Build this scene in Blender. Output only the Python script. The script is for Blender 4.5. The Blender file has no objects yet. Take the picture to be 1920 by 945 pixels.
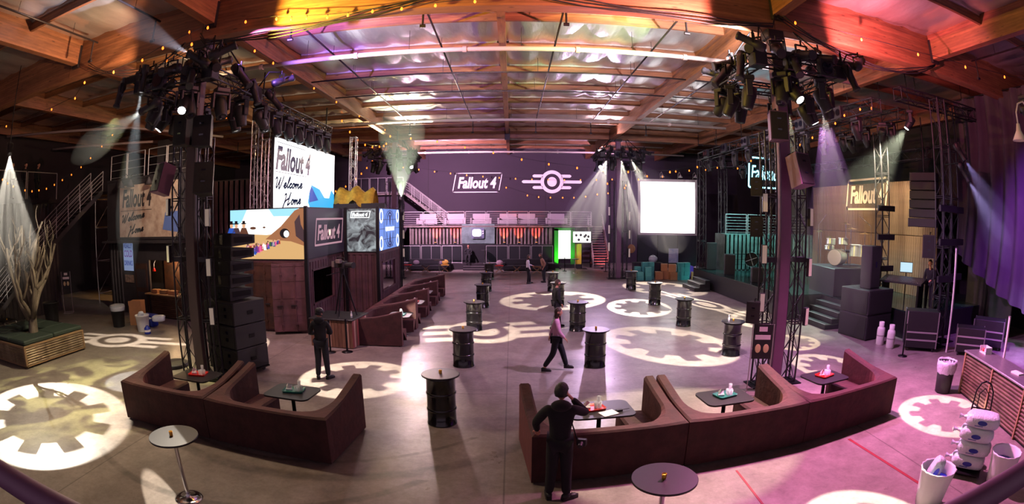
import bpy, math, random
from mathutils import Vector, Matrix
random.seed(7)
sc = bpy.context.scene
COL = sc.collection
R = math.radians
PI = math.pi

# ---------------------------------------------------------------- camera
cd = bpy.data.cameras.new('camera')
cam = bpy.data.objects.new('camera', cd)
COL.objects.link(cam)
sc.camera = cam
cam.location = (0, 0, 4.0)
cam.rotation_euler = (R(90 - 3.95), 0, 0)
cd.type = 'PANO'
cd.panorama_type = 'FISHEYE_EQUISOLID'        # the photograph is a fisheye picture
cd.sensor_width = 36
cd.fisheye_lens = 955.45 / 1920 * 36
cd.fisheye_fov = PI
cd.clip_end = 300

# ---------------------------------------------------------------- world, exposure
w = bpy.data.worlds.new('world')
sc.world = w
w.use_nodes = True
w.node_tree.nodes['Background'].inputs[0].default_value = (0.60, 0.41, 0.53, 1)
w.node_tree.nodes['Background'].inputs[1].default_value = 0.44  # even fill light, let in by the open end behind the camera
vs = sc.view_settings
vs.view_transform = 'Standard'
vs.look = 'None'
vs.gamma = 1
vs.use_curve_mapping = False
vs.exposure = 0.28
cy = sc.cycles
cy.max_bounces = 5
cy.diffuse_bounces = 3
cy.glossy_bounces = 3
cy.transmission_bounces = 5
cy.transparent_max_bounces = 8
cy.volume_bounces = 0
cy.caustics_reflective = False
cy.caustics_refractive = False
cy.sample_clamp_indirect = 4
cy.sample_clamp_direct = 0
cy.use_denoising = True
cy.adaptive_threshold = 0.03
cy.blur_glossy = 0.5

# ---------------------------------------------------------------- helpers
def lin(c):
    return tuple((x / 255 / 12.92 if x / 255 <= 0.04045 else ((x / 255 + 0.055) / 1.055) ** 2.4) for x in c)

MATS = {}
def M(name, col, rough=0.5, metal=0.0, noise=None, bump=None, emit=0, ecol=None, trans=0, spec=0.5, sheen=0, alpha=1, stretch=None, coat=0):
    """procedural material; col is sRGB 0-255; noise=(scale, amount, second colour or None); bump=(scale, strength)"""
    m = bpy.data.materials.new(name)
    MATS[name] = m
    m.use_nodes = True
    nt = m.node_tree
    b = nt.nodes['Principled BSDF']
    c = lin(col)
    b.inputs['Base Color'].default_value = (*c, 1)
    b.inputs['Roughness'].default_value = rough
    b.inputs['Metallic'].default_value = metal
    b.inputs['Specular IOR Level'].default_value = spec
    if sheen:
        b.inputs['Sheen Weight'].default_value = sheen
        b.inputs['Sheen Roughness'].default_value = 0.4
        b.inputs['Sheen Tint'].default_value = (*[min(1, x * 6) for x in c], 1)
    if coat:
        b.inputs['Coat Weight'].default_value = coat
    if trans:
        b.inputs['Transmission Weight'].default_value = trans
    if alpha < 1:
        b.inputs['Alpha'].default_value = alpha
    if emit:
        b.inputs['Emission Color'].default_value = (*lin(ecol or col), 1)
        b.inputs['Emission Strength'].default_value = emit
    if noise or bump:
        tc = nt.nodes.new('ShaderNodeTexCoord')
        vec = tc.outputs['Object']
        if stretch:
            mp = nt.nodes.new('ShaderNodeMapping')
            mp.inputs['Scale'].default_value = stretch
            nt.links.new(vec, mp.inputs[0]); vec = mp.outputs[0]
    if noise:
        n = nt.nodes.new('ShaderNodeTexNoise')
        n.inputs['Scale'].default_value = noise[0]
        n.inputs['Detail'].default_value = 6
        n.inputs['Roughness'].default_value = 0.65
        nt.links.new(vec, n.inputs['Vector'])
        cr = nt.nodes.new('ShaderNodeValToRGB')
        c2 = lin(noise[2]) if len(noise) > 2 and noise[2] else tuple(x * (1 - noise[1]) for x in c)
        cr.color_ramp.elements[0].position = 0.32; cr.color_ramp.elements[0].color = (*c2, 1)
        cr.color_ramp.elements[1].position = 0.68; cr.color_ramp.elements[1].color = (*c, 1)
        nt.links.new(n.outputs[0], cr.inputs[0])
        nt.links.new(cr.outputs[0], b.inputs['Base Color'])
    if bump:
        n2 = nt.nodes.new('ShaderNodeTexNoise')
        n2.inputs['Scale'].default_value = bump[0]
        n2.inputs['Detail'].default_value = 4
        nt.links.new(vec, n2.inputs['Vector'])
        bp = nt.nodes.new('ShaderNodeBump')
        bp.inputs['Strength'].default_value = bump[1]
        bp.inputs['Distance'].default_value = 0.02
        nt.links.new(n2.outputs[0], bp.inputs['Height'])
        nt.links.new(bp.outputs[0], b.inputs['Normal'])
    return m

class MB:
    """collects shapes into one mesh"""
    def __init__(s):
        s.v = []; s.f = []; s.sm = []
    def add(s, vs, fs, smooth=False):
        k = len(s.v)
        s.v += [tuple(p) for p in vs]
        s.f += [tuple(i + k for i in q) for q in fs]
        s.sm += [smooth] * len(fs)
        return s
    def box(s, x0, x1, y0, y1, z0, z1):
        return s.add([(x0,y0,z0),(x1,y0,z0),(x1,y1,z0),(x0,y1,z0),(x0,y0,z1),(x1,y0,z1),(x1,y1,z1),(x0,y1,z1)],
                     [(3,2,1,0),(4,5,6,7),(0,1,5,4),(1,2,6,5),(2,3,7,6),(3,0,4,7)])
    def bbox(s, x0, x1, y0, y1, z0, z1, b=0.02):
        """box with chamfered edges"""
        xs = (x0, x0 + b, x1 - b, x1); ys = (y0, y0 + b, y1 - b, y1); zs = (z0, z0 + b, z1 - b, z1)
        rings = []
        for z, o in ((z0, 1), (z0 + b, 0), (z1 - b, 0), (z1, 1)):
            a = b if o else 0
            rings.append([(x0+a+b*(1-o),y0+a,z),(x1-a-b*(1-o),y0+a,z),(x1-a,y0+a+b*(1-o),z),(x1-a,y1-a-b*(1-o),z),
                          (x1-a-b*(1-o),y1-a,z),(x0+a+b*(1-o),y1-a,z),(x0+a,y1-a-b*(1-o),z),(x0+a,y0+a+b*(1-o),z)])
        vs = [p for r in rings for p in r]
        fs = [tuple(range(7, -1, -1)), tuple(range(24, 32))]
        for k in range(3):
            for i in range(8):
                fs.append((k*8+i, k*8+(i+1)%8, (k+1)*8+(i+1)%8, (k+1)*8+i))
        return s.add(vs, fs)
    def cyl(s, p0, p1, r0, r1=None, n=12, cap=True, smooth=True):
        r1 = r0 if r1 is None else r1
        p0 = Vector(p0); p1 = Vector(p1); d = (p1 - p0)
        if d.length < 1e-9: return s
        d.normalize()
        a = d.orthogonal().normalized() if abs(d.z) < 0.999 else Vector((1, 0, 0))
        if abs(d.z) < 0.999: a = Vector((0, 0, 1)).cross(d).normalized()
        b = d.cross(a)
        vs = []
        for p, r in ((p0, r0), (p1, r1)):
            for i in range(n):
                t = 2 * PI * (i + 0.5) / n
                vs.append(p + a * (r * math.cos(t)) + b * (r * math.sin(t)))
        s.add(vs, [(i, (i+1) % n, n + (i+1) % n, n + i) for i in range(n)], smooth)
        if cap:
            s.add(vs[:n], [tuple(range(n-1, -1, -1))]); s.add(vs[n:], [tuple(range(n))])
        return s
    def bar(s, p0, p1, w, h=None):
        """rectangular bar between two points"""
        h = w if h is None else h
        p0 = Vector(p0); p1 = Vector(p1); d = (p1 - p0).normalized()
        a = Vector((0, 0, 1)).cross(d).normalized() if abs(d.z) < 0.999 else Vector((1, 0, 0))
        b = d.cross(a)
        vs = []
        for p in (p0, p1):
            for i, j in ((-1,-1),(1,-1),(1,1),(-1,1)):
                vs.append(p + a * (i * w / 2) + b * (j * h / 2))
        return s.add(vs, [(3,2,1,0),(4,5,6,7),(0,1,5,4),(1,2,6,5),(2,3,7,6),(3,0,4,7)])
    def tube(s, pts, r, n=6, radii=None):
        pts = [Vector(p) for p in pts]
        k0 = len(pts); vs = []; ref = None
        for i, p in enumerate(pts):
            d = (pts[min(i+1, k0-1)] - pts[max(i-1, 0)]).normalized()
            if ref is None:
                ref = d.orthogonal().normalized()
            else:
                ref = (ref - d * ref.dot(d))
                ref = ref.normalized() if ref.length > 1e-6 else d.orthogonal().normalized()
            b = d.cross(ref)
            rr = radii[i] if radii else r
            for j in range(n):
                t = 2 * PI * j / n
                vs.append(p + ref * (rr * math.cos(t)) + b * (rr * math.sin(t)))
        fs = []
        for i in range(k0 - 1):
            for j in range(n):
                fs.append((i*n+j, i*n+(j+1)%n, (i+1)*n+(j+1)%n, (i+1)*n+j))
        fs.append(tuple(range(n-1, -1, -1))); fs.append(tuple(range((k0-1)*n, k0*n)))
        return s.add(vs, fs, True)
    def lathe(s, prof, c=(0,0,0), n=24, smooth=True):
        vs = []; fs = []
        for r, z in prof:
            for i in range(n):
                t = 2 * PI * i / n
                vs.append((c[0] + r*math.cos(t), c[1] + r*math.sin(t), c[2] + z))
        for k in range(len(prof) - 1):
            for i in range(n):
                fs.append((k*n+i, k*n+(i+1)%n, (k+1)*n+(i+1)%n, (k+1)*n+i))
        s.add(vs, fs, smooth)
        if prof[0][0] > 1e-6: s.add(vs[:n], [tuple(range(n-1, -1, -1))])
        if prof[-1][0] > 1e-6: s.add(vs[-n:], [tuple(range(n))])
        return s
    def sphere(s, c, r, n=12, m=8, sq=(1,1,1)):
        vs = []; fs = []
        for k in range(m + 1):
            a = PI * k / m
            for i in range(n):
                t = 2 * PI * i / n
                vs.append((c[0]+r*sq[0]*math.sin(a)*math.cos(t), c[1]+r*sq[1]*math.sin(a)*math.sin(t), c[2]-r*sq[2]*math.cos(a)))
        for k in range(m):
            for i in range(n):
                fs.append((k*n+i, k*n+(i+1)%n, (k+1)*n+(i+1)%n, (k+1)*n+i))
        return s.add(vs, fs, True)
    def prism(s, poly, z0, z1, T=None):
        """poly in xy extruded in z, then transformed by T"""
        n = len(poly)
        vs = [(x, y, z0) for x, y in poly] + [(x, y, z1) for x, y in poly]
        if T is not None: vs = [T @ Vector(p) for p in vs]
        return s.add(vs, [tuple(range(n-1, -1, -1)), tuple(range(n, 2*n))] + [(i, (i+1)%n, n+(i+1)%n, n+i) for i in range(n)])
    def xf(s, T):
        s.v = [tuple(T @ Vector(p)) for p in s.v]
        return s
    def merge(s, o, T=None):
        return s.add([T @ Vector(p) for p in o.v] if T else o.v, [], False)._m(o)
    def _m(s, o):
        k = len(s.v) - len(o.v)
        s.f += [tuple(i + k for i in q) for q in o.f]; s.sm += o.sm
        return s
    def mesh(s, name):
        me = bpy.data.meshes.new(name)
        me.from_pydata(s.v, [], s.f)
        me.polygons.foreach_set('use_smooth', s.sm)
        me.update()
        return me
    def build(s, name, mat, parent=None, loc=None, rz=0):
        o = bpy.data.objects.new(name, s.mesh(name))
        COL.objects.link(o)
        m = MATS[mat] if isinstance(mat, str) else mat
        o.data.materials.append(m)
        if parent is not None: o.parent = parent
        if loc is not None: o.location = loc
        if rz: o.rotation_euler[2] = rz
        return o

def inst(src, name, parent=None, loc=(0,0,0), rot=(0,0,0), scale=None):
    """another object on the same mesh data"""
    o = bpy.data.objects.new(name, src.data)
    COL.objects.link(o); o.parent = parent; o.location = loc; o.rotation_euler = rot
    if scale: o.scale = scale
    return o

def tag(o, label, cat, group=None):
    o['label'] = label; o['category'] = cat
    if group: o['group'] = group
    return o

def thing(name, label, cat, loc=(0,0,0), rz=0, group=None):
    o = bpy.data.objects.new(name, None)
    o.empty_display_size = 0.1
    COL.objects.link(o)
    o.location = loc; o.rotation_euler = (0, 0, rz)
    return tag(o, label, cat, group)

def struct(o, kind='structure'):
    o['kind'] = kind
    return o

def dup(root, loc, rz=None, label=None, group=None, scale=None):
    r = root.copy(); COL.objects.link(r); r.location = loc
    if rz is not None: r.rotation_euler = (0, 0, rz)
    if scale: r.scale = scale
    if label: r['label'] = label
    if group: r['group'] = group
    for ch in KIDS(root):
        c = ch.copy(); COL.objects.link(c); c.parent = r
        for g in KIDS(ch):
            d = g.copy(); COL.objects.link(d); d.parent = c
    return r
def KIDS(o):
    return [c for c in o.children if c.type != 'LIGHT']

def rrect(w, h, r, n=5):
    pts = []
    for cx_, cy_, a0 in ((w/2-r, h/2-r, 0), (-w/2+r, h/2-r, 90), (-w/2+r, -h/2+r, 180), (w/2-r, -h/2+r, 270)):
        for i in range(n + 1):
            a = R(a0 + 90 * i / n)
            pts.append((cx_ + r*math.cos(a), cy_ + r*math.sin(a)))
    return pts

def basis(o, xdir, ydir=(0,0,1)):
    """matrix taking local x,y,z to xdir, ydir, xdir x ydir at o"""
    x = Vector(xdir).normalized(); y = Vector(ydir).normalized(); z = x.cross(y)
    m = Matrix((x, y, z)).transposed().to_4x4()
    m.translation = Vector(o)
    return m

_tmp = bpy.data.scenes.new('workshop')            # scratch scene for growing meshes, removed at the end
def grown(ob):
    _tmp.collection.objects.link(ob)
    vl = _tmp.view_layers[0]; vl.update()
    me = bpy.data.meshes.new_from_object(ob.evaluated_get(vl.depsgraph))
    vs = [tuple(v.co) for v in me.vertices]; fs = [tuple(p.vertices) for p in me.polygons]
    bpy.data.objects.remove(ob); bpy.data.meshes.remove(me)
    return vs, fs
_tc = {}
def text_mesh(txt, shear=0.0, offset=0.0, sx=1.0, depth=0.0, space=1.0):
    """(verts, faces, width, height) of a line of lettering, height of a capital = 1"""
    key = (txt, shear, offset, sx, depth, space)
    if key in _tc: return _tc[key]
    cu = bpy.data.curves.new('txt', 'FONT')
    cu.body = txt; cu.shear = shear; cu.offset = offset; cu.extrude = depth; cu.resolution_u = 3; cu.space_character = space
    ob = bpy.data.objects.new('txt', cu)
    vs, fs = grown(ob)
    bpy.data.curves.remove(cu)
    x0 = min(v[0] for v in vs); x1 = max(v[0] for v in vs); H = 0.72
    vs = [((v[0]-x0)*sx/H, v[1]/H, v[2]/H) for v in vs]
    _tc[key] = (vs, fs, (x1-x0)*sx/H)
    return _tc[key]

def text(mb, txt, T, h, w=None, **k):
    """lettering of capital height h (and total width w) laid in the plane of matrix T, starting at its origin"""
    vs, fs, tw = text_mesh(txt, **k)
    fx = (w / tw) if w else h
    return mb.add([T @ Vector((x*fx, y*h, z*h)) for x, y, z in vs], fs)

def spot(name, loc, aim, W, col, size=40, blend=0.3, rad=0.05, parent=None):
    l = bpy.data.lights.new(name, 'SPOT')
    l.energy = W; l.color = col; l.spot_size = R(size); l.spot_blend = blend; l.shadow_soft_size = rad
    o = bpy.data.objects.new(name, l)
    COL.objects.link(o)
    o.location = loc
    d = Vector(aim) - Vector(loc)
    o.rotation_euler = d.to_track_quat('-Z', 'Y').to_euler()
    return o
# ---------------------------------------------------------------- materials
M('black_metal', (20, 18, 22), 0.45, 0.6)
M('rig_black', (38, 34, 41), 0.45, 0.3)
M('black_plastic', (26, 24, 27), 0.55, noise=(6, 0.3))
M('speaker_black', (30, 27, 31), 0.6, bump=(180, 0.3))
M('grille', (16, 15, 17), 0.7, bump=(400, 0.5))
M('drum_black', (13, 12, 14), 0.22, 0.0, coat=0.6)
M('table_black', (34, 30, 34), 0.42, noise=(9, 0.25))
M('velvet', (68, 33, 31), 0.85, noise=(3.2, 0.62), bump=(9, 0.5), sheen=0.6)
M('purple_lit_tint', (120, 84, 112), 0.5, 0.0, noise=(1.2, 0.2))  # purple light painted into the colour of grey steel and black cabinets
M('galvanized', (176, 170, 172), 0.38, 0.75, noise=(12, 0.25))
M('rail_grey', (165, 158, 158), 0.45, 0.35)
M('chrome', (215, 215, 220), 0.12, 1.0)
M('white_paint', (215, 208, 205), 0.55)
M('pipe_white', (176, 158, 152), 0.5)
M('dark_pipe', (48, 40, 42), 0.4, 0.5)
M('foil', (230, 224, 222), 0.32, 0.85, bump=(2.6, 1.0), noise=(0.7, 0.2), stretch=(1.6, 0.5, 1))
M('foil_strip', (210, 205, 200), 0.4, 0.9, bump=(8, 0.5))
M('container_brown', (92, 56, 60), 0.6, noise=(1.6, 0.5, (56, 34, 36)), bump=(30, 0.1))
M('container_grey', (120, 108, 104), 0.6, noise=(1.2, 0.4, (70, 60, 58)))
M('container_dark', (52, 44, 46), 0.65, noise=(1.4, 0.5))
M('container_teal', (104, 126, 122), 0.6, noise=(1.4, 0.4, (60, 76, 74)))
M('door_rust', (74, 42, 26), 0.7, noise=(2.5, 0.5, (38, 22, 16)))
M('wall_plum', (50, 36, 50), 0.8, noise=(0.35, 0.2))
M('wall_dark', (40, 32, 36), 0.85, noise=(0.5, 0.3))
M('sign_white', (232, 224, 226), 0.7)
M('curtain', (58, 48, 62), 0.9, noise=(0.5, 0.35), sheen=0.2)
M('wood_slat', (126, 98, 76), 0.7, noise=(0.9, 0.6, (60, 50, 36)), stretch=(1, 1, 0.5))
M('pallet_wood', (146, 108, 82), 0.7, noise=(2.0, 0.5, (80, 50, 40)), stretch=(2.5, 2.5, 0.4))
M('plywood', (150, 118, 84), 0.7, noise=(2, 0.25))
M('corrugated', (178, 158, 128), 0.42, 0.6, noise=(2.2, 0.45, (96, 78, 56)), stretch=(1, 1, 0.4))
M('corrugated_rust', (118, 92, 74), 0.5, 0.45, noise=(2.0, 0.5, (62, 44, 34)), stretch=(0.6, 0.6, 2))
M('bark', (128, 114, 98), 0.8, noise=(5, 0.65, (52, 42, 35)), bump=(20, 0.6), stretch=(1, 1, 0.25))
M('cushion_green', (44, 58, 48), 0.7, noise=(7, 0.3))
M('red_plastic', (196, 34, 24), 0.35)
M('green_plastic', (30, 104, 92), 0.35)
M('teal_milkcrate', (66, 150, 146), 0.5)
M('white_plastic', (222, 222, 226), 0.4)
M('bag_plastic', (226, 232, 240), 0.25, trans=0.35, bump=(16, 0.8))
M('ice', (228, 236, 244), 0.35, bump=(22, 0.9), trans=0.15)
M('blue_plastic', (24, 44, 150), 0.35)
M('cardboard', (176, 124, 82), 0.8, noise=(3, 0.15))
M('paper', (232, 226, 222), 0.8)
M('glass_clear', (235, 240, 245), 0.06, alpha=0.38)
M('glass_pane', (40, 48, 48), 0.05, alpha=0.14, spec=0.1)
M('cloth_black', (22, 20, 25), 0.9, noise=(12, 0.35), sheen=0.15)
M('cloth_leather', (34, 30, 36), 0.5, noise=(12, 0.35))
M('denim', (26, 27, 36), 0.9, noise=(16, 0.3))
M('cloth_pink', (206, 150, 180), 0.85, noise=(6, 0.2))
M('cloth_tan', (140, 104, 84), 0.9)
M('cloth_white', (206, 200, 206), 0.85)
M('skin', (196, 140, 116), 0.55, noise=(8, 0.1))
M('hair_black', (16, 13, 14), 0.55, bump=(60, 0.5))
M('hair_brown', (58, 36, 26), 0.6, bump=(60, 0.5))
M('shoe_black', (18, 17, 19), 0.5)
M('red_tape', (130, 26, 32), 0.7)
M('gold', (200, 150, 60), 0.3, 0.9)
M('candle_glow', (255, 150, 60), 0.4, emit=6)
M('amber_bulb', (255, 150, 70), 0.3, emit=3.2, ecol=(255, 112, 30))
M('lens_white', (255, 255, 255), 0.2, emit=40)
M('lens_dark', (22, 24, 40), 0.08, coat=1)
M('panel_diffuser', (214, 206, 190), 0.6, emit=0.12, ecol=(230, 215, 195))
M('lamp_beige', (196, 184, 160), 0.6, emit=0.05)
M('yellow_cloth', (206, 168, 52), 0.8, noise=(4, 0.5))
M('purple_cloth', (120, 70, 190), 0.7)
M('cushion_gold', (190, 150, 66), 0.8)
M('cushion_grey', (96, 84, 92), 0.85)
M('white_vinyl', (150, 138, 142), 0.5)
M('drum_shell', (190, 200, 196), 0.25, 0.6)
M('cymbal', (222, 206, 150), 0.25, 1.0)

for k_ in ('candle_glow', 'amber_bulb', 'lens_white', 'panel_diffuser', 'lamp_beige'):
    MATS[k_].cycles.emission_sampling = 'NONE'        # too small to light anything
# laminated timber: long grain, glue lines, knots; grain runs along local x
def glulam(name, col, dark):
    m = bpy.data.materials.new(name); MATS[name] = m; m.use_nodes = True
    nt = m.node_tree; b = nt.nodes['Principled BSDF']; L = nt.links.new
    tc = nt.nodes.new('ShaderNodeTexCoord')
    mp = nt.nodes.new('ShaderNodeMapping'); mp.inputs['Scale'].default_value = (0.35, 3, 3)
    L(tc.outputs['Object'], mp.inputs[0])
    n = nt.nodes.new('ShaderNodeTexNoise'); n.inputs['Scale'].default_value = 2.6; n.inputs['Detail'].default_value = 8; n.inputs['Roughness'].default_value = 0.7
    L(mp.outputs[0], n.inputs['Vector'])
    cr = nt.nodes.new('ShaderNodeValToRGB')
    cr.color_ramp.elements[0].position = 0.3; cr.color_ramp.elements[0].color = (*lin(dark), 1)
    cr.color_ramp.elements[1].position = 0.7; cr.color_ramp.elements[1].color = (*lin(col), 1)
    L(n.outputs[0], cr.inputs[0])
    sp = nt.nodes.new('ShaderNodeSeparateXYZ'); L(tc.outputs['Object'], sp.inputs[0])
    # one tone per lamination, laid along z
    m1 = nt.nodes.new('ShaderNodeMath'); m1.operation = 'MULTIPLY'; m1.inputs[1].default_value = 11; L(sp.outputs[2], m1.inputs[0])
    fl_ = nt.nodes.new('ShaderNodeMath'); fl_.operation = 'FLOOR'; L(m1.outputs[0], fl_.inputs[0])
    wn = nt.nodes.new('ShaderNodeTexWhiteNoise'); wn.noise_dimensions = '1D'; L(fl_.outputs[0], wn.inputs['W'])
    fr = nt.nodes.new('ShaderNodeMath'); fr.operation = 'FRACT'; L(m1.outputs[0], fr.inputs[0])
    ln = nt.nodes.new('ShaderNodeMath'); ln.operation = 'GREATER_THAN'; ln.inputs[1].default_value = 0.1; L(fr.outputs[0], ln.inputs[0])
    mr = nt.nodes.new('ShaderNodeMapRange'); mr.inputs[3].default_value = 0.72; mr.inputs[4].default_value = 1.1; L(wn.outputs[0], mr.inputs[0])
    mr2 = nt.nodes.new('ShaderNodeMapRange'); mr2.inputs[3].default_value = 0.6; mr2.inputs[4].default_value = 1.0; L(ln.outputs[0], mr2.inputs[0])
    mu = nt.nodes.new('ShaderNodeMath'); mu.operation = 'MULTIPLY'; L(mr.outputs[0], mu.inputs[0]); L(mr2.outputs[0], mu.inputs[1])
    # knots
    mk = nt.nodes.new('ShaderNodeMapping'); mk.inputs['Scale'].default_value = (1.6, 4, 7); L(tc.outputs['Object'], mk.inputs[0])
    vo = nt.nodes.new('ShaderNodeTexVoronoi'); vo.inputs['Scale'].default_value = 1.0; L(mk.outputs[0], vo.inputs['Vector'])
    kr = nt.nodes.new('ShaderNodeMapRange'); kr.inputs[1].default_value = 0.05; kr.inputs[2].default_value = 0.16; kr.inputs[3].default_value = 0.35; kr.inputs[4].default_value = 1.0; L(vo.outputs['Distance'], kr.inputs[0])
    mu2 = nt.nodes.new('ShaderNodeMath'); mu2.operation = 'MULTIPLY'; L(mu.outputs[0], mu2.inputs[0]); L(kr.outputs[0], mu2.inputs[1])
    mx = nt.nodes.new('ShaderNodeVectorMath'); mx.operation = 'SCALE'; L(cr.outputs[0], mx.inputs[0]); L(mu2.outputs[0], mx.inputs['Scale'])
    L(mx.outputs[0], b.inputs['Base Color'])
    b.inputs['Roughness'].default_value = 0.55
glulam('glulam', (164, 108, 72), (110, 64, 42))

def concrete():
    m = bpy.data.materials.new('concrete'); MATS['concrete'] = m; m.use_nodes = True
    nt = m.node_tree; b = nt.nodes['Principled BSDF']; L = nt.links.new
    tc = nt.nodes.new('ShaderNodeTexCoord')
    def noise(sc_, det=6, ro=0.6):
        n = nt.nodes.new('ShaderNodeTexNoise'); n.inputs['Scale'].default_value = sc_; n.inputs['Detail'].default_value = det; n.inputs['Roughness'].default_value = ro
        L(tc.outputs['Object'], n.inputs['Vector']); return n.outputs[0]
    def math_(op, a, bb=None, c=None):
        n = nt.nodes.new('ShaderNodeMath'); n.operation = op
        for i, v in enumerate((a, bb, c)):
            if v is None: continue
            if isinstance(v, (int, float)): n.inputs[i].default_value = v
            else: L(v, n.inputs[i])
        return n.outputs[0]
    def ramp(v, a, b_, lo, hi):
        n = nt.nodes.new('ShaderNodeMapRange'); n.inputs[1].default_value = a; n.inputs[2].default_value = b_; n.inputs[3].default_value = lo; n.inputs[4].default_value = hi
        L(v, n.inputs[0]); return n.outputs[0]
    v = math_('MULTIPLY', ramp(noise(0.22), 0.3, 0.7, 0.72, 1.12), ramp(noise(1.7, 8, 0.72), 0.32, 0.66, 0.66, 1.12))
    v = math_('MULTIPLY', v, ramp(noise(9, 6, 0.8), 0.32, 0.6, 0.78, 1.06))
    v = math_('MULTIPLY', v, ramp(noise(2.6, 5, 0.6), 0.24, 0.36, 0.8, 1.0))      # oily spots
    sp = nt.nodes.new('ShaderNodeSeparateXYZ'); L(tc.outputs['Object'], sp.inputs[0])
    x, y = sp.outputs[0], sp.outputs[1]
    # tyre marks: worn arcs left by a truck
    nz = noise(2.2)
    for cx_, cy_, r0, wd, y0, y1 in ((-4.2, 12.0, 4.9, 0.05, 0, 8.6), (-4.0, 12.6, 6.0, 0.13, 0, 8.8), (-5.0, 10.2, 4.9, 0.08, 3, 6.9), (-3.0, 2.0, 3.3, 0.05, 2, 6)):
        d = math_('SQRT', math_('ADD', math_('POWER', math_('SUBTRACT', x, cx_), 2), math_('POWER', math_('SUBTRACT', y, cy_), 2)))
        a = ramp(math_('ABSOLUTE', math_('SUBTRACT', d, r0)), wd * 0.6, wd * 1.3, 1, 0)
        a = math_('MULTIPLY', a, ramp(nz, 0.3, 0.62, 0.15, 1))
        a = math_('MULTIPLY', a, math_('LESS_THAN', y, y1)); a = math_('MULTIPLY', a, math_('GREATER_THAN', x, -7.5))
        v = math_('MULTIPLY', v, ramp(a, 0, 1, 1, 0.52))
    # saw-cut joints
    for ax, p in ((x, -0.12), (x, 6.9), (x, -7.0), (y, 11.0), (y, 22.0), (y, 2.0)):
        j = ramp(math_('ABSOLUTE', math_('SUBTRACT', ax, p)), 0.008, 0.018, 0.5, 1)
        v = math_('MULTIPLY', v, j)
    mx = nt.nodes.new('ShaderNodeVectorMath'); mx.operation = 'SCALE'; mx.inputs[0].default_value = lin((150, 138, 130))
    L(v, mx.inputs['Scale'])
    L(mx.outputs[0], b.inputs['Base Color'])
    L(ramp(noise(1.1), 0.3, 0.7, 0.27, 0.42), b.inputs['Roughness'])
    b.inputs['Specular IOR Level'].default_value = 0.4
concrete()

# ---------------------------------------------------------------- the hall: floor, walls, roof
struct(MB().box(-27, 21, -5, 44.4, -0.2, 0).build('floor', 'concrete'))
o = MB().box(-27, 21, 44, 44.3, 0, 10.2).build('wall_back', 'wall_plum'); struct(o)
o = MB().box(-27.3, -27, -5, 44.3, 0, 10.2).build('wall_left', 'wall_dark'); struct(o)
o = MB().box(21, 21.3, -5, 44.3, 0, 10.2).build('wall_right', 'wall_dark'); struct(o)
# the wall behind is made of tilt-up panels: joints
for x in (-14, -7.3, 2.9, 10.5):
    MB().box(x - 0.02, x + 0.02, 43.985, 44.0, 0, 9.4).build('panel_joint', 'wall_dark', bpy.data.objects['wall_back'])

ceil = struct(MB().box(-27, 21, -5, 44.4, 10.02, 10.2).build('ceiling', 'foil'))
PURL = []
XG = [-26.6, -20.1, -13.6, -7.7, -0.3, 6.55, 12.85, 20.6]
ys_front = [10.8 - 2.71 * k for k in range(1, 5)]
ys_mid = [11.0 + 2.71 * k for k in range(1, 8)]
ys_back = [33.2 + 2.71 * k for k in range(1, 4)]
for k in range(len(XG) - 1):
    x0, x1 = XG[k], XG[k + 1]
    src = None
    for y in ys_front + ys_mid + ys_back:
        if src is None:
            src = MB().box(0, x1 - x0, -0.05, 0.05, -0.13, 0.13).build('purlin', 'glulam', ceil, (x0, y, 9.74))
            srf = MB().box(0.2, x1 - x0 - 0.2, -0.03, 0.03, -0.035, 0.035).build('foil_seam', 'foil_strip', ceil, (x0, y - 0.07, 9.9))
        else:
            inst(src, 'purlin', ceil, (x0, y, 9.74)); inst(srf, 'foil_seam', ceil, (x0, y - 0.07, 9.9))
# insulation sheets sagging between the purlins (one mesh per bay is shared by alike bays)
def quilt(w_, d_, seed):
    rnd = random.Random(seed); mb = MB(); nx, ny = int(w_ / 0.3), 7
    cuts = [rnd.uniform(-0.02, 0.02) for _ in range(nx + 1)]
    vs = []
    for j in range(ny + 1):
        for i in range(nx + 1):
            sag = math.sin(PI * j / ny)
            z = -0.11 * (.35 + .65 * sag) * abs(math.sin(i * PI / 4.0)) ** .6 - .03 * sag + cuts[i] * .4 + rnd.uniform(-0.008, 0.008)
            vs.append((i * w_ / nx, j * d_ / ny, z))
    fs = [(j*(nx+1)+i, (j+1)*(nx+1)+i, (j+1)*(nx+1)+i+1, j*(nx+1)+i+1) for j in range(ny) for i in range(nx)]
    return mb.add(vs, fs, True)
for k in range(len(XG) - 1):
    x0, x1 = XG[k] + 0.1, XG[k + 1] - 0.1
    srcs = [quilt(x1 - x0, 2.6, 31 * k + q) for q in range(2)]
    obs = [None, None]
    for i, y in enumerate([2.7 - 2.71] + ys_front[::-1] + [11.0] + ys_mid[:-1] + [ys_mid[-1]] + [33.2] + ys_back[:-1] + [ys_back[-1]]):
        q = (i * 7 + k) % 2
        if obs[q] is None: obs[q] = srcs[q].build('insulation_sheet', 'foil', ceil, (x0, y + 0.06, 9.93))
        else: inst(obs[q], 'insulation_sheet', ceil, (x0, y + 0.06, 9.93))
# girders along the hall
for x in XG:
    slim = abs(x + 0.3) < 0.01
    bot = 9.42 if slim else 9.1
    for y0, y1 in ((-5, 10.58), (11.02, 32.78), (33.22, 44)):
        L_ = y1 - y0
        MB().box(0, L_, -0.11 if slim else -0.15, 0.11 if slim else 0.15, -(9.98 - bot) / 2, (9.98 - bot) / 2).build('girder', 'glulam', ceil, (x, y0, (9.98 + bot) / 2), R(90))
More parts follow.
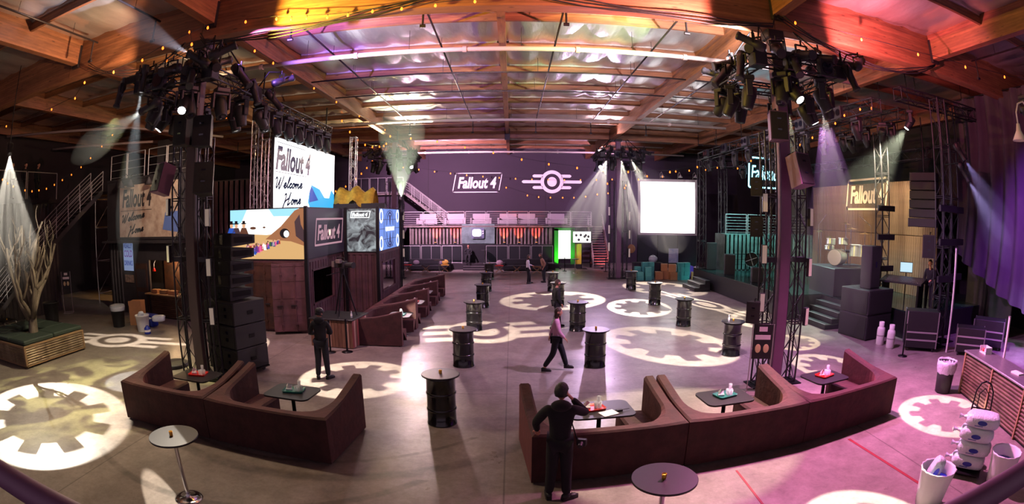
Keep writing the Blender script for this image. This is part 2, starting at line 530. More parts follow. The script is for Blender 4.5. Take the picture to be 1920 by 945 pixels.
# cross beams over the columns
for y, bot in ((10.8, 8.74), (33.0, 9.15)):
    for x0, x1 in ((-27, -14.0), (-13.98, -8.0), (-7.98, 6.45), (6.47, 12.7), (12.72, 20.9)):
        MB().box(0, x1 - x0, -0.2, 0.2, -(9.98 - bot) / 2, (9.98 - bot) / 2).build('cross_beam', 'glulam', ceil, (x0, y, (9.98 + bot) / 2))
# steel saddles where girders meet the cross beams
for x in XG[1:-1]:
    for y in (10.56, 11.04, 32.76):
        MB().bbox(x - 0.17, x + 0.17, y - 0.06, y + 0.06, 9.0, 9.75, 0.01).build('beam_saddle', 'dark_pipe', ceil)
# ---------------------------------------------------------------- pipes under the roof
def pipe(name, label, pts, r, mat, hang=None, hz=9.7, cat='pipe', group=None, couple=None):
    c = Vector(pts[0]); t = thing(name, label, cat, c, 0, group)
    P = [Vector(p) - c for p in pts]
    MB().tube(P, r, 10).build('tube', mat, t)
    d = (P[-1] - P[0])
    if couple:
        n = int(d.length / couple)
        for i in range(1, n):
            q = P[0] + d * (i / n); e = d.normalized() * 0.06
            MB().cyl(q - e, q + e, r * 1.35, n=10).build('coupling', mat, t)
    if hang:
        n = int(d.length / hang)
        for i in range(n + 1):
            q = P[0] + d * ((i + 0.5) / (n + 1))
            MB().cyl(q, (q.x, q.y, hz - c.z), 0.008, n=5).build('hanger_rod', 'dark_pipe', t)
    return t
pipe('sprinkler_main', 'long white pipe crossing the roof nearest the pink cross beam', [(-14.8, 14.45, 9.0), (12.0, 14.45, 9.0)], 0.075, 'pipe_white', 3.6, couple=3.2)
pipe('sprinkler_main', 'long white pipe crossing the roof in front of the far cross beam', [(-15.1, 25.8, 9.0), (11.7, 25.8, 9.0)], 0.075, 'pipe_white', 3.6, couple=3.2)
pipe('sprinkler_main', 'long white pipe crossing the roof just before the back wall', [(-13.5, 38.8, 9.0), (13.7, 38.8, 9.0)], 0.075, 'pipe_white', 3.6, couple=3.2)
pipe('sprinkler_main', 'white pipe running under the roof above the dark left mezzanine', [(-26.5, 15.4, 9.0), (-19.5, 20.0, 9.0), (-17, 26, 9.0)], 0.07, 'pipe_white', 3.6)
pipe('sprinkler_main', 'lower white pipe running above the people at the left mezzanine', [(-26.5, 19.4, 8.6), (-20.0, 22.6, 8.6)], 0.07, 'pipe_white', 3.6)
for x, y0, y1, w_ in ((-5.8, 11.6, 28.5, 'next to the left girder'), (-2.2, 11.6, 28.5, 'left of the middle roof member'), (1.33, 11.6, 28.5, 'right of the middle roof member'),
                      (4.45, 11.6, 28.5, 'next to the right girder'), (7.7, 12, 28.5, 'just outside the right girder'), (-12.0, 3, 10.1, 'ending at the upper left corner beam'),
                      (-9.25, 3, 10.1, 'above the left front column'), (14.6, 3, 10.1, 'at the upper right corner'), (-10.6, 12, 28, 'in the dark bay above the tall screen')):
    t = pipe('sprinkler_branch', 'thin dark sprinkler pipe running to the back, ' + w_, [(x, y0, 9.38), (x, y1, 9.38)], 0.03, 'dark_pipe', 2.7)
    for y in (y0 + 0.2, y1 - 0.2):
        MB().cyl((0, y - y0, 0), (0, y - y0, -0.62), 0.028, n=8).build('drop', 'dark_pipe', t)
        MB().cyl((-0.07, y - y0, -0.62), (0.07, y - y0, -0.62), 0.045, n=8).build('elbow', 'dark_pipe', t)
for y in (17.5, 20.3):
    pipe('cross_pipe', 'thin dark pipe crossing under the silver roof ' + ('near the first white pipe' if y < 18 else 'midway to the far beam'), [(-7.5, y, 9.15), (12.7, y, 9.15)], 0.028, 'dark_pipe', 3.4)

# ---------------------------------------------------------------- truss pieces
_ts = {}
def truss_mesh(L_, w_, cr=0.025, lr=0.011, step=None):
    """box truss section along local z, corner at +-w/2"""
    key = (round(L_, 3), w_, cr)
    if key in _ts: return _ts[key]
    mb = MB(); h = w_ / 2; step = step or w_ * 1.25
    for i in (-1, 1):
        for j in (-1, 1):
            mb.cyl((i*h, j*h, 0), (i*h, j*h, L_), cr, n=6, cap=False)
    n = max(1, round(L_ / step))
    for s_ in range(4):
        a = [(-h,-h),(h,-h),(h,h),(-h,h)][s_]; b = [(h,-h),(h,h),(-h,h),(-h,-h)][s_]
        for k in range(n):
            z0, z1 = L_*k/n, L_*(k+1)/n
            p, q = ((a, b) if (k + s_) % 2 else (b, a))
            mb.cyl((*p, z0), (*q, z1), lr, n=4, cap=False)
        for z in (0.03, L_ - 0.03):
            mb.cyl((*a, z), (*b, z), lr * 1.6, n=4, cap=False)
    _ts[key] = mb.mesh('truss_section')
    return _ts[key]
def truss(t, p0, p1, w_, mat='rig_black', n=None, sect=1.6, cr=0.025, name='truss_section'):
    """bolted truss sections from p0 to p1 as parts of t (coordinates local to t)"""
    p0 = Vector(p0); p1 = Vector(p1); d = p1 - p0
    n = n or max(1, round(d.length / sect)); L_ = d.length / n
    me = truss_mesh(L_, w_, cr)
    q = d.to_track_quat('Z', 'Y')
    out = []
    for k in range(n):
        o = bpy.data.objects.new(name, me); COL.objects.link(o); o.parent = t
        o.location = p0 + d * (k / n); o.rotation_euler = q.to_euler()
        if not me.materials: me.materials.append(MATS[mat])
        out.append(o)
    return out

# ---------------------------------------------------------------- columns, towers, rings
COLS = [(-8.0, 10.8, 'left front', 'dim_col_tint', 7.4, 1.15), (6.46, 10.8, 'right front', 'purple_lit_tint', 7.5, 1.15), (-7.75, 32.9, 'left rear', 'purple_lit_tint', 7.95, 1.3), (6.95, 32.7, 'right rear', 'purple_lit_tint', 7.95, 1.3)]
M('dim_col_tint', (84, 66, 62), 0.55, noise=(1.5, 0.2))  # same grey primer as the other columns, dimmer light painted in
for cx_, cy_, nm, mt, rz_, rw in COLS:
    t = thing('steel_column', 'square steel roof column at the %s truss towers' % nm, 'column', (cx_, cy_, 0))
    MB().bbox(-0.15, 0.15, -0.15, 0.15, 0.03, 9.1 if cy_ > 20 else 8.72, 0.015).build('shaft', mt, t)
    MB().box(-0.24, 0.24, -0.24, 0.24, 0, 0.03).build('base_plate', 'dark_pipe', t)
    MB().bbox(-0.24, 0.24, -0.22, 0.22, (9.0 if cy_ > 20 else 8.5), (9.14 if cy_ > 20 else 8.74), 0.02).build('cap_plate', 'dark_pipe', t)
    if cy_ < 20:
        MB().bbox(-0.2, 0.2, -0.2, -0.15, 7.0, 8.4, 0.01).build('splice_plate', 'dark_pipe', t)
    for s_ in (-1, 1):
        x = cx_ + s_ * 0.44
        w_ = 'left' if s_ < 0 else 'right'
        tw = thing('truss_tower', 'black truss tower standing %s of the %s column' % (w_, nm), 'truss', (x, cy_ - 0.02, 0))
        MB().box(-0.28, 0.28, -0.3, 0.3, 0, 0.03).build('base_plate', 'black_metal', tw)
        truss(tw, (0, 0, 0.03), (0, 0, 6.1 if cy_ < 20 else 6.4), 0.29, sect=1.5)
        MB().box(-0.17, 0.17, -0.17, 0.17, 3.02, 3.14).build('clamp_frame', 'rig_black', tw)
    # square ring truss hung round the column
    rg = thing('lighting_ring', 'square black truss ring of lights hung round the %s column' % nm, 'truss', (cx_, cy_, rz_))
    for k in range(4):
        a = R(90 * k); ca, sa = math.cos(a), math.sin(a)
        p = [(x*ca - y*sa, x*sa + y*ca, 0) for x, y in ((-rw, -rw), (rw, -rw))]
        truss(rg, p[0], p[1], 0.26, n=1)
    for i in (-1, 1):
        for j in (-1, 1):
            MB().bbox(i*rw - .17, i*rw + .17, j*rw - .17, j*rw + .17, -0.17, 0.17, 0.02).build('corner_block', 'rig_black', rg)
            MB().cyl((i*rw, j*rw, 0.15), (i*rw*0.45, j*0.25, (8.74 if cy_ < 20 else 9.1) - rz_), 0.022, n=5).build('sling', 'black_metal', rg)
            MB().cyl((i*rw*.6, j*rw, 0.12), (i*rw*0.45, j*0.25, (8.74 if cy_ < 20 else 9.1) - rz_), 0.012, n=5).build('sling', 'black_metal', rg)

# ---------------------------------------------------------------- moving heads and profile spots
_p = {}
_p['base'] = MB().bbox(-.17, .17, -.13, .13, -.16, -.05, .02).cyl((-.1, 0, -.05), (-.1, 0, .03), .022, n=6).cyl((.1, 0, -.05), (.1, 0, .03), .022, n=6).mesh('head_base')
_p['yoke'] = MB().box(-.2, .2, -.05, .05, -.2, -.16).bbox(-.23, -.17, -.07, .07, -.52, -.16, .015).bbox(.17, .23, -.07, .07, -.52, -.16, .015).mesh('head_yoke')
_p['body'] = MB().lathe([(0.09, .2), (.15, .17), (.165, .02), (.15, -.1), (.13, -.26), (.12, -.3), (.115, -.3)], n=12).mesh('head_body')
_p['lens'] = MB().lathe([(.11, -.295), (.0, -.31)], n=12).mesh('head_lens')
_p['lensw'] = MB().lathe([(.1, -.305), (.0, -.315)], n=12).mesh('head_lens_lit')
_p['lk_body'] = MB().lathe([(.0, .3), (.1, .28), (.12, .1), (.095, .02), (.085, -.32), (.1, -.34), (.1, -.4), (.09, -.4)], n=12).mesh('profile_body')
_p['lk_yoke'] = MB().box(-.15, .15, -.02, .02, .18, .2).box(-.15, -.13, -.025, .025, -.03, .2).box(.13, .15, -.025, .025, -.03, .2).cyl((0, 0, .2), (0, 0, .3), .02, n=6).mesh('profile_yoke')
_p['lk_lens'] = MB().lathe([(.088, -.38), (0, -.37)], n=12).mesh('profile_lens')
_p['lk_lensw'] = MB().lathe([(.088, -.385), (0, -.4)], n=12).mesh('profile_lens_lit')
for k, m in (('base', 'rig_black'), ('yoke', 'rig_black'), ('body', 'black_plastic'), ('lens', 'lens_dark'), ('lensw', 'lens_white'), ('lk_body', 'rig_black'), ('lk_yoke', 'black_metal'), ('lk_lens', 'lens_dark'), ('lk_lensw', 'lens_white')):
    _p[k].materials.append(MATS[m])
def _part(name, me, parent, loc=(0,0,0), rot=(0,0,0)):
    o = bpy.data.objects.new(name, me); COL.objects.link(o); o.parent = parent; o.location = loc; o.rotation_euler = rot
    return o
def moving_head(loc, aim, label, group, lit=False, s=1.0):
    t = thing('moving_head_light', label, 'stage light', loc, 0, group)
    t.scale = (s, s, s)
    d = Vector(aim) - Vector(loc); q = (-d).to_track_quat('Z', 'X').to_euler()
    pan = math.atan2(d.y, d.x) + PI / 2
    _part('base', _p['base'], t, rot=(0, 0, pan))
    _part('yoke', _p['yoke'], t, rot=(0, 0, pan))
    b = _part('lamp_head', _p['body'], t, (0, 0, -.46), q)
    _part('lens', _p['lensw' if lit else 'lens'], b)
    return t
def profile_spot(loc, aim, label, group, lit=False, s=1.0):
    t = thing('profile_spotlight', label, 'stage light', loc, 0, group)
    t.scale = (s, s, s)
    d = Vector(aim) - Vector(loc); q = (-d).to_track_quat('Z', 'X').to_euler()
    pan = math.atan2(d.y, d.x) + PI / 2
    _part('yoke', _p['lk_yoke'], t, rot=(0, 0, pan))
    b = _part('barrel', _p['lk_body'], t, (0, 0, 0), q)
    _part('lens', _p['lk_lensw' if lit else 'lk_lens'], b)
    return t
def boom(t, ring):
    """short pipe from a lamp back to the ring truss it hangs on"""
    cx_, cy_, zr, rw = ring; s = t.scale[0]; p = Vector(t.location)
    q = Vector((min(max(p.x, cx_ - rw), cx_ + rw), min(max(p.y, cy_ - rw), cy_ + rw), zr))
    if abs(q.x - cx_) < rw - .01 and abs(q.y - cy_) < rw - .01: q.y = cy_ + (rw if p.y > cy_ else -rw)
    d = (q - p) / s; u = .26
    MB().tube([(0, 0, u), (d.x * .5, d.y * .5, u), (d.x, d.y, d.z)], .02, 6).build('boom_arm', 'black_metal', t)
def near_ring(p): return min(RINGS, key=lambda r: (r[0]-p[0])**2 + (r[1]-p[1])**2)
def lamp_of(t, light):
    """the lamp's own light rides with its fixture"""
    light.parent = t
    s = t.scale[0]
    light.matrix_parent_inverse = (Matrix.Translation(t.location) @ Matrix.Scale(s, 4)).inverted()
    return light
def front(loc, aim, off):
    d = (Vector(aim) - Vector(loc)).normalized()
    return Vector(loc) + d * off

def hazy(t, length, where, half=None):
    """mark the lamp of a fixture: a haze volume is shaped to its beam"""
    for c in t.children:
        if c.type == 'LIGHT':
            c['haze'] = 1; c['haze_len'] = length; c['haze_where'] = where
            if half: c['haze_half'] = R(half)
    return t
def gobo(l, L0, C, a, b, phi, kind, base=0.0):
    """metal gobo in the lamp: cuts the beam so that its picture lands on the floor at C"""
    l.data.use_nodes = True
    nt = l.data.node_tree; em = nt.nodes['Emission']; K = nt.links.new
    def mth(op, *v, clamp=False):
        n = nt.nodes.new('ShaderNodeMath'); n.operation = op; n.use_clamp = clamp
        for i, x in enumerate(v):
            if isinstance(x, (int, float)): n.inputs[i].default_value = x
            else: K(x, n.inputs[i])
        return n.outputs[0]
    g = nt.nodes.new('ShaderNodeNewGeometry'); sp = nt.nodes.new('ShaderNodeSeparateXYZ'); K(g.outputs['Incoming'], sp.inputs[0])
    dx, dy, dz = sp.outputs
    k = mth('DIVIDE', L0[2], mth('MAXIMUM', mth('MULTIPLY', dz, -1), 0.02))
    px = mth('ADD', mth('MULTIPLY', dx, k), L0[0] - C[0]); py = mth('ADD', mth('MULTIPLY', dy, k), L0[1] - C[1])
    c_, s_ = math.cos(phi), math.sin(phi)
    u = mth('ADD', mth('MULTIPLY', px, c_ / a), mth('MULTIPLY', py, s_ / a))
    v = mth('ADD', mth('MULTIPLY', px, -s_ / b), mth('MULTIPLY', py, c_ / b))
    r = mth('SQRT', mth('ADD', mth('MULTIPLY', u, u), mth('MULTIPLY', v, v)))
    def below(x, t, e=0.025): return mth('MULTIPLY_ADD', mth('SUBTRACT', t, x), 0.5 / e, 0.5, clamp=True)
    if kind == 'gear':
        th = mth('ARCTAN2', v, u)
        cs = mth('COSINE', mth('MULTIPLY', th, 9.0))
        root = mth('MULTIPLY_ADD', mth('MULTIPLY', cs, 5.0, clamp=False), 0.5, 0.5, clamp=True)
        edge = mth('MULTIPLY_ADD', root, 0.21, 0.58)
        out = mth('MULTIPLY', below(r, 1.0), mth('SUBTRACT', 1.0, below(r, edge)))
        spill = mth('MULTIPLY', below(r, 1.0), base)
        out = mth('MAXIMUM', out, spill)
    elif kind == 'emblem':
        au = mth('ABSOLUTE', u); av = mth('ABSOLUTE', v)
        ring = mth('MULTIPLY', below(r, 1.0, .05), mth('SUBTRACT', 1.0, below(r, 0.70, .05)))
        disc = below(r, 0.42, .05)
        mid = mth('MULTIPLY', below(av, 0.15, .04), mth('MULTIPLY', below(au, 2.45, .05), mth('SUBTRACT', 1.0, below(au, 0.85, .05))))
        sid = mth('MULTIPLY', below(mth('ABSOLUTE', mth('SUBTRACT', av, 0.55)), 0.15, .04), mth('MULTIPLY', below(au, 1.7, .05), mth('SUBTRACT', 1.0, below(au, 0.75, .05))))
        out = mth('MAXIMUM', mth('MAXIMUM', ring, disc), mth('MAXIMUM', mid, sid))
    elif kind == 'leaves':
        cv = nt.nodes.new('ShaderNodeCombineXYZ'); K(u, cv.inputs[0]); K(v, cv.inputs[1])
        n = nt.nodes.new('ShaderNodeTexNoise'); n.inputs['Scale'].default_value = 3.2; n.inputs['Detail'].default_value = 2.5; n.inputs['Distortion'].default_value = 1.2
        K(cv.outputs[0], n.inputs['Vector'])
        out = mth('MULTIPLY', mth('MULTIPLY_ADD', mth('SUBTRACT', n.outputs[0], 0.52), 8.0, 0.35, clamp=True), mth('SUBTRACT', 1.0, mth('POWER', r, 3.0), clamp=True))
    else:
        out = mth('MULTIPLY', below(r, 1.0, .05), 1.0)
    K(out, em.inputs['Strength'])

def gobo_lamp(L0, C, a, b, phi, kind, E, col, label, base=0.0, rad=0.02, group='projecting lights on the truss rings'):
    t = profile_spot(L0, (C[0], C[1], 0), label, group, True)
    if L0[0] > -12: boom(t, near_ring(L0))
    else: MB().cyl((0, 0, .28), (0, 0, 9.9 - L0[2]), .02, n=6).build('drop_pipe', 'black_metal', t)
    Lp = front(L0, (C[0], C[1], 0), 0.42)
    C3 = Vector((C[0], C[1], 0)); d = C3 - Lp; dist = d.length
    rr = 2.6 if kind == 'emblem' else 1.05
    mx = 0
    for i in range(24):
        th = 2 * PI * i / 24
        for rx, ry in ((rr, 1.05),):
            u, v = a*rx*math.cos(th), b*ry*math.sin(th)
            p = C3 + Vector((u*math.cos(phi) - v*math.sin(phi), u*math.sin(phi) + v*math.cos(phi), 0))
            mx = max(mx, d.angle(p - Lp))
    cosn = abs(d.z) / dist
    W = E * 4 * PI * dist * dist / cosn
    l = spot('gobo_beam', Lp, C3, W, col, math.degrees(2 * mx) + 2, 0.02, rad)
    gobo(l, tuple(Lp), C, a, b, phi, kind, base)
    lamp_of(t, l)
    return t
WW = (1.0, 0.90, 0.74)
FLc, FRc, BRc, BLc = [(c[0], c[1], c[4], c[5]) for c in (COLS[0], COLS[1], COLS[3], COLS[2])]
E0 = 10.5
RINGS = (FLc, FRc, BRc, BLc)
_used = {}
def ring_spot(ring, C):
    """a free place on the outside of a ring, on the side facing C"""
    cx_, cy_, zr, rw = ring
    a0 = math.atan2(C[1] - cy_, C[0] - cx_)
    for da in (0, .28, -.28, .56, -.56, .84, -.84, 1.1, -1.1, 1.4, -1.4):
        a = a0 + da; c_, s_ = math.cos(a), math.sin(a); k = (rw + .42) / max(abs(c_), abs(s_))
        p = Vector((cx_ + c_*k, cy_ + s_*k, zr - .12))
        if all((p - q).length > .46 for q in _used.setdefault(ring, [])):
            _used[ring].append(p); return tuple(p)
    return tuple(p)
hazy(gobo_lamp((-17.2, 10.2, 6.85), (-10.0, 6.4), 2.85, 2.1, R(-22), 'gear', E0, WW, 'lit white spotlight at the far left edge by the mezzanine railing', 0.06), 6.5, 'white spotlight at the far left edge')
gobo_lamp(ring_spot(FLc, (-13.85, 13.1)), (-13.85, 13.1), 1.3, 1.05, R(10), 'emblem', E0 * .7, WW, 'lit spotlight on the left front ring shining to the left')
gobo_lamp(ring_spot(FLc, (-3.9, 11.82)), (-3.9, 11.82), 1.51, 1.53, 0, 'gear', E0, WW, 'lit spotlight on the left front ring aimed at the standing man', 0.03)
gobo_lamp(ring_spot(FLc, (-8.66, 14.08)), (-8.66, 14.08), 1.5, 0.9, R(101), 'gear', E0 * .8, WW, 'lit spotlight behind the left front ring over the speaker stack')
gobo_lamp(ring_spot(FLc, (-1.0, 17.5)), (-1.0, 17.5), 1.25, 1.75, R(14), 'emblem', E0, WW, 'lit spotlight on the left front ring aimed at the winged emblem among the barrels')
hazy(gobo_lamp(ring_spot(BRc, (2.0, 24.3)), (2.0, 24.3), 2.9, 2.46, R(-120), 'gear', E0, WW, 'lit spotlight on the right rear ring throwing the big toothed ring', 0.05), 8.0, 'left beam of the right rear ring')
hazy(gobo_lamp(ring_spot(BRc, (5.7, 22.0)), (5.7, 22.0), 2.3, 1.45, R(-97), 'gear', E0, WW, 'lit spotlight at the front of the right rear ring', 0.05), 8.0, 'middle beam of the right rear ring')
gobo_lamp(ring_spot(FRc, (5.0, 15.3)), (5.0, 15.3), 2.75, 1.95, R(109), 'gear', E0, WW, 'lit spotlight behind the right front ring aimed at the dance floor', 0.08)
hazy(gobo_lamp(ring_spot(BRc, (9.1, 22.25)), (9.1, 22.25), 1.9, 0.72, R(-78), 'emblem', E0 * 1.1, WW, 'lit spotlight at the right of the rear ring near the wide white screen'), 8.0, 'right beam of the right rear ring')
gobo_lamp(ring_spot(BRc, (8.65, 27.8)), (8.65, 27.8), 3.1, 2.1, R(-72), 'gear', E0 * .9, WW, 'lit spotlight on the right rear ring facing the stacked goods', 0.05)
gobo_lamp(ring_spot(FRc, (10.1, 18.5)), (10.1, 18.5), 1.92, 1.27, R(65), 'gear', E0 * .9, WW, 'lit spotlight on the right front ring facing the stage front', 0.05)
hazy(gobo_lamp(ring_spot(FRc, (9.38, 14.46)), (9.38, 14.46), 1.15, 0.94, R(52), 'gear', E0 * .9, (1, .92, .62), 'lit spotlight on the right front ring facing the stage steps', 0.15), 7.2, 'beam from the right front ring toward the stage steps')
hazy(gobo_lamp(ring_spot(FRc, (8.92, 11.28)), (8.92, 11.28), 1.1, 1.7, R(8), 'gear', E0, WW, 'bright lit spotlight on the right front ring with a clear white beam', 0.03), 6.6, 'clear white beam of the right front ring')
gobo_lamp(ring_spot(FRc, (9.38, 7.0)), (9.38, 7.0), 1.25, 1.36, R(-55), 'gear', E0, WW, 'lit spotlight on the right front ring aimed at the corrugated bar', 0.05)
gobo_lamp(ring_spot(FRc, (4.6, 3.6)), (4.6, 3.6), 1.9, 1.3, R(-98), 'gear', E0, WW, 'lit spotlight on the right front ring aimed at the near floor', 0.03)
gobo_lamp(ring_spot(FRc, (3.0, 8.4)), (3.0, 8.4), 2.9, 2.5, R(-136), 'plain', 4.6, (1, .88, .66), 'lit spotlight at the left of the right front ring over the curved sofas')
gobo_lamp(ring_spot(FLc, (-10.6, 8.2)), (-10.6, 8.2), 3.6, 5.2, R(-30), 'leaves', 6.5, (.88, .90, .34), 'lit spotlight on the left front ring with a dappled yellow beam', rad=0.05)
gobo_lamp(ring_spot(FLc, (-4.3, 4.4)), (-4.3, 4.4), 2.2, 0.32, R(-38), 'plain', 4.5, WW, 'lit spotlight on the left front ring aimed at the near chrome table')
gobo_lamp(ring_spot(FRc, (-1.9, 10.3)), (-1.9, 10.3), 0.75, 0.22, R(-4), 'plain', 3.0, (1, .9, .3), 'lit spotlight on the right front ring with a small yellow beam')

# unlit heads hanging round each ring
rnd = random.Random(3)
for (cx_, cy_, zr, rw), nm in ((FLc, 'left front'), (FRc, 'right front'), (BLc, 'left rear'), (BRc, 'right rear')):
    for i, (u, v) in enumerate(((-1, -.45), (-1, .45), (1, -.45), (1, .45), (-.5, -1), (.5, -1), (-.5, 1), (.5, 1))):
        x, y = cx_ + u * (rw - .02), cy_ + v * (rw - .02)
        ax = (x + rnd.uniform(-.8, .8) + u, y + rnd.uniform(-.6, .6) + v * .6, zr - 3.0)
        moving_head((x, y, zr - .17), ax, 'black moving head hanging under the %s truss ring, %s' % (nm, ('left side near end', 'left side far end', 'right side near end', 'right side far end', 'left of the near side', 'right of the near side', 'left of the far side', 'right of the far side')[i]), 'moving heads under the %s ring' % nm, s=1.1)
    for i, (u, v) in enumerate(((-1.08, -1.08), (0, -1.12), (1.1, -1.05), (-1.1, .1), (1.12, .05), (.45, -1.1), (-.6, -1.12))):
        x, y = cx_ + u * rw, cy_ + v * rw
        profile_spot((x, y, zr + .25), (x + u * 2 + rnd.uniform(-.6, .6), y + v * 2, zr - 1.4 + rnd.uniform(-.6, 1.2)), 'unlit profile spotlight clamped on the %s truss ring, %s' % (nm, ('near left corner', 'middle of the near side', 'near right corner', 'middle of the left side', 'middle of the right side', 'near side right of middle', 'near side left of middle')[i]), 'profile spots on the %s ring' % nm, s=1.15)
    for u in (-.35, .62):
        t = thing('ring_fan', 'boxy black fan fixture on the %s truss ring, %s' % (nm, 'left of the column' if u < 0 else 'right of the column'), 'fan', (cx_ + u, cy_ - rw - .18, zr))
        MB().bbox(-.2, .2, -.1, .1, -.22, .22, .02).build('housing', 'rig_black', t)
        MB().cyl((0, -.105, 0), (0, -.12, 0), .15, .16, n=14).build('fan_guard', 'lens_dark', t)

def wash(loc, aim, W, col, size, label, blend=.6, rad=.15, group='coloured wash lights on the rigs', s=1.0):
    t = moving_head(loc, aim, label, group, True, s)
    hp = Vector(loc) + Vector((0, 0, -.46 * s))
    lamp_of(t, spot('wash_beam', front(hp, aim, .36 * s), aim, W, col, size, blend, rad))
    return t
# washes from the four rings; pale, lavender, rose and mauve ones are added fill
wash((6.1, 9.55, 7.3), (8.5, 3.5, 0), 5200, (1.0, .30, .68), 130, 'lit pink wash light on the right front ring aimed at the near right floor')
wash((7.75, 11.3, 7.3), (11.5, 10.5, 0), 1900, (.85, .34, 1.0), 120, 'lit violet wash light on the right front ring aimed at the stage corner')
wash((-7.5, 9.55, 7.2), (-4, 3, 0), 850, (1.0, .74, .50), 130, 'lit warm wash light on the left front ring aimed at the near left floor')
wash((-9.25, 10.9, 7.2), (-13, 8, 0), 1500, (1.0, .84, .55), 120, 'lit warm wash light on the left front ring aimed at the planter')
wash((-6.4, 31.5, 7.8), (-1, 24, 0), 1100, (1.0, .62, .84), 130, 'added pale fill light on the left rear ring')
wash((5.6, 31.8, 7.8), (3, 21, 0), 2100, (.84, .58, 1.0), 130, 'added lavender fill light on the right rear ring')
wash((5.2, 11.6, 7.3), (2, 18, 0), 2000, (.88, .54, .96), 130, 'added lavender fill light on the right front ring aimed at the barrels')
wash((-6.7, 12.1, 7.2), (-5.5, 18, 1), 1100, (1.0, .60, .62), 120, 'added rose fill light on the left front ring aimed at the containers')
wash((7.9, 33.6, 7.8), (3, 44, 5), 9500, (.84, .50, .86), 130, 'added mauve fill light on the right rear ring aimed at the back wall')
wash((-6.6, 33.9, 7.8), (-4, 44, 5), 9500, (.88, .52, .80), 130, 'added mauve fill light on the left rear ring aimed at the back wall')
# up-lights on the roof
def up(loc, aim, W, col, size, label, blend=.5):
    t = profile_spot(loc, aim, label, 'spotlights tilted up at the roof', True); boom(t, near_ring(loc))
    lamp_of(t, spot('roof_beam', front(loc, aim, .42), aim, W, col, size, blend, .05))
up((-6.3, 9.2, 7.7), (-3.0, 10.6, 9.25), 3600, (1.0, .68, .10), 105, 'lit yellow spotlight on the left front ring tilted up at the cross beam')
up((-6.9, 10.0, 7.75), (-4.0, 15.0, 10), 4200, (.40, .20, 1.0), 76, 'lit violet spotlight on the left front ring tilted up at the silver roof')
up((5.3, 12.1, 7.8), (1.6, 16.0, 10), 2600, (.62, 1.0, .36), 60, 'lit green spotlight on the right front ring tilted up at the silver roof')
up((5.5, 10.0, 7.8), (5.0, 15.5, 10), 2600, (1.0, .88, .92), 90, 'lit white spotlight on the right front ring tilted up at the silver roof')
up((5.0, 9.2, 7.7), (2.6, 10.6, 9.25), 3000, (1.0, .38, .38), 105, 'lit red spotlight on the right front ring tilted up at the cross beam')
up((8.0, 9.2, 7.7), (10.2, 10.6, 9.3), 1900, (1.0, .22, .32), 110, 'lit red spotlight on the right front ring tilted up toward the right')
up((-9.3, 10.0, 7.75), (-14, 8.5, 9.8), 900, (1.0, .62, .34), 110, 'lit amber spotlight on the left front ring tilted up toward the left')
up((-6.5, 31.6, 8.2), (-3, 25, 10), 1700, (1.0, .74, .60), 110, 'lit amber spotlight on the left rear ring tilted up at the roof')
up((5.8, 31.7, 8.25), (4, 26, 10), 1500, (1.0, .66, .72), 110, 'lit rose spotlight on the right rear ring tilted up at the roof')
up((-8.6, 31.7, 8.2), (-10, 26, 10), 1500, (1.0, .66, .28), 100, 'lit gold spotlight on the left rear ring tilted up at the dark bay')
up((-6.2, 12.3, 7.75), (-2.6, 16.5, 10), 1000, (1.0, .92, .80), 60, 'lit white spotlight on the left front ring tilted up at the silver roof')
up((8.1, 12.3, 7.75), (9.6, 16.5, 10), 1300, (.95, .85, 1.0), 90, 'lit pale spotlight on the right front ring tilted up at the right bay')
up((-9.6, 12.2, 7.7), (-12.5, 17, 10), 700, (1.0, .72, .40), 100, 'lit amber spotlight on the left front ring tilted up at the dark left bay')
# hard beams that show in the haze
def beam(loc, aim, W, col, size, label, ring=True):
    t = profile_spot(loc, aim, label, 'hard beam lights', True)
    if ring: boom(t, near_ring(loc))
    lamp_of(t, spot('hard_beam', front(loc, aim, .42), aim, W, col, size, .25, .03))
    return t
hazy(beam((-6.9, 9.25, 7.62), (-10.2, 8.2, 9.6), 2600, (.86, .82, 1.0), 24, 'lit white beam light on the left front ring pointing up to the left'), 3.4, 'beam pointing up from the left front ring')
hazy(beam((-8.75, 9.25, 7.55), (-9.7, 9.7, 0), 3800, (.86, .95, 1.0), 16, 'lit white beam light on the left front ring pointing straight down'), 4.6, 'beam pointing down from the left front ring')
hazy(beam((-8.3, 9.2, 6.75), (-14.5, 9.6, 5.0), 2200, (1.0, .98, .86), 26, 'lit beam light low on the left front ring pointing left'), 3.2, 'beam pointing left from the left front ring')
wash((-9.2, 11.9, 7.2), (-15.6, 17.3, 4.7), 1500, (1.0, .84, .68), 44, 'warm fill light added on the left front ring for the painted sign')  # added to brighten the sign under its barn lamps
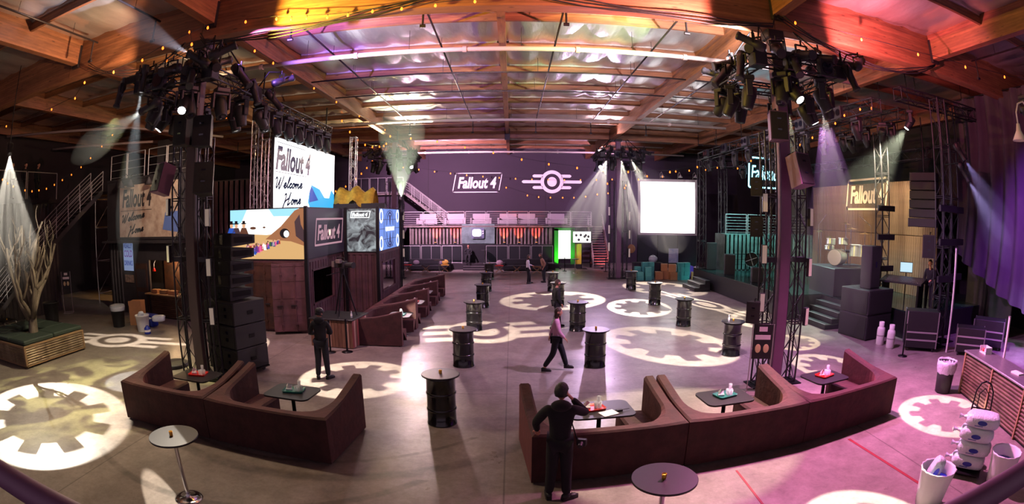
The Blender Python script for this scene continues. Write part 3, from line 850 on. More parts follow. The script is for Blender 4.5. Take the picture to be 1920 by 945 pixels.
# ---------------------------------------------------------------- curved booth sofas
def sofa(loc, rz, W, label, group, D=1.65, hb=0.84, ht=1.12, seat=True):
    t = thing('booth_sofa', label, 'sofa', loc, rz, group)
    th = 0.2; rc = 0.62
    # stations along the U: outer square corners, inner rounded
    st = []
    for k in range(9):                       # left arm, tip to back
        y = D - (D - rc - th) * k / 8
        st.append(((0, y), (th, y)))
    for k in range(1, 8):                    # left corner
        a = PI + (PI / 2) * k / 8
        inn = (th + rc + rc * math.cos(a), th + rc + rc * math.sin(a))
        u = k / 8
        out = (0, (rc + th) * (1 - 2 * u)) if u < 0.5 else ((rc + th) * (2 * u - 1), 0)
        st.append((out, inn))
    for k in range(9):
        x = rc + th + (W - 2 * (rc + th)) * k / 8
        st.append(((x, 0), (x, th)))
    full = st + [((W - o[0], o[1]), (W - i[0], i[1])) for o, i in reversed(st[:16])]
    n = len(full); mb = MB(); vs = []
    for o, i in full:
        s = min(1, max(0, (i[1] - th) / (D - th)))
        h = hb + (ht - hb) * (s ** 1.4)
        vs += [(o[0], o[1], 0.03), (o[0], o[1], h - 0.03), (o[0] + (i[0]-o[0])*.12, o[1] + (i[1]-o[1])*.12, h), (i[0] + (o[0]-i[0])*.2, i[1] + (o[1]-i[1])*.2, h), (i[0], i[1], h - 0.04), (i[0], i[1], 0.03)]
    fs = []
    for k in range(n - 1):
        for j in range(5):
            fs.append((k*6+j, k*6+j+1, (k+1)*6+j+1, (k+1)*6+j))
    fs.append((0,1,2,3,4,5)); fs.append(tuple((n-1)*6 + j for j in (5,4,3,2,1,0)))
    mb.add(vs, [f[::-1] for f in fs], False)
    mb.build('backrest_shell', 'velvet', t)
    # U-shaped seat
    mb = MB(); vs = []; sw = 0.5
    ins = [i for o, i in full]
    mid = [(W/2, th + rc + 0.35)]
    for i in ins:
        dx = 1 if i[0] < W/2 - 1e-6 else -1
        if i[1] >= th + rc - 1e-6: jn = (i[0] + dx * sw, i[1])
        elif abs(i[1] - th) < 1e-6: jn = (i[0], th + sw)
        else:
            cx_ = th + rc if dx > 0 else W - th - rc
            q = Vector((cx_ - i[0], th + rc - i[1])).normalized()
            jn = (i[0] + q.x * sw, i[1] + q.y * sw)
        vs += [(i[0], i[1], .44), (i[0] + (jn[0]-i[0])*.92, i[1] + (jn[1]-i[1])*.92, .46), (jn[0], jn[1], .42), (jn[0], jn[1], .05)]
    fs = []
    for k in range(n - 1):
        for j in range(3):
            fs.append((k*4+j+1, k*4+j, (k+1)*4+j, (k+1)*4+j+1))
    fs.append((3,2,1,0)); fs.append(tuple((n-1)*4 + j for j in range(4)))
    mb.add(vs, fs, False).build('seat', 'velvet', t)
    for x, y in ((.08, .08), (W-.08, .08), (.08, D-.1), (W-.08, D-.1)):
        MB().box(x-.03, x+.03, y-.03, y+.03, 0, .04).build('foot', 'black_plastic', t)
    return t
NEAR = 'brown velvet booth sofas facing away from the balcony'
sofa((0.29, 6.83, 0), R(5.7), 2.5, 'brown velvet booth sofa with a person leaning on its back', NEAR)
sofa((2.80, 7.085, 0), R(4.6), 2.47, 'brown velvet booth sofa, middle one of the right-hand row of three', NEAR)
sofa((5.28, 7.29, 0), R(9.3), 2.82, 'brown velvet booth sofa at the far right end of the row of three', NEAR)
sofa((-8.02, 7.48, 0), R(-2.4), 2.42, 'brown velvet booth sofa nearest the dappled yellow floor at the left', NEAR)
sofa((-5.58, 7.37, 0), R(-5.4), 2.64, 'brown velvet booth sofa with a blue-lit table, right one of the left pair', NEAR)
for k in range(4):
    sofa((-5.05, 17.68 + 2.62 * k, 0), R(-90), 2.6, ('nearest', 'second', 'third', 'farthest')[k] + ' brown velvet booth in the row along the shipping containers', 'booths along the containers')

# ---------------------------------------------------------------- lounge tables with trays
def lounge_table(loc, rz, label, w_=1.0, d_=0.78):
    t = thing('lounge_table', label, 'table', loc, rz, 'black pedestal tables at the booths')
    MB().prism(rrect(w_, d_, .14), .71, .74).build('table_top', 'table_black', t)
    MB().cyl((0, 0, .03), (0, 0, .71), .04, n=12).build('pedestal', 'black_metal', t)
    MB().lathe([(.26, 0), (.26, .015), (.06, .035)], n=24).build('base', 'black_metal', t)
    return t
def tray(loc, rz, mat, label):
    t = thing('serving_tray', label, 'tray', loc, rz, 'plastic serving trays')
    MB().prism(rrect(.42, .3, .05), 0, .012).build('tray_floor', mat, t)
    o = rrect(.42, .3, .05); i = rrect(.38, .26, .04); n = len(o)
    vs = [(x, y, .012) for x, y in i] + [(x*1.04, y*1.05, .035) for x, y in o] + [(x, y, .008) for x, y in o]
    MB().add(vs, [(k, (k+1)%n, n+(k+1)%n, n+k) for k in range(n)] + [(n+k, n+(k+1)%n, 2*n+(k+1)%n, 2*n+k) for k in range(n)]).build('rim', mat, t)
    return t
_tum = MB().lathe([(.028, 0), (.036, .1), (.034, .1), (.027, .006), (0.001, .006)], n=12).mesh('tumbler'); _tum.materials.append(MATS['glass_clear'])
def tumbler(loc, label):
    o = bpy.data.objects.new('tumbler', _tum); COL.objects.link(o); o.location = loc
    return tag(o, label, 'glass', 'drinking glasses on the booth trays')
def napkins(loc, label):
    t = thing('napkin_holder', label, 'napkins', loc)
    MB().bbox(-.06, .06, -.035, .035, 0, .04, .005).build('holder', 'white_plastic', t)
    MB().add([(-.05,-.02,.03),(.05,-.02,.03),(.06,.03,.1),(.0,.0,.15),(-.055,.025,.09),(-.05,.02,.03),(.05,.02,.03)], [(0,1,2,3),(0,3,4),(5,4,3),(5,3,2,6),(0,4,5),(1,6,2)]).build('napkin', 'paper', t)
    return t
TB = [((1.50, 8.12), 5, 'red_plastic', 'beside the leaning person', 'red'), ((3.95, 8.32), 5, 'green_plastic', 'in the middle right booth', 'green'), ((6.66, 8.78), 9, 'red_plastic', 'in the far right booth', 'red'),
      ((-6.78, 8.85), -2, 'red_plastic', 'in the left booth by the speaker stack', 'red'), ((-4.20, 8.55), -5, 'green_plastic', 'in the blue-lit left booth', 'green'),
      ((-3.78, 16.6), -90, 'green_plastic', 'in the nearest container-side booth', 'green'), ((-3.8, 19.2), -90, 'red_plastic', 'in the second container-side booth', 'red'),
      ((-3.9, 21.85), -90, 'green_plastic', 'in the third container-side booth', 'green'), ((-4.0, 24.4), -90, 'red_plastic', 'in the farthest container-side booth', 'red')]
for k, ((x, y), a, m, where, cn) in enumerate(TB):
    lounge_table((x, y, 0), R(a), 'black rounded pedestal table ' + where, 1.0 if k else 1.15)
    ca, sa = math.cos(R(a)), math.sin(R(a))
    def on(u, v): return (x + u*ca - v*sa, y + u*sa + v*ca)
    u0 = -.12 if k == 0 else 0.02
    tray((*on(u0, .04), .7415), R(a + (12 if k < 5 else 0)), m, '%s plastic serving tray on the table %s' % (cn, where))
    for q, (u, v, z) in enumerate(((.06, .07, 0), (.13, .06, 0), (.1, -.01, 0), (.1, .05, .102), (.04, -.0, 0))):
        if k > 5 and q > 2: break
        tumbler((*on(u + u0 + .02, v + .02), .7545 + z), '%s clear drinking glass on the %s tray %s' % (('left', 'right', 'front', 'upper', 'nearest')[q], cn, where))
    napkins((*on(u0 - .1, .02), .7545), 'white napkin holder on the %s tray %s' % (cn, where))
# papers and a radio left on the first table
t = thing('notepad', 'white notepad lying open on the table beside the leaning person', 'notepad', (1.62, 7.9, .7415), R(25))
MB().box(-.15, .15, -.11, .11, 0, .008).build('pages', 'paper', t)
t = thing('two_way_radio', 'black two-way radio with antenna lying on the notepad table', 'radio', (1.82, 7.98, .7415), R(15))
MB().bbox(-.06, .06, -.03, .03, 0, .035, .006).build('body', 'black_plastic', t); MB().cyl((.06, 0, .02), (.2, .01, .02), .006, n=6).build('antenna', 'black_plastic', t)

# ---------------------------------------------------------------- standing tables and barrels
def candle(loc, label):
    t = thing('candle_cup', label, 'candle', loc, 0, 'amber glass candle cups')
    MB().lathe([(.026, 0), (.032, .07), (.029, .07), (.024, .008), (0.001, .008)], n=12).build('cup', 'gold', t)
    MB().cyl((0, 0, .009), (0, 0, .05), .023, n=10).build('wax', 'candle_glow', t)
    return t
for (x, y), lab, mt in (((-4.76, 5.33), 'round standing table with chrome pedestal at the lower left', 'table_black'), ((1.76, 5.02), 'round black standing table in front of the right-hand sofas', 'table_black')):
    t = thing('standing_table', lab, 'table', (x, y, 0))
    MB().lathe([(.38, 1.02), (.4, 1.025), (.4, 1.045), (.395, 1.05)], n=48).build('table_top', mt, t)
    MB().cyl((0, 0, .03), (0, 0, 1.02), .033, n=16).build('pedestal', 'chrome', t)
    MB().lathe([(.24, 0), (.24, .012), (.2, .022), (.05, .04), (.045, .08)], n=36).build('base', 'chrome', t)
    MB().lathe([(.12, 1.0), (.12, 1.02)], n=20).build('mount_plate', 'black_metal', t)
    candle((x - .02, y - .02, 1.0505), 'amber candle cup on the ' + ('chrome-legged table at the lower left' if x < 0 else 'black table before the right-hand sofas'))
def barrel(loc, label):
    t = thing('oil_drum_table', label, 'barrel', loc, 0, 'black oil drum tables')
    MB().lathe([(.285, 0), (.295, .0), (.295, .025), (.283, .035), (.283, .31), (.283, .66), (.283, .94), (.295, .95), (.295, .985), (.27, .985)], n=32).build('drum', 'drum_black', t)
    for z in (.32, .65):
        MB().lathe([(.283, z-.03), (.298, z-.012), (.298, z+.012), (.283, z+.03)], n=32).build('hoop', 'drum_black', t)
    MB().lathe([(.36, 1.0), (.372, 1.005), (.372, 1.025), (.365, 1.03)], n=40).build('round_top', 'table_black', t)
    MB().box(-.1, .1, -.1, .1, .985, 1.0).build('cleat', 'black_metal', t)
    return t
b0 = barrel((-1.37, 9.28, 0), 'nearest black oil drum table, in front of the left aisle')
BR = [((-1.31, 13.28), 'second black oil drum table down the left row'), ((-1.34, 17.7), 'third black oil drum table down the left row'), ((-1.3, 22.3), 'fourth black oil drum table down the left row'), ((-1.38, 27.2), 'fifth black oil drum table down the left row'), ((-1.45, 32.4), 'farthest black oil drum table down the left row'),
      ((2.24, 13.16), 'nearest black oil drum table of the middle row, beside the pink walker'), ((2.32, 17.6), 'second black oil drum table of the middle row'), ((2.1, 22.9), 'third black oil drum table of the middle row'), ((2.2, 27.2), 'farthest black oil drum table of the middle row'),
      ((6.5, 13.6), 'nearest black oil drum table of the right row with a water bottle'), ((6.42, 17.9), 'second black oil drum table of the right row'), ((6.6, 22.6), 'third black oil drum table of the right row'), ((6.64, 27.6), 'farthest black oil drum table of the right row')]
for (x, y), lb in BR: dup(b0, (x, y, 0), random.uniform(0, 3), lb)
for (x, y), lb in [((-1.37, 9.28), 'nearest black oil drum table')] + BR:
    candle((x, y, 1.0305), 'amber candle cup on the ' + lb.replace('black ', '').split(',')[0].split(' with')[0].split(' down')[0] + (' of the left row' if 'down the left' in lb else ''))
def bottle(loc, label):
    t = thing('water_bottle', label, 'bottle', loc)
    MB().lathe([(.03, 0), (.032, .01), (.032, .13), (.014, .17), (.014, .19)], n=12).build('bottle_body', 'glass_clear', t)
    MB().cyl((0, 0, .19), (0, 0, .21), .016, n=10).build('cap', 'white_plastic', t)
    MB().lathe([(.0325, .06), (.0325, .11)], n=12).build('paper_band', 'paper', t)
bottle((6.3, 13.5, 1.0305), 'clear water bottle standing on an oil drum table by the right tower')

# ---------------------------------------------------------------- planter with a bare tree
PX, PY, PA = -14.0, 8.55, R(90)
t = thing('planter_box', 'square corrugated planter bench with dark green cushions at the left edge', 'planter', (-14.05, 8.6, 0))
# footprint: x from -3.3 to 0, y from 0 to 2.85
for (x0, x1, y0, y1) in ((-3.3, 0, 0, .04), (-.04, 0, .04, 2.85), (-3.3, -3.26, .04, 2.85), (-3.26, -.04, 2.81, 2.85)):
    MB().box(x0, x1, y0, y1, .06, .66).build('backing', 'plywood', t)
def corr(mb, p0, p1, z0, z1, n, amp, out):
    """horizontally ribbed sheet standing from p0 to p1"""
    vs = []; m = n * 4
    for k in range(m + 1):
        z = z0 + (z1 - z0) * k / m; a = amp * (0.5 + 0.5 * math.sin(2 * PI * k / 4))
        for p in (p0, p1): vs.append((p[0] + out[0]*a, p[1] + out[1]*a, z))
    return mb.add(vs, [(2*k, 2*k+1, 2*k+3, 2*k+2) for k in range(m)], True)
corr(MB(), (-3.28, -.012), (-.02, -.012), .1, .62, 7, .045, (0, -1)).build('ribbed_sheet', 'corrugated', t)
corr(MB(), (.012, .02), (.012, 2.83), .1, .62, 7, .045, (1, 0)).build('ribbed_sheet', 'corrugated', t)
for (x, y) in ((0, 0), (0, 2.83), (-3.28, 0)):
    MB().bbox(x-.04, x+.05, y-.05, y+.04, .04, .68, .008).build('corner_post', 'plywood', t)
for y in (-.05, ): MB().bbox(-3.3, .05, -.06, .02, .62, .68, .008).build('edge_board', 'plywood', t)
MB().bbox(-.02, .06, -.05, 2.85, .62, .68, .008).build('edge_board', 'plywood', t)
MB().bbox(-3.3, .05, -.05, .02, .05, .1, .008).build('edge_board', 'plywood', t); MB().bbox(-.02, .05, -.05, 2.85, .05, .1, .008).build('edge_board', 'plywood', t)
for (x0, x1, y0, y1) in ((-1.1, .02, .0, 1.4), (-1.1, .02, 1.42, 2.83), (-2.2, -1.12, .0, .95), (-3.28, -2.22, .0, 1.4), (-3.28, -2.22, 1.42, 2.83), (-2.2, -1.12, 1.85, 2.83)):
    MB().bbox(x0, x1, y0, y1, .68, .82, .035).build('seat_cushion', 'cushion_green', t)
MB().box(-2.2, -1.12, .97, 1.83, .3, .62).build('soil', 'hair_brown', t)
tr = thing('bare_tree', 'leafless pale tree with upright twisted branches growing from the planter', 'tree', (-15.0, 9.75, .6))
rt = random.Random(12)
def branch(p, d, r, L_, depth, mb):
    n = 6; pts = [p]; rad = [r]; q = p.copy(); dd = d.copy()
    for i in range(n):
        dd = (dd + Vector((rt.uniform(-.3, .3), rt.uniform(-.3, .3), rt.uniform(.0, .25)))).normalized()
        q = q + dd * (L_ / n); pts.append(q.copy()); rad.append(max(.008, r * (1 - .62 * (i + 1) / n)))
    mb.tube(pts, r, 7 if depth < 2 else 5, rad)
    if depth < 2:
        for k in range(3 if depth < 1 else 2):
            i = rt.randint(2, n - 1)
            a = Vector((rt.uniform(-1, 1), rt.uniform(-1, 1), rt.uniform(.4, 1.0))).normalized()
            branch(pts[i].copy(), (dd * .55 + a * .6).normalized(), rad[i] * .75, L_ * rt.uniform(.4, .62), depth + 1, mb)
mb = MB()
mb.tube([(0, 0, -.3), (.02, -.02, .2), (-.02, .03, .55), (.0, .0, .95)], .2, 10, [.3, .2, .17, .19]); mb.build('trunk', 'bark', tr)
for k, (dx, dy, L_, r) in enumerate(((-.62, .1, 2.6, .14), (-.3, -.5, 2.4, .13), (.05, .35, 3.0, .15), (.62, -.1, 2.7, .13), (.25, -.45, 2.3, .1), (-.1, .55, 2.8, .12), (-.75, .5, 2.2, .1))):
    mb = MB(); d = Vector((dx, dy, 1)).normalized()
    branch(Vector((dx * .15, dy * .15, .6 + .03 * k)), d, r, L_, 0, mb)
    mb.build('limb', 'bark', tr)

# ---------------------------------------------------------------- right-hand bar, bins and ice
BX, BY, BA = 10.95, 7.85, math.atan2(-3.25, -1.35)
t = thing('corrugated_bar', 'bar counter faced with rusty corrugated metal at the right edge', 'bar counter', (BX, BY, 0), BA)
# local x runs along the front toward the camera, local y away from the room
MB().box(0, 4.6, .03, .7, 0, 1.02).build('carcass', 'black_plastic', t)
corr(MB(), (0.02, .01), (4.6, .01), .06, 1.0, 12, .035, (0, -1)).build('ribbed_sheet', 'corrugated_rust', t)
for x in (0.0, 1.55, 3.1): MB().bbox(x-.03, x+.03, -.04, .03, 0, 1.04, .006).build('frame_post', 'plywood', t)
MB().bbox(-.06, 4.6, -.06, .78, 1.04, 1.09, .012).build('counter_top', 'galvanized', t)
corr(MB(), (-.005, .72), (-.005, .02), .06, 1.0, 12, .02, (-1, 0)).build('end_sheet', 'corrugated_rust', t)
ca, sa = math.cos(BA), math.sin(BA)
def onbar(u, v): return (BX + u*ca - v*sa, BY + u*sa + v*ca)
t = thing('bar_caddy', 'small open box of garnishes standing on the corrugated bar', 'box', (*onbar(.35, .45), 1.0905), BA)
MB().box(-.17, .17, -.11, .11, 0, .02).build('floor_board', 'white_plastic', t)
for (x0, x1, y0, y1) in ((-.17, .17, .1, .11), (-.17, -.16, -.11, .1), (.16, .17, -.11, .1)): MB().box(x0, x1, y0, y1, .02, .16).build('side', 'white_plastic', t)
for i in range(3): MB().lathe([(.03, .02), (.035, .1), (.0, .1)], c=(-.1 + .1*i, -.02, 0), n=10).build('jar', ('red_plastic', 'glass_clear', 'cardboard')[i], t)
t = thing('paper_stack', 'white paper stack lying on the corrugated bar top', 'paper', (*onbar(2.2, .35), 1.0905), BA + .2)
MB().box(-.15, .15, -.1, .1, 0, .03).build('sheets', 'paper', t)
t = thing('lined_bin', 'black bin with a clear plastic liner at the end of the corrugated bar', 'bin', (10.55, 8.2, 0))
MB().lathe([(.2, 0), (.23, .02), (.27, .78), (.25, .78), (.2, .04), (0.001, .04)], n=24).build('bin_body', 'black_plastic', t)
mb = MB(); n = 28; vs = []
for k, (r, z) in enumerate(((.262, .5), (.285, .62), (.30, .72), (.29, .82), (.262, .80), (.2, .55))):
    for i in range(n):
        rr = r * (1 + .05 * math.sin(i * 2.9 + k)); vs.append((rr*math.cos(2*PI*i/n), rr*math.sin(2*PI*i/n), z + .012*math.sin(i*1.7 + k)))
mb.add(vs, [(k*n+i, k*n+(i+1)%n, (k+1)*n+(i+1)%n, (k+1)*n+i) for k in range(5) for i in range(n)], True).build('liner', 'bag_plastic', t)
def ice_bin(loc, label, bag):
    t = thing('ice_tub', label, 'bin', loc, 0, 'white tubs holding ice')
    n = 28; vs = []
    for k, (r, z) in enumerate(((.21, 0), (.235, .3), (.27, .66), (.285, .7), (.28, .73), (.262, .7), (.24, .45), (.2, .05))):
        for i in range(n):
            rr = r * (1 + (.035 * math.sin(i * 2.6 + k * .6) if 0 < k < 6 else 0)); vs.append((rr*math.cos(2*PI*i/n), rr*math.sin(2*PI*i/n), z))
    MB().add(vs, [(k*n+i, k*n+(i+1)%n, (k+1)*n+(i+1)%n, (k+1)*n+i) for k in range(7) for i in range(n)] + [tuple(range(n-1,-1,-1)), tuple(7*n+i for i in range(n))], True).build('tub', 'white_plastic', t)
    MB().lathe([(.23, .5), (0.001, .52)], n=20).build('blue_lining', 'blue_plastic', t)
    t.scale = (1.12, 1.12, .84)
    return t
ice_bin((6.12, 4.4, 0), 'white cloth-wrapped tub with an ice bag sticking out at the lower right', True)
ice_bin((7.75, 4.0, 0), 'white tub with blue lining behind the handrail at the lower right corner', False)
def ice_bag(loc, rot, label, s=(1, 1, 1), mark=True, group='clear bags of ice'):
    t = thing('ice_bag', label, 'ice bag', loc, 0, group); t.rotation_euler = rot
    rr = random.Random(int(loc[2] * 100 + loc[0] * 10)); mb = MB(); n, m = 18, 10; vs = []
    for k in range(m + 1):
        a = PI * k / m
        for i in range(n):
            th = 2 * PI * i / n
            e = lambda c: math.copysign(abs(c) ** .55, c)
            j = 1 + rr.uniform(-.05, .05)
            vs.append((.36*s[0]*j*e(math.sin(a))*e(math.cos(th)), .22*s[1]*j*e(math.sin(a))*e(math.sin(th)), .125*s[2]*(1-e(math.cos(a))) * 1.0))
    mb.add(vs, [(k*n+i, k*n+(i+1)%n, (k+1)*n+(i+1)%n, (k+1)*n+i) for k in range(m) for i in range(n)], True).build('bag', 'ice', t)
    mb = MB(); n2 = 12; vs = []
    for k, (x, r) in enumerate(((.33, .09), (.4, .035), (.43, .03), (.5, .075))):
        for i in range(n2):
            vs.append((-x*s[0], r*math.cos(2*PI*i/n2)*(1+.2*(i%2)), .13*s[2] + r*.6*math.sin(2*PI*i/n2)))
    mb.add(vs, [(k*n2+i, k*n2+(i+1)%n2, (k+1)*n2+(i+1)%n2, (k+1)*n2+i) for k in range(3) for i in range(n2)], True).build('tied_neck', 'bag_plastic', t)
    if mark:
        T = basis((0, -.224*s[1], .13*s[2]), (1, 0, 0))
        P = [(.1*math.cos(R(20*i)), .04*math.sin(R(20*i))) for i in range(18)]
        MB().prism(P, 0, .004, T).build('printed_mark', 'blue_plastic', t); MB().prism([(-.15, -.06), (.02, -.06), (.02, -.05), (-.15, -.05)], 0, .004, T).build('printed_mark', 'blue_plastic', t)
    return t
A0 = R(-57)
for k, (dx, dz, lab) in enumerate(((0, 0.0, 'lowest ice bag of the white stack'), (.05, .245, 'second ice bag from the floor in the white stack'), (.02, .49, 'third ice bag from the floor in the white stack'), (.08, .735, 'topmost ice bag of the white stack'))):
    ice_bag((7.55 + dx * .6, 4.75 - dx * .8, dz + .11), (0, 0, A0), lab)
ice_bag((6.2, 4.42, .5), (R(10), R(-68), R(-50)), 'ice bag standing upright in the white tub', (.62, .6, .8), True, None)
t = thing('hand_truck', 'black tubular hand truck holding the stack of ice bags', 'hand truck', (7.78, 4.92, 0), R(-57))
for x in (-.2, .2): MB().tube([(x, 0, .1), (x, .03, 1.05), (x*.9, .05, 1.35), (x*.5, .06, 1.48), (0, .06, 1.52)], .016, 8).build('frame_rail', 'black_metal', t)
for z in (.35, .75, 1.05): MB().cyl((-.2, .02, z), (.2, .02, z), .013, n=6).build('crossbar', 'black_metal', t)
MB().tube([(-.1, .03, 1.05), (-.1, .04, 1.3), (0, .05, 1.4), (.1, .04, 1.3), (.1, .03, 1.05)], .012, 6).build('handle_loop', 'black_metal', t)
MB().box(-.34, .34, -.62, .02, .09, .105).build('toe_plate', 'black_metal', t)
for x in (-.27, .27): MB().cyl((x-.03, .08, .12), (x+.03, .08, .12), .12, n=18).build('wheel', 'black_plastic', t)
o = MB().box(-.035, .035, 0, 2.6, 0, .004).build('floor_tape', 'red_tape'); o.location = (6.44, 4.5, 0.001); o.rotation_euler[2] = R(3.0); tag(o, 'red tape line across the pink-lit concrete at the lower right', 'tape')
o = MB().box(-.02, .02, 0, 2.0, 0, .004).build('floor_tape', 'red_tape'); o.location = (3.55, 4.75, 0.001); o.rotation_euler[2] = R(-2.0); tag(o, 'faint red tape line in front of the middle right sofa', 'tape')
# ---------------------------------------------------------------- the balcony handrail in front of the camera
t = thing('balcony_handrail', 'round handrail in painted purple light at the lower corners of the view', 'handrail', (0, .52, 0))
MB().cyl((-4, 0, 3.46), (4, 0, 3.46), .033, n=20).build('top_tube', 'purple_lit_tint', t)
for x in (-3.2, -1.6, 1.6, 3.2): MB().cyl((x, 0, 2.42), (x, 0, 3.44), .025, n=10).build('post', 'purple_lit_tint', t)
t = thing('balcony', 'concrete balcony below the camera', 'balcony'); MB().box(-8, 8, -3.5, .62, 2.2, 2.4).build('deck', 'wall_dark', t)
for x in (-7.8, 7.8):
    for y in (-3.3, .4): MB().box(x-.1, x+.1, y-.1, y+.1, 0, 2.2).build('post', 'black_metal', t)
# ---------------------------------------------------------------- shipping containers with screens
def corr_v(mb, p0, p1, z0, z1, out, pitch=.28, dep=.045):
    """vertically ribbed container sheet from p0 to p1 (xy), ribs standing out along out"""
    p0 = Vector((*p0, 0)); p1 = Vector((*p1, 0)); d = p1 - p0; n = max(1, round(d.length / pitch)); o = Vector((*out, 0)); vs = []
    for k in range(n):
        for f, a in ((0, 0), (.3, 0), (.42, 1), (.88, 1)):
            p = p0 + d * ((k + f) / n) + o * (dep * a)
            vs += [(p.x, p.y, z0), (p.x, p.y, z1)]
    vs += [(p1.x, p1.y, z0), (p1.x, p1.y, z1)]
    m = len(vs) // 2
    return mb.add(vs, [(2*k, 2*k+2, 2*k+3, 2*k+1) for k in range(m - 1)])
def rib_plate(t, name, mat, p0, p1, z0, z1, out):
    return corr_v(MB(), p0, p1, z0, z1, out).build(name, mat, t)
def frame_posts(t, mat, x0, x1, y0, y1, h, s=.12):
    for x in (x0, x1):
        for y in (y0, y1):
            MB().bbox(x - s/2, x + s/2, y - s/2, y + s/2, 0, h, .01).build('corner_post', mat, t)
    for y in (y0, y1):
        for z in (.08, h - .06): MB().box(x0, x1, y - .05, y + .05, z - .06, z + .06).build('rail', mat, t)
    for x in (x0, x1):
        for z in (.08, h - .06): MB().box(x - .05, x + .05, y0, y1, z - .06, z + .06).build('rail', mat, t)

# container nearest the camera: doors toward us, a serving window in its right side
t = thing('shipping_container', 'brown shipping container with open doors under the crowd picture screen', 'container', (-9.65, 16.45, 0))
W_, D_ = 2.5, 3.9
frame_posts(t, 'container_brown', 0, W_, 0, D_, 2.6)
MB().box(0, W_, 0, D_, 0.02, .08).build('container_floor', 'door_rust', t)
MB().box(0, W_, 0, D_, 2.54, 2.6).build('roof', 'container_dark', t)
rib_plate(t, 'side_wall', 'container_brown', (0.02, 0), (0.02, D_), .1, 2.54, (-1, 0))
rib_plate(t, 'back_wall', 'container_brown', (0, D_ - .03), (W_, D_ - .03), .1, 2.54, (0, 1))
for (y0, y1, z0, z1) in ((.06, .55, .1, 2.54), (.55, 2.75, .1, .95), (.55, 2.75, 2.15, 2.54), (2.75, D_, .1, 2.54)):
    rib_plate(t, 'window_side_wall', 'container_brown', (W_ + .0, y0), (W_ + .0, y1), z0, z1, (1, 0))
for (y0, y1, z0, z1) in ((.5, 2.8, .9, .96), (.5, 2.8, 2.14, 2.2), (.5, .56, .9, 2.2), (2.74, 2.8, .9, 2.2)):
    MB().box(W_ - .03, W_ + .07, y0, y1, z0, z1).build('window_frame', 'container_brown', t)
def cdoor(t, hinge, ang, w_, lab_mat, f=1):
    d = MB().box(0, w_, -.03, .03, .12, 2.5)
    o = d.build('door', lab_mat, t, (hinge[0], hinge[1], 0), ang)
    for z in (.14, .7, 1.3, 1.9, 2.42): MB().box(.02, w_ - .02, min(-.045*f, -.03*f), max(-.045*f, -.03*f), z - .03, z + .03).build('door_rib', lab_mat, o)
    for x in (w_ * .3, w_ * .72):
        MB().cyl((x, -.07*f, .1), (x, -.07*f, 2.48), .017, n=8).build('lock_bar', lab_mat, o)
        MB().box(x - .03, x + .18, min(-.1*f, -.06*f), max(-.1*f, -.06*f), 1.0, 1.05).build('lock_handle', 'dark_pipe', o)
        for z in (.35, 1.2, 2.1): MB().box(x - .04, x + .04, min(-.09*f, -.03*f), max(-.09*f, -.03*f), z, z + .07).build('bar_keeper', lab_mat, o)
    return o
cdoor(t, (0.02, -.06), R(-2), 1.2, 'door_rust')
cdoor(t, (2.48, -.06), R(204), 1.2, 'container_brown', -1)
t = thing('road_case_rack', 'black equipment rack seen inside the container window', 'rack', (-7.9, 17.3, .08))
MB().bbox(-.35, .35, -.4, .4, 0, 1.75, .02).build('case_body', 'black_plastic', t)
for z in (.3, .7, 1.1, 1.5): MB().box(.345, .36, -.34, .34, z, z + .28).build('rack_unit', 'rig_black', t)
for y in (-.38, .38): MB().box(.33, .37, y - .02, y + .02, 0, 1.75).build('edge_trim', 'galvanized', t)

t = thing('shipping_container', 'brown shipping container beside the booth row, under the blue test card screen', 'container', (-8.0, 20.48, 0))
W2, D2 = 2.45, 3.95
frame_posts(t, 'container_brown', 0, W2, 0, D2, 2.6)
MB().box(0, W2, 0, D2, 2.54, 2.6).build('roof', 'container_dark', t)
MB().box(0, W2, 0, D2, .02, .08).build('container_floor', 'door_rust', t)
rib_plate(t, 'end_wall', 'container_brown', (0, .02), (W2, .02), .1, 2.54, (0, -1))
for (y0, y1, z0, z1) in ((.06, .5, .1, 2.54), (.5, 2.9, .1, .9), (.5, 2.9, 2.1, 2.54), (2.9, D2, .1, 2.54)):
    rib_plate(t, 'window_side_wall', 'container_brown', (W2, y0), (W2, y1), z0, z1, (1, 0))
rib_plate(t, 'side_wall', 'container_brown', (0.02, 0), (0.02, D2), .1, 2.54, (-1, 0))
for (y0, y1, z0, z1) in ((.45, 2.95, .85, .92), (.45, 2.95, 2.08, 2.14), (.45, .52, .85, 2.14), (2.88, 2.95, .85, 2.14)):
    MB().box(W2 - .03, W2 + .07, y0, y1, z0, z1).build('window_frame', 'container_brown', t)
for y in (.9, 1.7, 2.5): MB().box(W2 - .7, W2 - .6, y, y + .05, .9, 2.1).build('inner_shelf_post', 'container_grey', t)
MB().box(W2 - .75, W2 - .55, .5, 2.9, 1.45, 1.5).build('inner_shelf', 'container_grey', t)
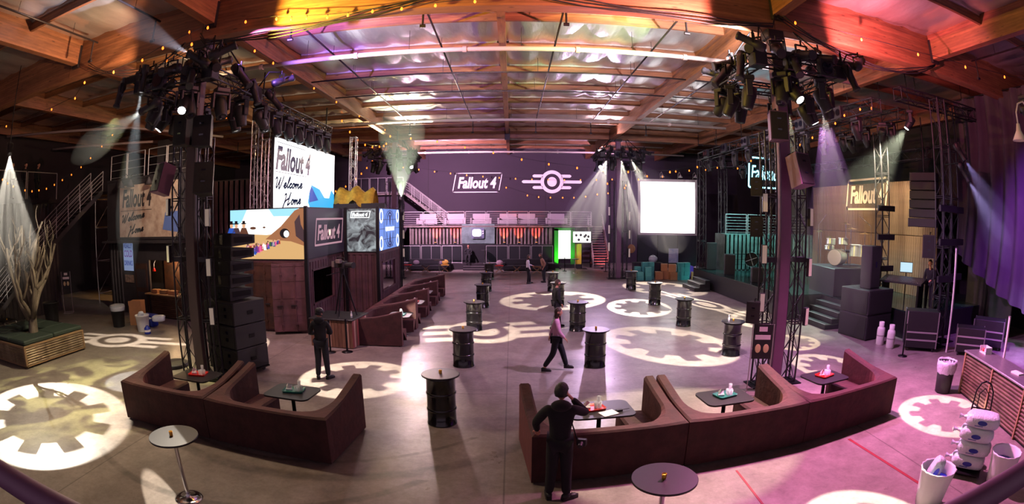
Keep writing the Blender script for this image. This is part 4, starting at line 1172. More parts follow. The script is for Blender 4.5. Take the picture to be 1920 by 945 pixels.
# upper-level container, dark, behind the tall screen
t = thing('shipping_container', 'dark upper-level container behind the tall welcome screen', 'container', (-13.4, 18.9, 2.6))
MB().box(0, 4.2, .05, 3, 0, 3.15).build('container_body', 'container_dark', t)
rib_plate(t, 'ribbed_wall', 'container_brown', (0, .05), (4.2, .05), .1, 3.1, (0, -1))
for x in (0, 4.2): MB().bbox(x - .07, x + .07, -.03, .1, 0, 3.2, .01).build('corner_post', 'container_dark', t)
t2 = thing('shipping_container', 'dark container standing on the floor under the upper-level one', 'container', (-13.4, 18.9, 0))
MB().box(0, 3.7, .05, 3, 0, 2.59).build('container_body', 'container_dark', t2)
rib_plate(t2, 'ribbed_wall', 'container_dark', (0, .05), (3.7, .05), .1, 2.5, (0, -1))
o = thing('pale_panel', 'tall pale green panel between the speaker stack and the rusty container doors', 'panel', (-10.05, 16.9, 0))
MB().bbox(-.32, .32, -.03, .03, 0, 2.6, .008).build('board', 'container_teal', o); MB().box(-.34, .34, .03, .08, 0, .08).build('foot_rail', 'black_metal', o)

# --- screens
def emis(name, col, s):
    m = M(name, (8, 8, 10), .4, emit=s, ecol=col); return m
emis('scr_white', (255, 255, 255), 1.9); emis('scr_navy', (24, 34, 70), .45); emis('scr_blue', (54, 168, 222), 1.1); emis('scr_deepblue', (40, 84, 180), .9)
emis('scr_sky', (150, 210, 240), 1.1); emis('scr_cloud', (252, 252, 246), 1.25); emis('scr_sand', (222, 176, 116), .85); emis('scr_rock', (176, 116, 76), .75); emis('scr_shadow', (84, 60, 66), .6)
emis('scr_black', (20, 16, 20), .3); emis('scr_pink', (232, 96, 150), .9); emis('scr_green', (60, 110, 60), .7); emis('scr_red', (186, 50, 44), .8); emis('scr_purple', (110, 60, 150), .8); emis('scr_suit', (58, 66, 130), .7); emis('scr_brown', (110, 66, 46), .7); emis('scr_skin', (226, 170, 130), .9)
emis('scr_card', (96, 132, 208), 1.1); emis('scr_cardline', (34, 52, 110), .6); emis('scr_dim', (58, 44, 62), .35); emis('scr_metal', (222, 168, 184), .55); emis('scr_glow', (255, 214, 190), 1.3)
for k_, v_ in MATS.items():
    if k_.startswith('scr_') and k_ not in ('scr_white', 'scr_card', 'scr_cloud'): v_.cycles.emission_sampling = 'NONE'
def poster_noise(name, c1, c2, s, sc_=3.0):
    m = bpy.data.materials.new(name); MATS[name] = m; m.use_nodes = True
    nt = m.node_tree; b = nt.nodes['Principled BSDF']; b.inputs['Base Color'].default_value = (.01, .01, .01, 1)
    tc = nt.nodes.new('ShaderNodeTexCoord'); n = nt.nodes.new('ShaderNodeTexNoise'); n.inputs['Scale'].default_value = sc_; n.inputs['Detail'].default_value = 5; n.inputs['Distortion'].default_value = 1.5
    nt.links.new(tc.outputs['Object'], n.inputs['Vector'])
    cr = nt.nodes.new('ShaderNodeValToRGB'); cr.color_ramp.elements[0].position = .36; cr.color_ramp.elements[0].color = (*lin(c1), 1); cr.color_ramp.elements[1].position = .66; cr.color_ramp.elements[1].color = (*lin(c2), 1)
    nt.links.new(n.outputs[0], cr.inputs[0]); nt.links.new(cr.outputs[0], b.inputs['Emission Color']); b.inputs['Emission Strength'].default_value = s
    m.cycles.emission_sampling = 'NONE'
poster_noise('scr_poster', (22, 26, 34), (168, 178, 182), .8, 2.6)
poster_noise('scr_paleprint', (255, 252, 252), (255, 255, 255), 1.0)

class Flat:
    """flat picture pieces on a surface with matrix T (x right, y up, z toward the viewer), each a thin part"""
    def __init__(s, parent, T, Tp): s.t = parent; s.T = Tp.inverted() @ T; s.k = 0
    def poly(s, name, mat, pts, lay=1):
        return MB().prism(pts, lay * .003 - .002, lay * .003, s.T).build(name, mat, s.t)
    def rect(s, name, mat, x0, x1, y0, y1, lay=1):
        return s.poly(name, mat, [(x0,y0),(x1,y0),(x1,y1),(x0,y1)], lay)
    def ell(s, name, mat, cx_, cy_, rx, ry, lay=1, n=24):
        return s.poly(name, mat, [(cx_+rx*math.cos(2*PI*i/n), cy_+ry*math.sin(2*PI*i/n)) for i in range(n)], lay)
    def words(s, name, mat, txt, x, y, h, w_=None, lay=2, **k):
        return text(MB(), txt, s.T @ Matrix.Translation((x, y, lay * .003)), h, w_, **k).build(name, mat, s.t)
    def line(s, name, mat, pts, r, lay=2):
        mb = MB()
        for a, b in zip(pts[:-1], pts[1:]):
            a = Vector((*a, 0)); b = Vector((*b, 0)); d = (b - a).normalized() * r; o = Vector((-d.y, d.x, 0))
            q = [a - d*.6 - o, b + d*.6 - o, b + d*.6 + o, a - d*.6 + o]
            mb.prism([(p.x, p.y) for p in q], lay * .003 - .001, lay * .003, s.T)
        return mb.build(name, mat, s.t)
    def ring(s, name, mat, cx_, cy_, r0, r1, lay=2, n=36, sy=1):
        vs = []
        for i in range(n):
            a = 2*PI*i/n
            for r in (r0, r1): vs.append(s.T @ Vector((cx_ + r*math.cos(a), cy_ + sy*r*math.sin(a), lay*.003)))
        return MB().add(vs, [(2*i, 2*i+1, 2*((i+1) % n)+1, 2*((i+1) % n)) for i in range(n)]).build(name, mat, s.t)
# cursive strokes for the two handwritten words
def bez(P, n=8):
    out = []
    for k in range(0, len(P) - 3, 3):
        a, b, c, d = P[k:k+4]
        for i in range(n):
            t_ = i / n; u = 1 - t_
            out.append((u**3*a[0]+3*u*u*t_*b[0]+3*u*t_*t_*c[0]+t_**3*d[0], u**3*a[1]+3*u*u*t_*b[1]+3*u*t_*t_*c[1]+t_**3*d[1]))
    return out + [P[-1]]
def script_word(word):
    g = {'W': (1.15, [(.0,.8),(.1,1.1),(.25,1.0),(.2,.5),(.15,.1),(.2,-.1),(.35,.2),(.5,.6),(.6,.9),(.6,.95),(.55,.5),(.5,.0),(.6,-.05),(.8,.2),(.95,.8),(1.0,1.1)]),
         'H': (1.15, [(.1,.9),(.2,1.05),(.35,1.1),(.3,.8),(.2,.3),(.1,-.1),(.0,-.3),(.1,.3),(.4,.5),(.7,.55),(.8,.75),(.9,1.0),(.95,1.15),(.85,.8),(.7,.2),(.65,.0),(.7,-.05),(.85,.05),(1.0,.2)]),
         'e': (.42, [(.0,.18),(.15,.2),(.38,.3),(.32,.45),(.25,.55),(.05,.45),(.08,.2),(.1,.0),(.3,-.02),(.42,.18)]),
         'l': (.34, [(.0,.18),(.15,.4),(.4,.9),(.32,1.05),(.22,1.1),(.08,.5),(.12,.2),(.14,.0),(.24,.02),(.34,.18)]),
         'c': (.4, [(.0,.18),(.1,.3),(.3,.5),(.34,.42),(.2,.55),(.02,.35),(.1,.12),(.15,-.02),(.3,.02),(.4,.18)]),
         'o': (.44, [(.0,.18),(.1,.4),(.2,.52),(.28,.46),(.05,.5),(.0,.02),(.18,.02),(.36,.04),(.36,.42),(.26,.46),(.3,.38),(.38,.38),(.44,.4)]),
         'm': (.72, [(.0,.2),(.08,.4),(.12,.48),(.12,.4),(.12,.2),(.08,.05),(.08,.0),(.14,.3),(.26,.5),(.32,.4),(.34,.25),(.3,.05),(.3,.0),(.36,.3),(.48,.5),(.54,.38),(.56,.25),(.5,.05),(.56,.0),(.62,.0),(.68,.1),(.72,.18)])}
    x = 0; out = []
    for ch in word:
        w_, P = g[ch]; out.append([(x + a, b) for a, b in bez(P, 6)]); x += w_
    return out, x
def handwriting(F, mat, word, x, y, h, w_, r, lay=2, slope=.18):
    st, tw = script_word(word); mb = MB(); sx = w_ / tw
    for pts in st:
        q = [(x + a*sx + b*h*.35, y + b*h + a*sx*slope) for a, b in pts]
        for a, b in zip(q[:-1], q[1:]):
            a = Vector((*a, 0)); b = Vector((*b, 0))
            if (b - a).length < 1e-5: continue
            d = (b - a).normalized() * r; o = Vector((-d.y, d.x, 0))
            mb.prism([(p.x, p.y) for p in (a - d*.7 - o, b + d*.7 - o, b + d*.7 + o, a - d*.7 + o)], lay*.003 - .001, lay*.003, F.T)
    return mb.build('handwritten_word', mat, F.t)
def screen(name, label, p, xdir, w_, h_, mat, z0, frame='black_plastic', thick=.12):
    """LED wall: cabinet, bezel and a picture surface; returns thing and Flat"""
    x = Vector((*xdir, 0)).normalized(); T = basis((p[0], p[1], z0), x)
    rz = math.atan2(x.y, x.x)
    t = thing(name, label, 'screen', (p[0], p[1], z0), rz)
    MB().box(-.04, w_ + .04, .01, thick, -.04, h_ + .04).build('cabinet', frame, t)
    MB().box(0, w_, -.001, .01, 0, h_).build('picture', mat, t)
    F = Flat(t, T, Matrix.Translation((p[0], p[1], z0)) @ Matrix.Rotation(rz, 4, 'Z'))
    return t, F
# tall welcome screen
tA, F = screen('led_screen', 'tall bright white welcome screen on top of the containers', (-8.55, 16.75), (0, 1), 6.6, 2.62, 'scr_white', 4.4)
F.line('printed_line', 'scr_navy', [(.15, 2.35), (.2, 2.46), (2.9, 2.46)], .012); F.line('printed_line', 'scr_navy', [(.05, 1.36), (3.1, 1.36)], .012)
F.words('lettering', 'scr_navy', 'Fallout 4', .12, 1.48, .85, 3.4, offset=.042, shear=.22)
handwriting(F, 'scr_navy', 'Welcome', .05, .74, .42, 2.6, .036, slope=.04); handwriting(F, 'scr_navy', 'Home', .8, .14, .42, 1.7, .036, slope=.04)
F.poly('blue_shape', 'scr_blue', [(3.6,.0),(6.6,.0),(6.6,.75),(6.2,.95),(5.9,.55),(5.3,.55),(4.7,.9),(3.7,1.05),(3.45,.7),(3.3,.3)], 1)
F.poly('deep_blue_shape', 'scr_deepblue', [(3.45,.3),(4.5,.42),(3.7,.98),(3.5,.8)], 2)
# crowd picture
tB, F = screen('led_screen', 'wide screen showing a crowd walking toward a sandy hill', (-10.25, 16.36), (1, 0), 3.16, 1.76, 'scr_cloud', 2.62)
F.poly('sky_patch', 'scr_sky', [(0,1.1),(.5,1.3),(.75,1.76),(0,1.76)], 1); F.poly('sky_patch', 'scr_sky', [(1.9,1.5),(2.75,1.5),(2.9,1.76),(1.7,1.76)], 1)
F.poly('sand', 'scr_sand', [(0,0),(3.16,0),(3.16,1.0),(1.6,.85),(.6,.9),(0,.9)], 1)
F.poly('hill', 'scr_rock', [(1.55,.7),(2.2,1.15),(2.75,1.68),(2.95,1.76),(3.16,1.76),(3.16,.45),(2.6,.62)], 2)
F.poly('hill_shade', 'scr_shadow', [(2.75,1.3),(2.95,1.55),(3.0,1.2),(3.16,.9),(3.16,.55),(2.8,.8)], 3)
F.ell('tunnel_mouth', 'scr_black', 2.35, .9, .2, .17, 3); F.ell('round_door', 'scr_cloud', 2.42, .88, .11, .12, 4)
F.ell('flying_disc', 'scr_brown', 1.02, 1.1, .13, .05, 2); F.ell('flying_disc', 'scr_brown', 1.5, 1.12, .06, .03, 2)
rc_ = random.Random(5)
for i in range(34):
    u = rc_.random(); x = .7 + u * 1.45 + rc_.uniform(-.1, .1); s_ = .34 - .2 * u; y = .05 + u * .5 + rc_.uniform(-.02, .16) * (1 - u)
    c_ = rc_.choice(['scr_pink', 'scr_green', 'scr_suit', 'scr_purple', 'scr_red', 'scr_brown', 'scr_deepblue', 'scr_cloud'])
    F.poly('painted_figure', c_, [(x-.28*s_,y),(x+.28*s_,y),(x+.2*s_,y+.6*s_),(x+.2*s_,y+.8*s_),(x-.2*s_,y+.8*s_),(x-.2*s_,y+.6*s_)], 4); F.ell('painted_head', 'scr_skin' if i % 3 else 'scr_brown', x, y + .95*s_, .14*s_, .16*s_, 5, 10)
for x, c_ in ((.28, 'scr_shadow'), (.62, 'scr_brown'), (.06, 'scr_deepblue')):
    F.poly('painted_figure', c_, [(x-.22,.6),(x+.22,.6),(x+.2,.9),(x+.1,1.12),(x-.1,1.12),(x-.2,.9)], 5); F.ell('painted_head', 'scr_skin', x, 1.2, .07, .09, 6, 12); F.rect('painted_hat', 'scr_black', x-.11, x+.11, 1.25, 1.29, 7); F.rect('painted_hat', 'scr_black', x-.06, x+.06, 1.29, 1.37, 7)
# dark screen with metal lettering
def framed_logo(F, x, y, w_, h_, m1, m2, r=.03, sh=.18, lay=2, txt='Fallout 4'):
    k = h_ * sh
    F.line('logo_frame', m1, [(x+k,y+h_),(x+w_+k,y+h_),(x+w_,y),(x,y),(x+k,y+h_)], r, lay)
    F.words('lettering', m2, txt, x + w_*.08, y + h_*.2, h_*.58, w_*.84, lay + 1, offset=.03, shear=.22)
tC, F = screen('led_screen', 'dark screen with metallic framed lettering on the container corner', (-7.08, 16.5), (0, 1), 4.55, 1.76, 'scr_dim', 2.62)
framed_logo(F, .75, .42, 3.0, .95, 'scr_metal', 'scr_metal', .035)
F.ell('light_spark', 'scr_glow', 2.3, .85, .1, .12, 4)
# poster screen
tD, F = screen('led_screen', 'upright grey poster screen between the dark lettering and the blue test card', (-6.92, 20.36), (1, 0), 1.32, 1.76, 'scr_poster', 2.62)
framed_logo(F, .22, 1.4, .82, .26, 'scr_white', 'scr_white', .012)
# test card
tE, F = screen('led_screen', 'blue test card screen with circles facing the dance floor', (-5.5, 20.55), (0, 1), 3.8, 1.76, 'scr_card', 2.62)
for cx_, cy_ in ((.35, 1.45), (3.45, 1.45), (.35, .3), (3.45, .3)): F.ring('test_circle', 'scr_white', cx_, cy_, .2, .3)
F.ring('test_circle', 'scr_cardline', 1.9, .88, .62, .7, sy=1.1); F.ring('test_circle', 'scr_cardline', 1.9, .88, 1.0, 1.05, sy=.8)
for x in (.75, 1.4, 2.4, 3.05): F.rect('test_line', 'scr_cardline', x-.012, x+.012, .02, 1.74, 1)
for y in (.45, .9, 1.3): F.rect('test_line', 'scr_cardline', .02, 3.78, y-.01, y+.01, 1)
F.poly('test_wedge', 'scr_cardline', [(1.7,1.5),(2.1,1.5),(1.9,.95)], 3); F.poly('test_wedge', 'scr_cardline', [(1.7,.25),(2.1,.25),(1.9,.8)], 3)
F.rect('title_band', 'scr_card', 1.0, 2.8, .74, 1.04, 3); F.words('lettering', 'scr_white', 'PLEASE STAND BY', 1.05, .8, .18, 1.7, 4, offset=.02)
for k in range(3): F.rect('test_bar', 'scr_cardline', 1.3 + .15*k, 2.5 - .15*k, .1 + .05*k, .12 + .05*k, 3)
# black corner masts between the screens
for x, y, lab in ((-7.12, 16.38, 'beside the crowd picture'), (-7.0, 20.38, 'beside the poster screen'), (-5.5, 20.42, 'beside the blue test card'), (-5.52, 24.55, 'at the far end of the test card')):
    o = MB().bbox(-.06, .06, -.06, .06, 0, 4.45, .008).build('screen_mast', 'black_metal'); o.location = (x, y - .1, 0) if x > -6 else (x + .09, y - .1, 0); tag(o, 'black vertical mast carrying the screens ' + lab, 'mast')
# things on top of the containers
t = thing('lighting_truss', 'black truss of moving heads above the tall welcome screen', 'truss', (-8.45, 15.0, 8.05))
truss(t, (0, 0, 0), (0, 7.2, 0), .3, sect=2.4)
for y in (.4, 6.8): MB().cyl((0, y, .15), (0, y, 1.05), .03, n=6).build('hanger', 'black_metal', t)
for k in range(7):
    moving_head((-8.28, 15.2 + 1.03 * k, 7.87), (-7.2, 15.0 + k * 1.0, 5.2), '%s black moving head in the row above the welcome screen' % ('first', 'second', 'third', 'fourth', 'fifth', 'sixth', 'last')[k], 'moving heads above the welcome screen', s=1.25)
for x, y, h_, lab in ((-9.4, 16.85, 8.1, 'tall grey truss tower left of the welcome screen'), (-8.85, 16.7, 6.95, 'shorter grey truss tower at the left edge of the welcome screen'), (-7.75, 23.9, 8.0, 'grey truss tower at the right edge of the welcome screen')):
    t = thing('truss_tower', lab, 'truss', (x, y, 2.6))
    me_before = len(bpy.data.meshes)
    truss(t, (0, 0, .03), (0, 0, h_ - 2.6), .3, mat='galvanized', sect=1.35, cr=.0251)
    MB().box(-.25, .25, -.25, .25, 0, .03).build('base_plate', 'galvanized', t)
t = thing('black_ladder', 'black ladder leaning upright behind the welcome screen edge', 'ladder', (-9.35, 18.2, 2.6))
for x in (-.2, .2): MB().box(x-.025, x+.025, -.02, .02, 0, 5.1).build('stile', 'black_metal', t)
for k in range(18): MB().cyl((-.2, 0, .3 + .26*k), (.2, 0, .3 + .26*k), .015, n=6).build('rung', 'black_metal', t)
t = thing('yellow_canopy', 'crumpled yellow cloth canopy on the container roof behind the screens', 'canopy', (-7.6, 23.6, 2.6))
mb = MB(); vs = []; rr = random.Random(4)
for j in range(9):
    for i in range(15):
        vs.append((-.9 + 2.0*i/14, -.5 + 1.2*j/8, 2.1 + .85*math.sin(PI*j/8)*.9 + .14*math.sin(i*1.1) + rr.uniform(-.05, .05) - .25*abs(i/14 - .45)))
mb.add(vs, [(j*15+i, j*15+i+1, (j+1)*15+i+1, (j+1)*15+i) for j in range(8) for i in range(14)], True).build('cloth', 'yellow_cloth', t)
for x, y in ((-.85, -.45), (1.05, -.45), (-.85, .65), (1.05, .65)): MB().cyl((x, y, 0), (x, y, 2.1), .03, n=8).build('pole', 'black_metal', t)
for k in range(2):
    t = thing('floor_monitor', 'dark wedge speaker on the container roof, %s of the pair before the yellow canopy' % ('left', 'right')[k], 'speaker', (-7.5 + 1.35 * k, 22.0, 2.6))
    MB().prism([(-.3, 0), (.3, 0), (.22, 1.95), (-.1, 2.05)], -.55, .55, basis((0, 0, 0), (0, 1, 0))).build('cabinet', 'speaker_black', t); MB().box(-.45, .45, -.33, -.31, .2, 1.7).build('grille', 'grille', t)

# ---------------------------------------------------------------- speaker stack by the left front column
SA = R(-20)
sp = thing('speaker_dolly', 'low wheeled dolly under the black speaker stack', 'dolly', (-8.2, 11.42, 0), SA)
MB().box(0, 1.36, .02, 1.15, .1, .14).build('deck', 'black_metal', sp)
for x in (.12, 1.24):
    for y in (.15, 1.02):
        MB().cyl((x - .02, y, .05), (x + .02, y, .05), .05, n=12).build('wheel', 'black_plastic', sp); MB().box(x-.03, x+.03, y-.03, y+.03, .07, .1).build('caster_fork', 'black_metal', sp)
for k in range(3):
    t = thing('subwoofer', '%s black subwoofer of the stack by the left front column' % ('lowest', 'middle', 'topmost')[k], 'speaker', (-8.2, 11.42, .14 + .61 * k), SA, 'stacked subwoofers')
    MB().bbox(0, 1.36, .02, 1.15, .005, .6, .02).build('cabinet', 'speaker_black', t)
    for x0 in (.05, .71): MB().box(x0, x0 + .6, .005, .025, .05, .55).build('grille', 'grille', t)
    for x in (.3, .96):
        for z in (.2, .38): MB().box(x, x + .1, -.002, .01, z, z + .08).build('badge_hole', 'lens_dark', t)
    for z in (.3,): MB().bbox(1.35, 1.37, .5, .7, z - .05, z + .05, .005).build('side_handle', 'black_metal', t)
for k in range(5):
    t = thing('line_array_box', '%s cabinet of the black line array on the subwoofers' % ('lowest', 'second', 'third', 'fourth', 'topmost')[k], 'speaker', (-8.0 + .03 * k, 11.55, 1.976 + .345 * k), SA - .06, 'line array cabinets')
    MB().prism([(0, 0), (.78, .06), (.78, .28), (0, .34)], 0, 1.0, basis((0, 0, 0), (0, 1, 0))).build('cabinet', 'speaker_black', t)
    for x0 in (.06, .58): MB().box(x0, x0 + .36, -.012, .004, .04, .3).build('grille', 'grille', t)
    MB().box(.43, .57, -.015, .005, .05, .29).build('horn_mouth', 'lens_dark', t)
    for x in (-.012, 1.0): MB().box(x, x + .012, .08, .7, .1, .24).build('fly_plate', 'black_metal', t)
# loudspeakers hung on the towers
def hung_speaker(loc, rz, tilt, label, s=1.0, mat='speaker_black'):
    t = thing('hung_loudspeaker', label, 'speaker', loc); t.rotation_euler = (tilt, 0, rz); t.scale = (s, s, s)
    MB().prism([(-.26, 0), (.26, 0), (.17, .42), (-.17, .42)], -.38, .38, None).build('cabinet', mat, t)
    MB().box(-.235, .235, -.015, .0, -.35, .35).build('grille', 'grille', t)
    MB().tube([(0, .2, .38), (0, .2, .46), (0, .45, .46)], .02, 6).build('bracket', 'black_metal', t)
    for z in (-.1, .18): MB().box(-.06, .06, -.022, -.014, z-.02, z+.02).build('badge', 'lens_dark', t)
    return t
hung_speaker((-8.0, 10.1, 6.25), R(-12), 0, 'black loudspeaker hung high left on the left front column')
hung_speaker((-7.42, 10.3, 6.2), R(14), 0, 'black loudspeaker hung high right on the left front column')
hung_speaker((-8.75, 10.15, 5.15), R(-25), R(-16), 'loudspeaker in painted purple light tilted down toward the left mural', 1.0, 'purple_lit_tint')
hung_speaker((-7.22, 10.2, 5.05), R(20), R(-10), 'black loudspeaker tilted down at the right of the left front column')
hung_speaker((6.0, 10.1, 6.15), R(-8), 0, 'loudspeaker hung high on the right front column above the neon sign', .9, 'purple_lit_tint')
hung_speaker((6.62, 10.0, 5.2), R(18), R(-14), 'loudspeaker in painted purple light tilted down on the right front column', 1.0, 'purple_lit_tint')
hung_speaker((5.45, 10.35, 4.75), R(-40), 0, 'small black monitor in front of the neon sign', .55)
hung_speaker((5.45, 10.35, 3.85), R(-40), 0, 'small black monitor beside the teal container', .6)
hung_speaker((5.45, 10.35, 1.9), R(-40), 0, 'small black monitor low on the right front tower', .65)
# LED strip panels on the towers
def led_panel(loc, rz, label, h_=.44):
    t = thing('strip_light', label, 'light panel', loc, rz, 'pale LED panels on the truss towers')
    MB().bbox(-.07, .07, 0, .09, -h_/2, h_/2, .006).build('housing', 'rig_black', t)
    MB().box(-.055, .055, -.008, .0, -h_/2 + .015, h_/2 - .015).build('diffuser', 'panel_diffuser', t)
    MB().box(-.03, .03, .09, .2, -.03, .03).build('clamp', 'black_metal', t)
for cx_, cy_, nm, s_ in ((-8.0, 10.8, 'left front', 1), (6.46, 10.8, 'right front', 1), (-7.75, 32.9, 'left rear', 1.3), (6.95, 32.7, 'right rear', 1.3)):
    for i, (u, z, rz) in enumerate(((-.72, 4.4, -38), (-.72, 3.22, -38), (-.72, 2.1, -38), (.72, 4.1, 38), (.72, 2.9, 38), (.72, 1.7, 38))):
        if nm == 'left front' and i == 2: continue
        led_panel((cx_ + u * .95, cy_ - .28, z), R(rz * .5), '%s pale LED panel on the %s side of the %s towers' % (('top', 'middle', 'lowest')[i % 3], 'left' if u < 0 else 'right', nm), .44 * s_)
# ---------------------------------------------------------------- back wall signs
t = thing('wall_logo', 'white framed slanted lettering on the plum back wall', 'sign', (-5.2, 43.98, 6.1))
F = Flat(t, basis((-5.2, 43.97, 6.1), (1, 0, 0)), Matrix.Translation((-5.2, 43.98, 6.1)))
def round_frame(F, x, y, w_, h_, r, mat, sh=.18, lay=2, rc=.12):
    P = rrect(w_, h_, rc, 4); P = [(x + w_/2 + a + (b + h_/2) * sh, y + h_/2 + b) for a, b in P]
    return F.line('logo_frame', mat, P + [P[0]], r, lay)
round_frame(F, .05, .05, 4.0, 1.65, .035, 'sign_white')
F.words('lettering', 'sign_white', 'Fallout 4', .5, .42, .95, 3.35, 2, offset=.035, shear=.22, depth=.004)
t = thing('wall_emblem', 'white winged ring emblem on the plum back wall', 'sign', (3.46, 43.98, 7.05))
F = Flat(t, basis((3.46, 43.97, 7.05), (1, 0, 0)), Matrix.Translation((3.46, 43.98, 7.05)))
F.ring('outer_ring', 'sign_white', 0, 0, .70, 1.0); F.ell('centre_disc', 'sign_white', 0, 0, .42, .42, 2)
for s_ in (-1, 1):
    for y, x0, x1, hh in ((0, .96, 2.6, .13), (.5, .8, 1.68, .13), (-.5, .8, 1.68, .13)):
        P = [(x0, y-hh), (x1-.12, y-hh), (x1, y-hh*.4), (x1, y+hh*.4), (x1-.12, y+hh), (x0, y+hh)]
        F.poly('wing_bar', 'sign_white', [(s_*a, b) for a, b in P][::s_], 2)

# ---------------------------------------------------------------- railings
def railing(name, label, p0, p1, z, h_=1.1, bars=6, post=1.75, mat='rail_grey', r=.022, glass=False):
    p0 = Vector((*p0, z)); p1 = Vector((*p1, z)); d = p1 - p0; n = max(1, round(d.length / post))
    t = thing(name, label, 'railing', p0); d0 = d.normalized()
    for k in range(n):
        a = d * (k / n) + d0 * .05; b = d * ((k + 1) / n) - d0 * .05
        for q in (a, b): MB().cyl(q, q + Vector((0, 0, h_)), r, n=6).build('post', mat, t)
        MB().cyl(a + Vector((0, 0, h_)), b + Vector((0, 0, h_)), r, n=6).build('top_rail', mat, t)
        if glass:
            m = (a + b) / 2
            MB().cyl(a + Vector((0, 0, .08)), b + Vector((0, 0, .08)), r, n=6).build('bottom_rail', mat, t)
            MB().bar(a + Vector((0, 0, h_/2 + .04)), b + Vector((0, 0, h_/2 + .04)), .012, h_ - .12).build('glass_pane', 'glass_pane', t)
            MB().cyl(m, m + Vector((0, 0, h_)), r * .8, n=6).build('post', mat, t)
        else:
            for i in range(bars):
                zz = .1 + (h_ - .12) * i / bars
                MB().cyl(a + Vector((0, 0, zz)), b + Vector((0, 0, zz)), r * .55, n=5).build('bar', mat, t)
    return t
# ---------------------------------------------------------------- terrace and mezzanine at the back
o = MB().box(-9.2, 3.3, 38.4, 40.0, 0, .45).build('terrace_deck', 'wall_dark'); tag(o, 'low dark terrace platform in front of the red-lit container', 'platform')
railing('glass_railing', 'glass railing along the terrace left of its steps', (-8.6, 38.5), (-3.75, 38.5), .45, 1.36, glass=True, post=1.62)
railing('glass_railing', 'glass railing along the terrace right of its steps', (-2.0, 38.5), (3.15, 38.5), .45, 1.36, glass=True, post=1.72)
t = thing('terrace_steps', 'two dark steps up to the terrace below the television picture', 'steps', (-2.87, 38.4, 0))
for k in range(2): MB().bbox(-.8, .8, -.6 + .3*k, 0, .01 + .15*k, .15 + .15*k, .01).build('step', 'wall_dark', t); MB().box(-.8, .8, -.61 + .3*k, -.6 + .3*k, .12 + .15*k, .15 + .15*k).build('step_nosing', 'galvanized', t)
t = thing('shipping_container', 'long grey-brown container lit by red uplights at the back', 'container', (-8.1, 40.0, .45))
MB().box(0, 11.2, .06, 2.4, .05, 2.72).build('container_body', 'container_grey', t)
rib_plate(t, 'ribbed_wall', 'container_grey', (0, .06), (11.2, .06), .1, 2.68, (0, -1))
for x in (0, 5.6, 11.2): MB().bbox(x-.07, x+.07, -.02, .1, 0, 2.75, .01).build('corner_post', 'container_grey', t)
o = MB().box(-9.0, 6.4, 39.85, 43.9, 3.2, 3.32).build('mezzanine_deck', 'container_grey'); tag(o, 'grey mezzanine deck above the red-lit container', 'deck')
o = MB().box(-8.1, 3.1, 39.45, 39.99, .45, 1.86).build('terrace_counter', 'cloth_black'); tag(o, 'dark draped counter ledge along the red-lit container', 'counter')
for x in (-8.9, 5.0, 6.3):
    o = MB().bbox(-.08, .08, -.08, .08, 0, 3.2, .01).build('deck_post', 'black_metal'); o.location = (x, 42.9 if x < 0 else 40.2, 0); tag(o, 'black post under the %s of the back mezzanine deck' % ('left end' if x < 0 else 'right end, by the stair' if x > 6 else 'middle right'), 'post')
railing('mezzanine_railing', 'pale metal railing along the back mezzanine', (-8.7, 39.95), (6.3, 39.95), 3.32, 1.1, bars=6, post=1.75)
for k, x in enumerate((-6.9, -4.6, -2.5, -.3, 1.2, 3.6)):
    t = thing('white_sofa', '%s white vinyl sofa behind the back mezzanine railing' % ('first', 'second', 'third', 'fourth', 'fifth', 'last')[k], 'sofa', (x, 41.2, 3.32), 0, 'white sofas on the mezzanine')
    MB().bbox(-.7, .7, -.4, .4, .12, .42, .04).build('seat', 'white_vinyl', t); MB().bbox(-.7, .7, .25, .42, .42, .95, .04).build('backrest', 'white_vinyl', t)
    for s_ in (-1, 1): MB().bbox(s_*.78 - .09, s_*.78 + .09, -.4, .42, .12, .62, .03).build('armrest', 'white_vinyl', t)
    for s_ in (-.7, .7): MB().box(s_-.04, s_+.04, -.3, .3, 0, .12).build('foot', 'black_metal', t)
# red uplights on the container
for k, x in enumerate((-6.0, -4.45, -.6, .55, 1.9)):
    t = thing('uplight', '%s small uplight on the terrace throwing red onto the container' % ('first', 'second', 'third', 'fourth', 'fifth')[k], 'uplight', (x, 39.62, 1.86), 0, 'red uplights')
    MB().bbox(-.1, .1, -.06, .06, .02, .16, .01).build('housing', 'rig_black', t); MB().box(-.08, .08, -.04, .04, .16, .165).build('lens', 'candle_glow', t); MB().box(-.12, .12, -.08, .08, 0, .02).build('foot', 'black_metal', t)
    lamp_of(t, spot('red_beam', (x, 39.66, 2.06), (x, 39.98, 2.75), 420, (1.0, .09, .03), 62, .5, .03))
# board with a television picture
t = thing('television_board', 'grey-green board with a retro television picture above the terrace steps', 'sign', (-2.65, 39.86, 1.9))
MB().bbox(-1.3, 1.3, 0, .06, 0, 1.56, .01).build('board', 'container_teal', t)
MB().prism(rrect(1.0, .82, .12), 0, .12, basis((-.02, 0, .82), (1, 0, 0))).build('television_case', 'blue_grey' if 'blue_grey' in MATS else M('blue_grey', (86, 92, 112), .5), t)
MB().prism(rrect(.7, .56, .16), .12, .135, basis((-.1, 0, .86), (1, 0, 0))).build('drawn_screen_glow', 'scr_white', t)  # screen of the drawn set, made to glow by itself
for z in (.98, .8): MB().cyl((.38, -.12, z), (.38, -.15, z), .05, n=12).build('knob', 'paper', t)
MB().box(-.35, .3, -.13, -.12, .46, .52).build('speaker_slot', 'black_plastic', t)
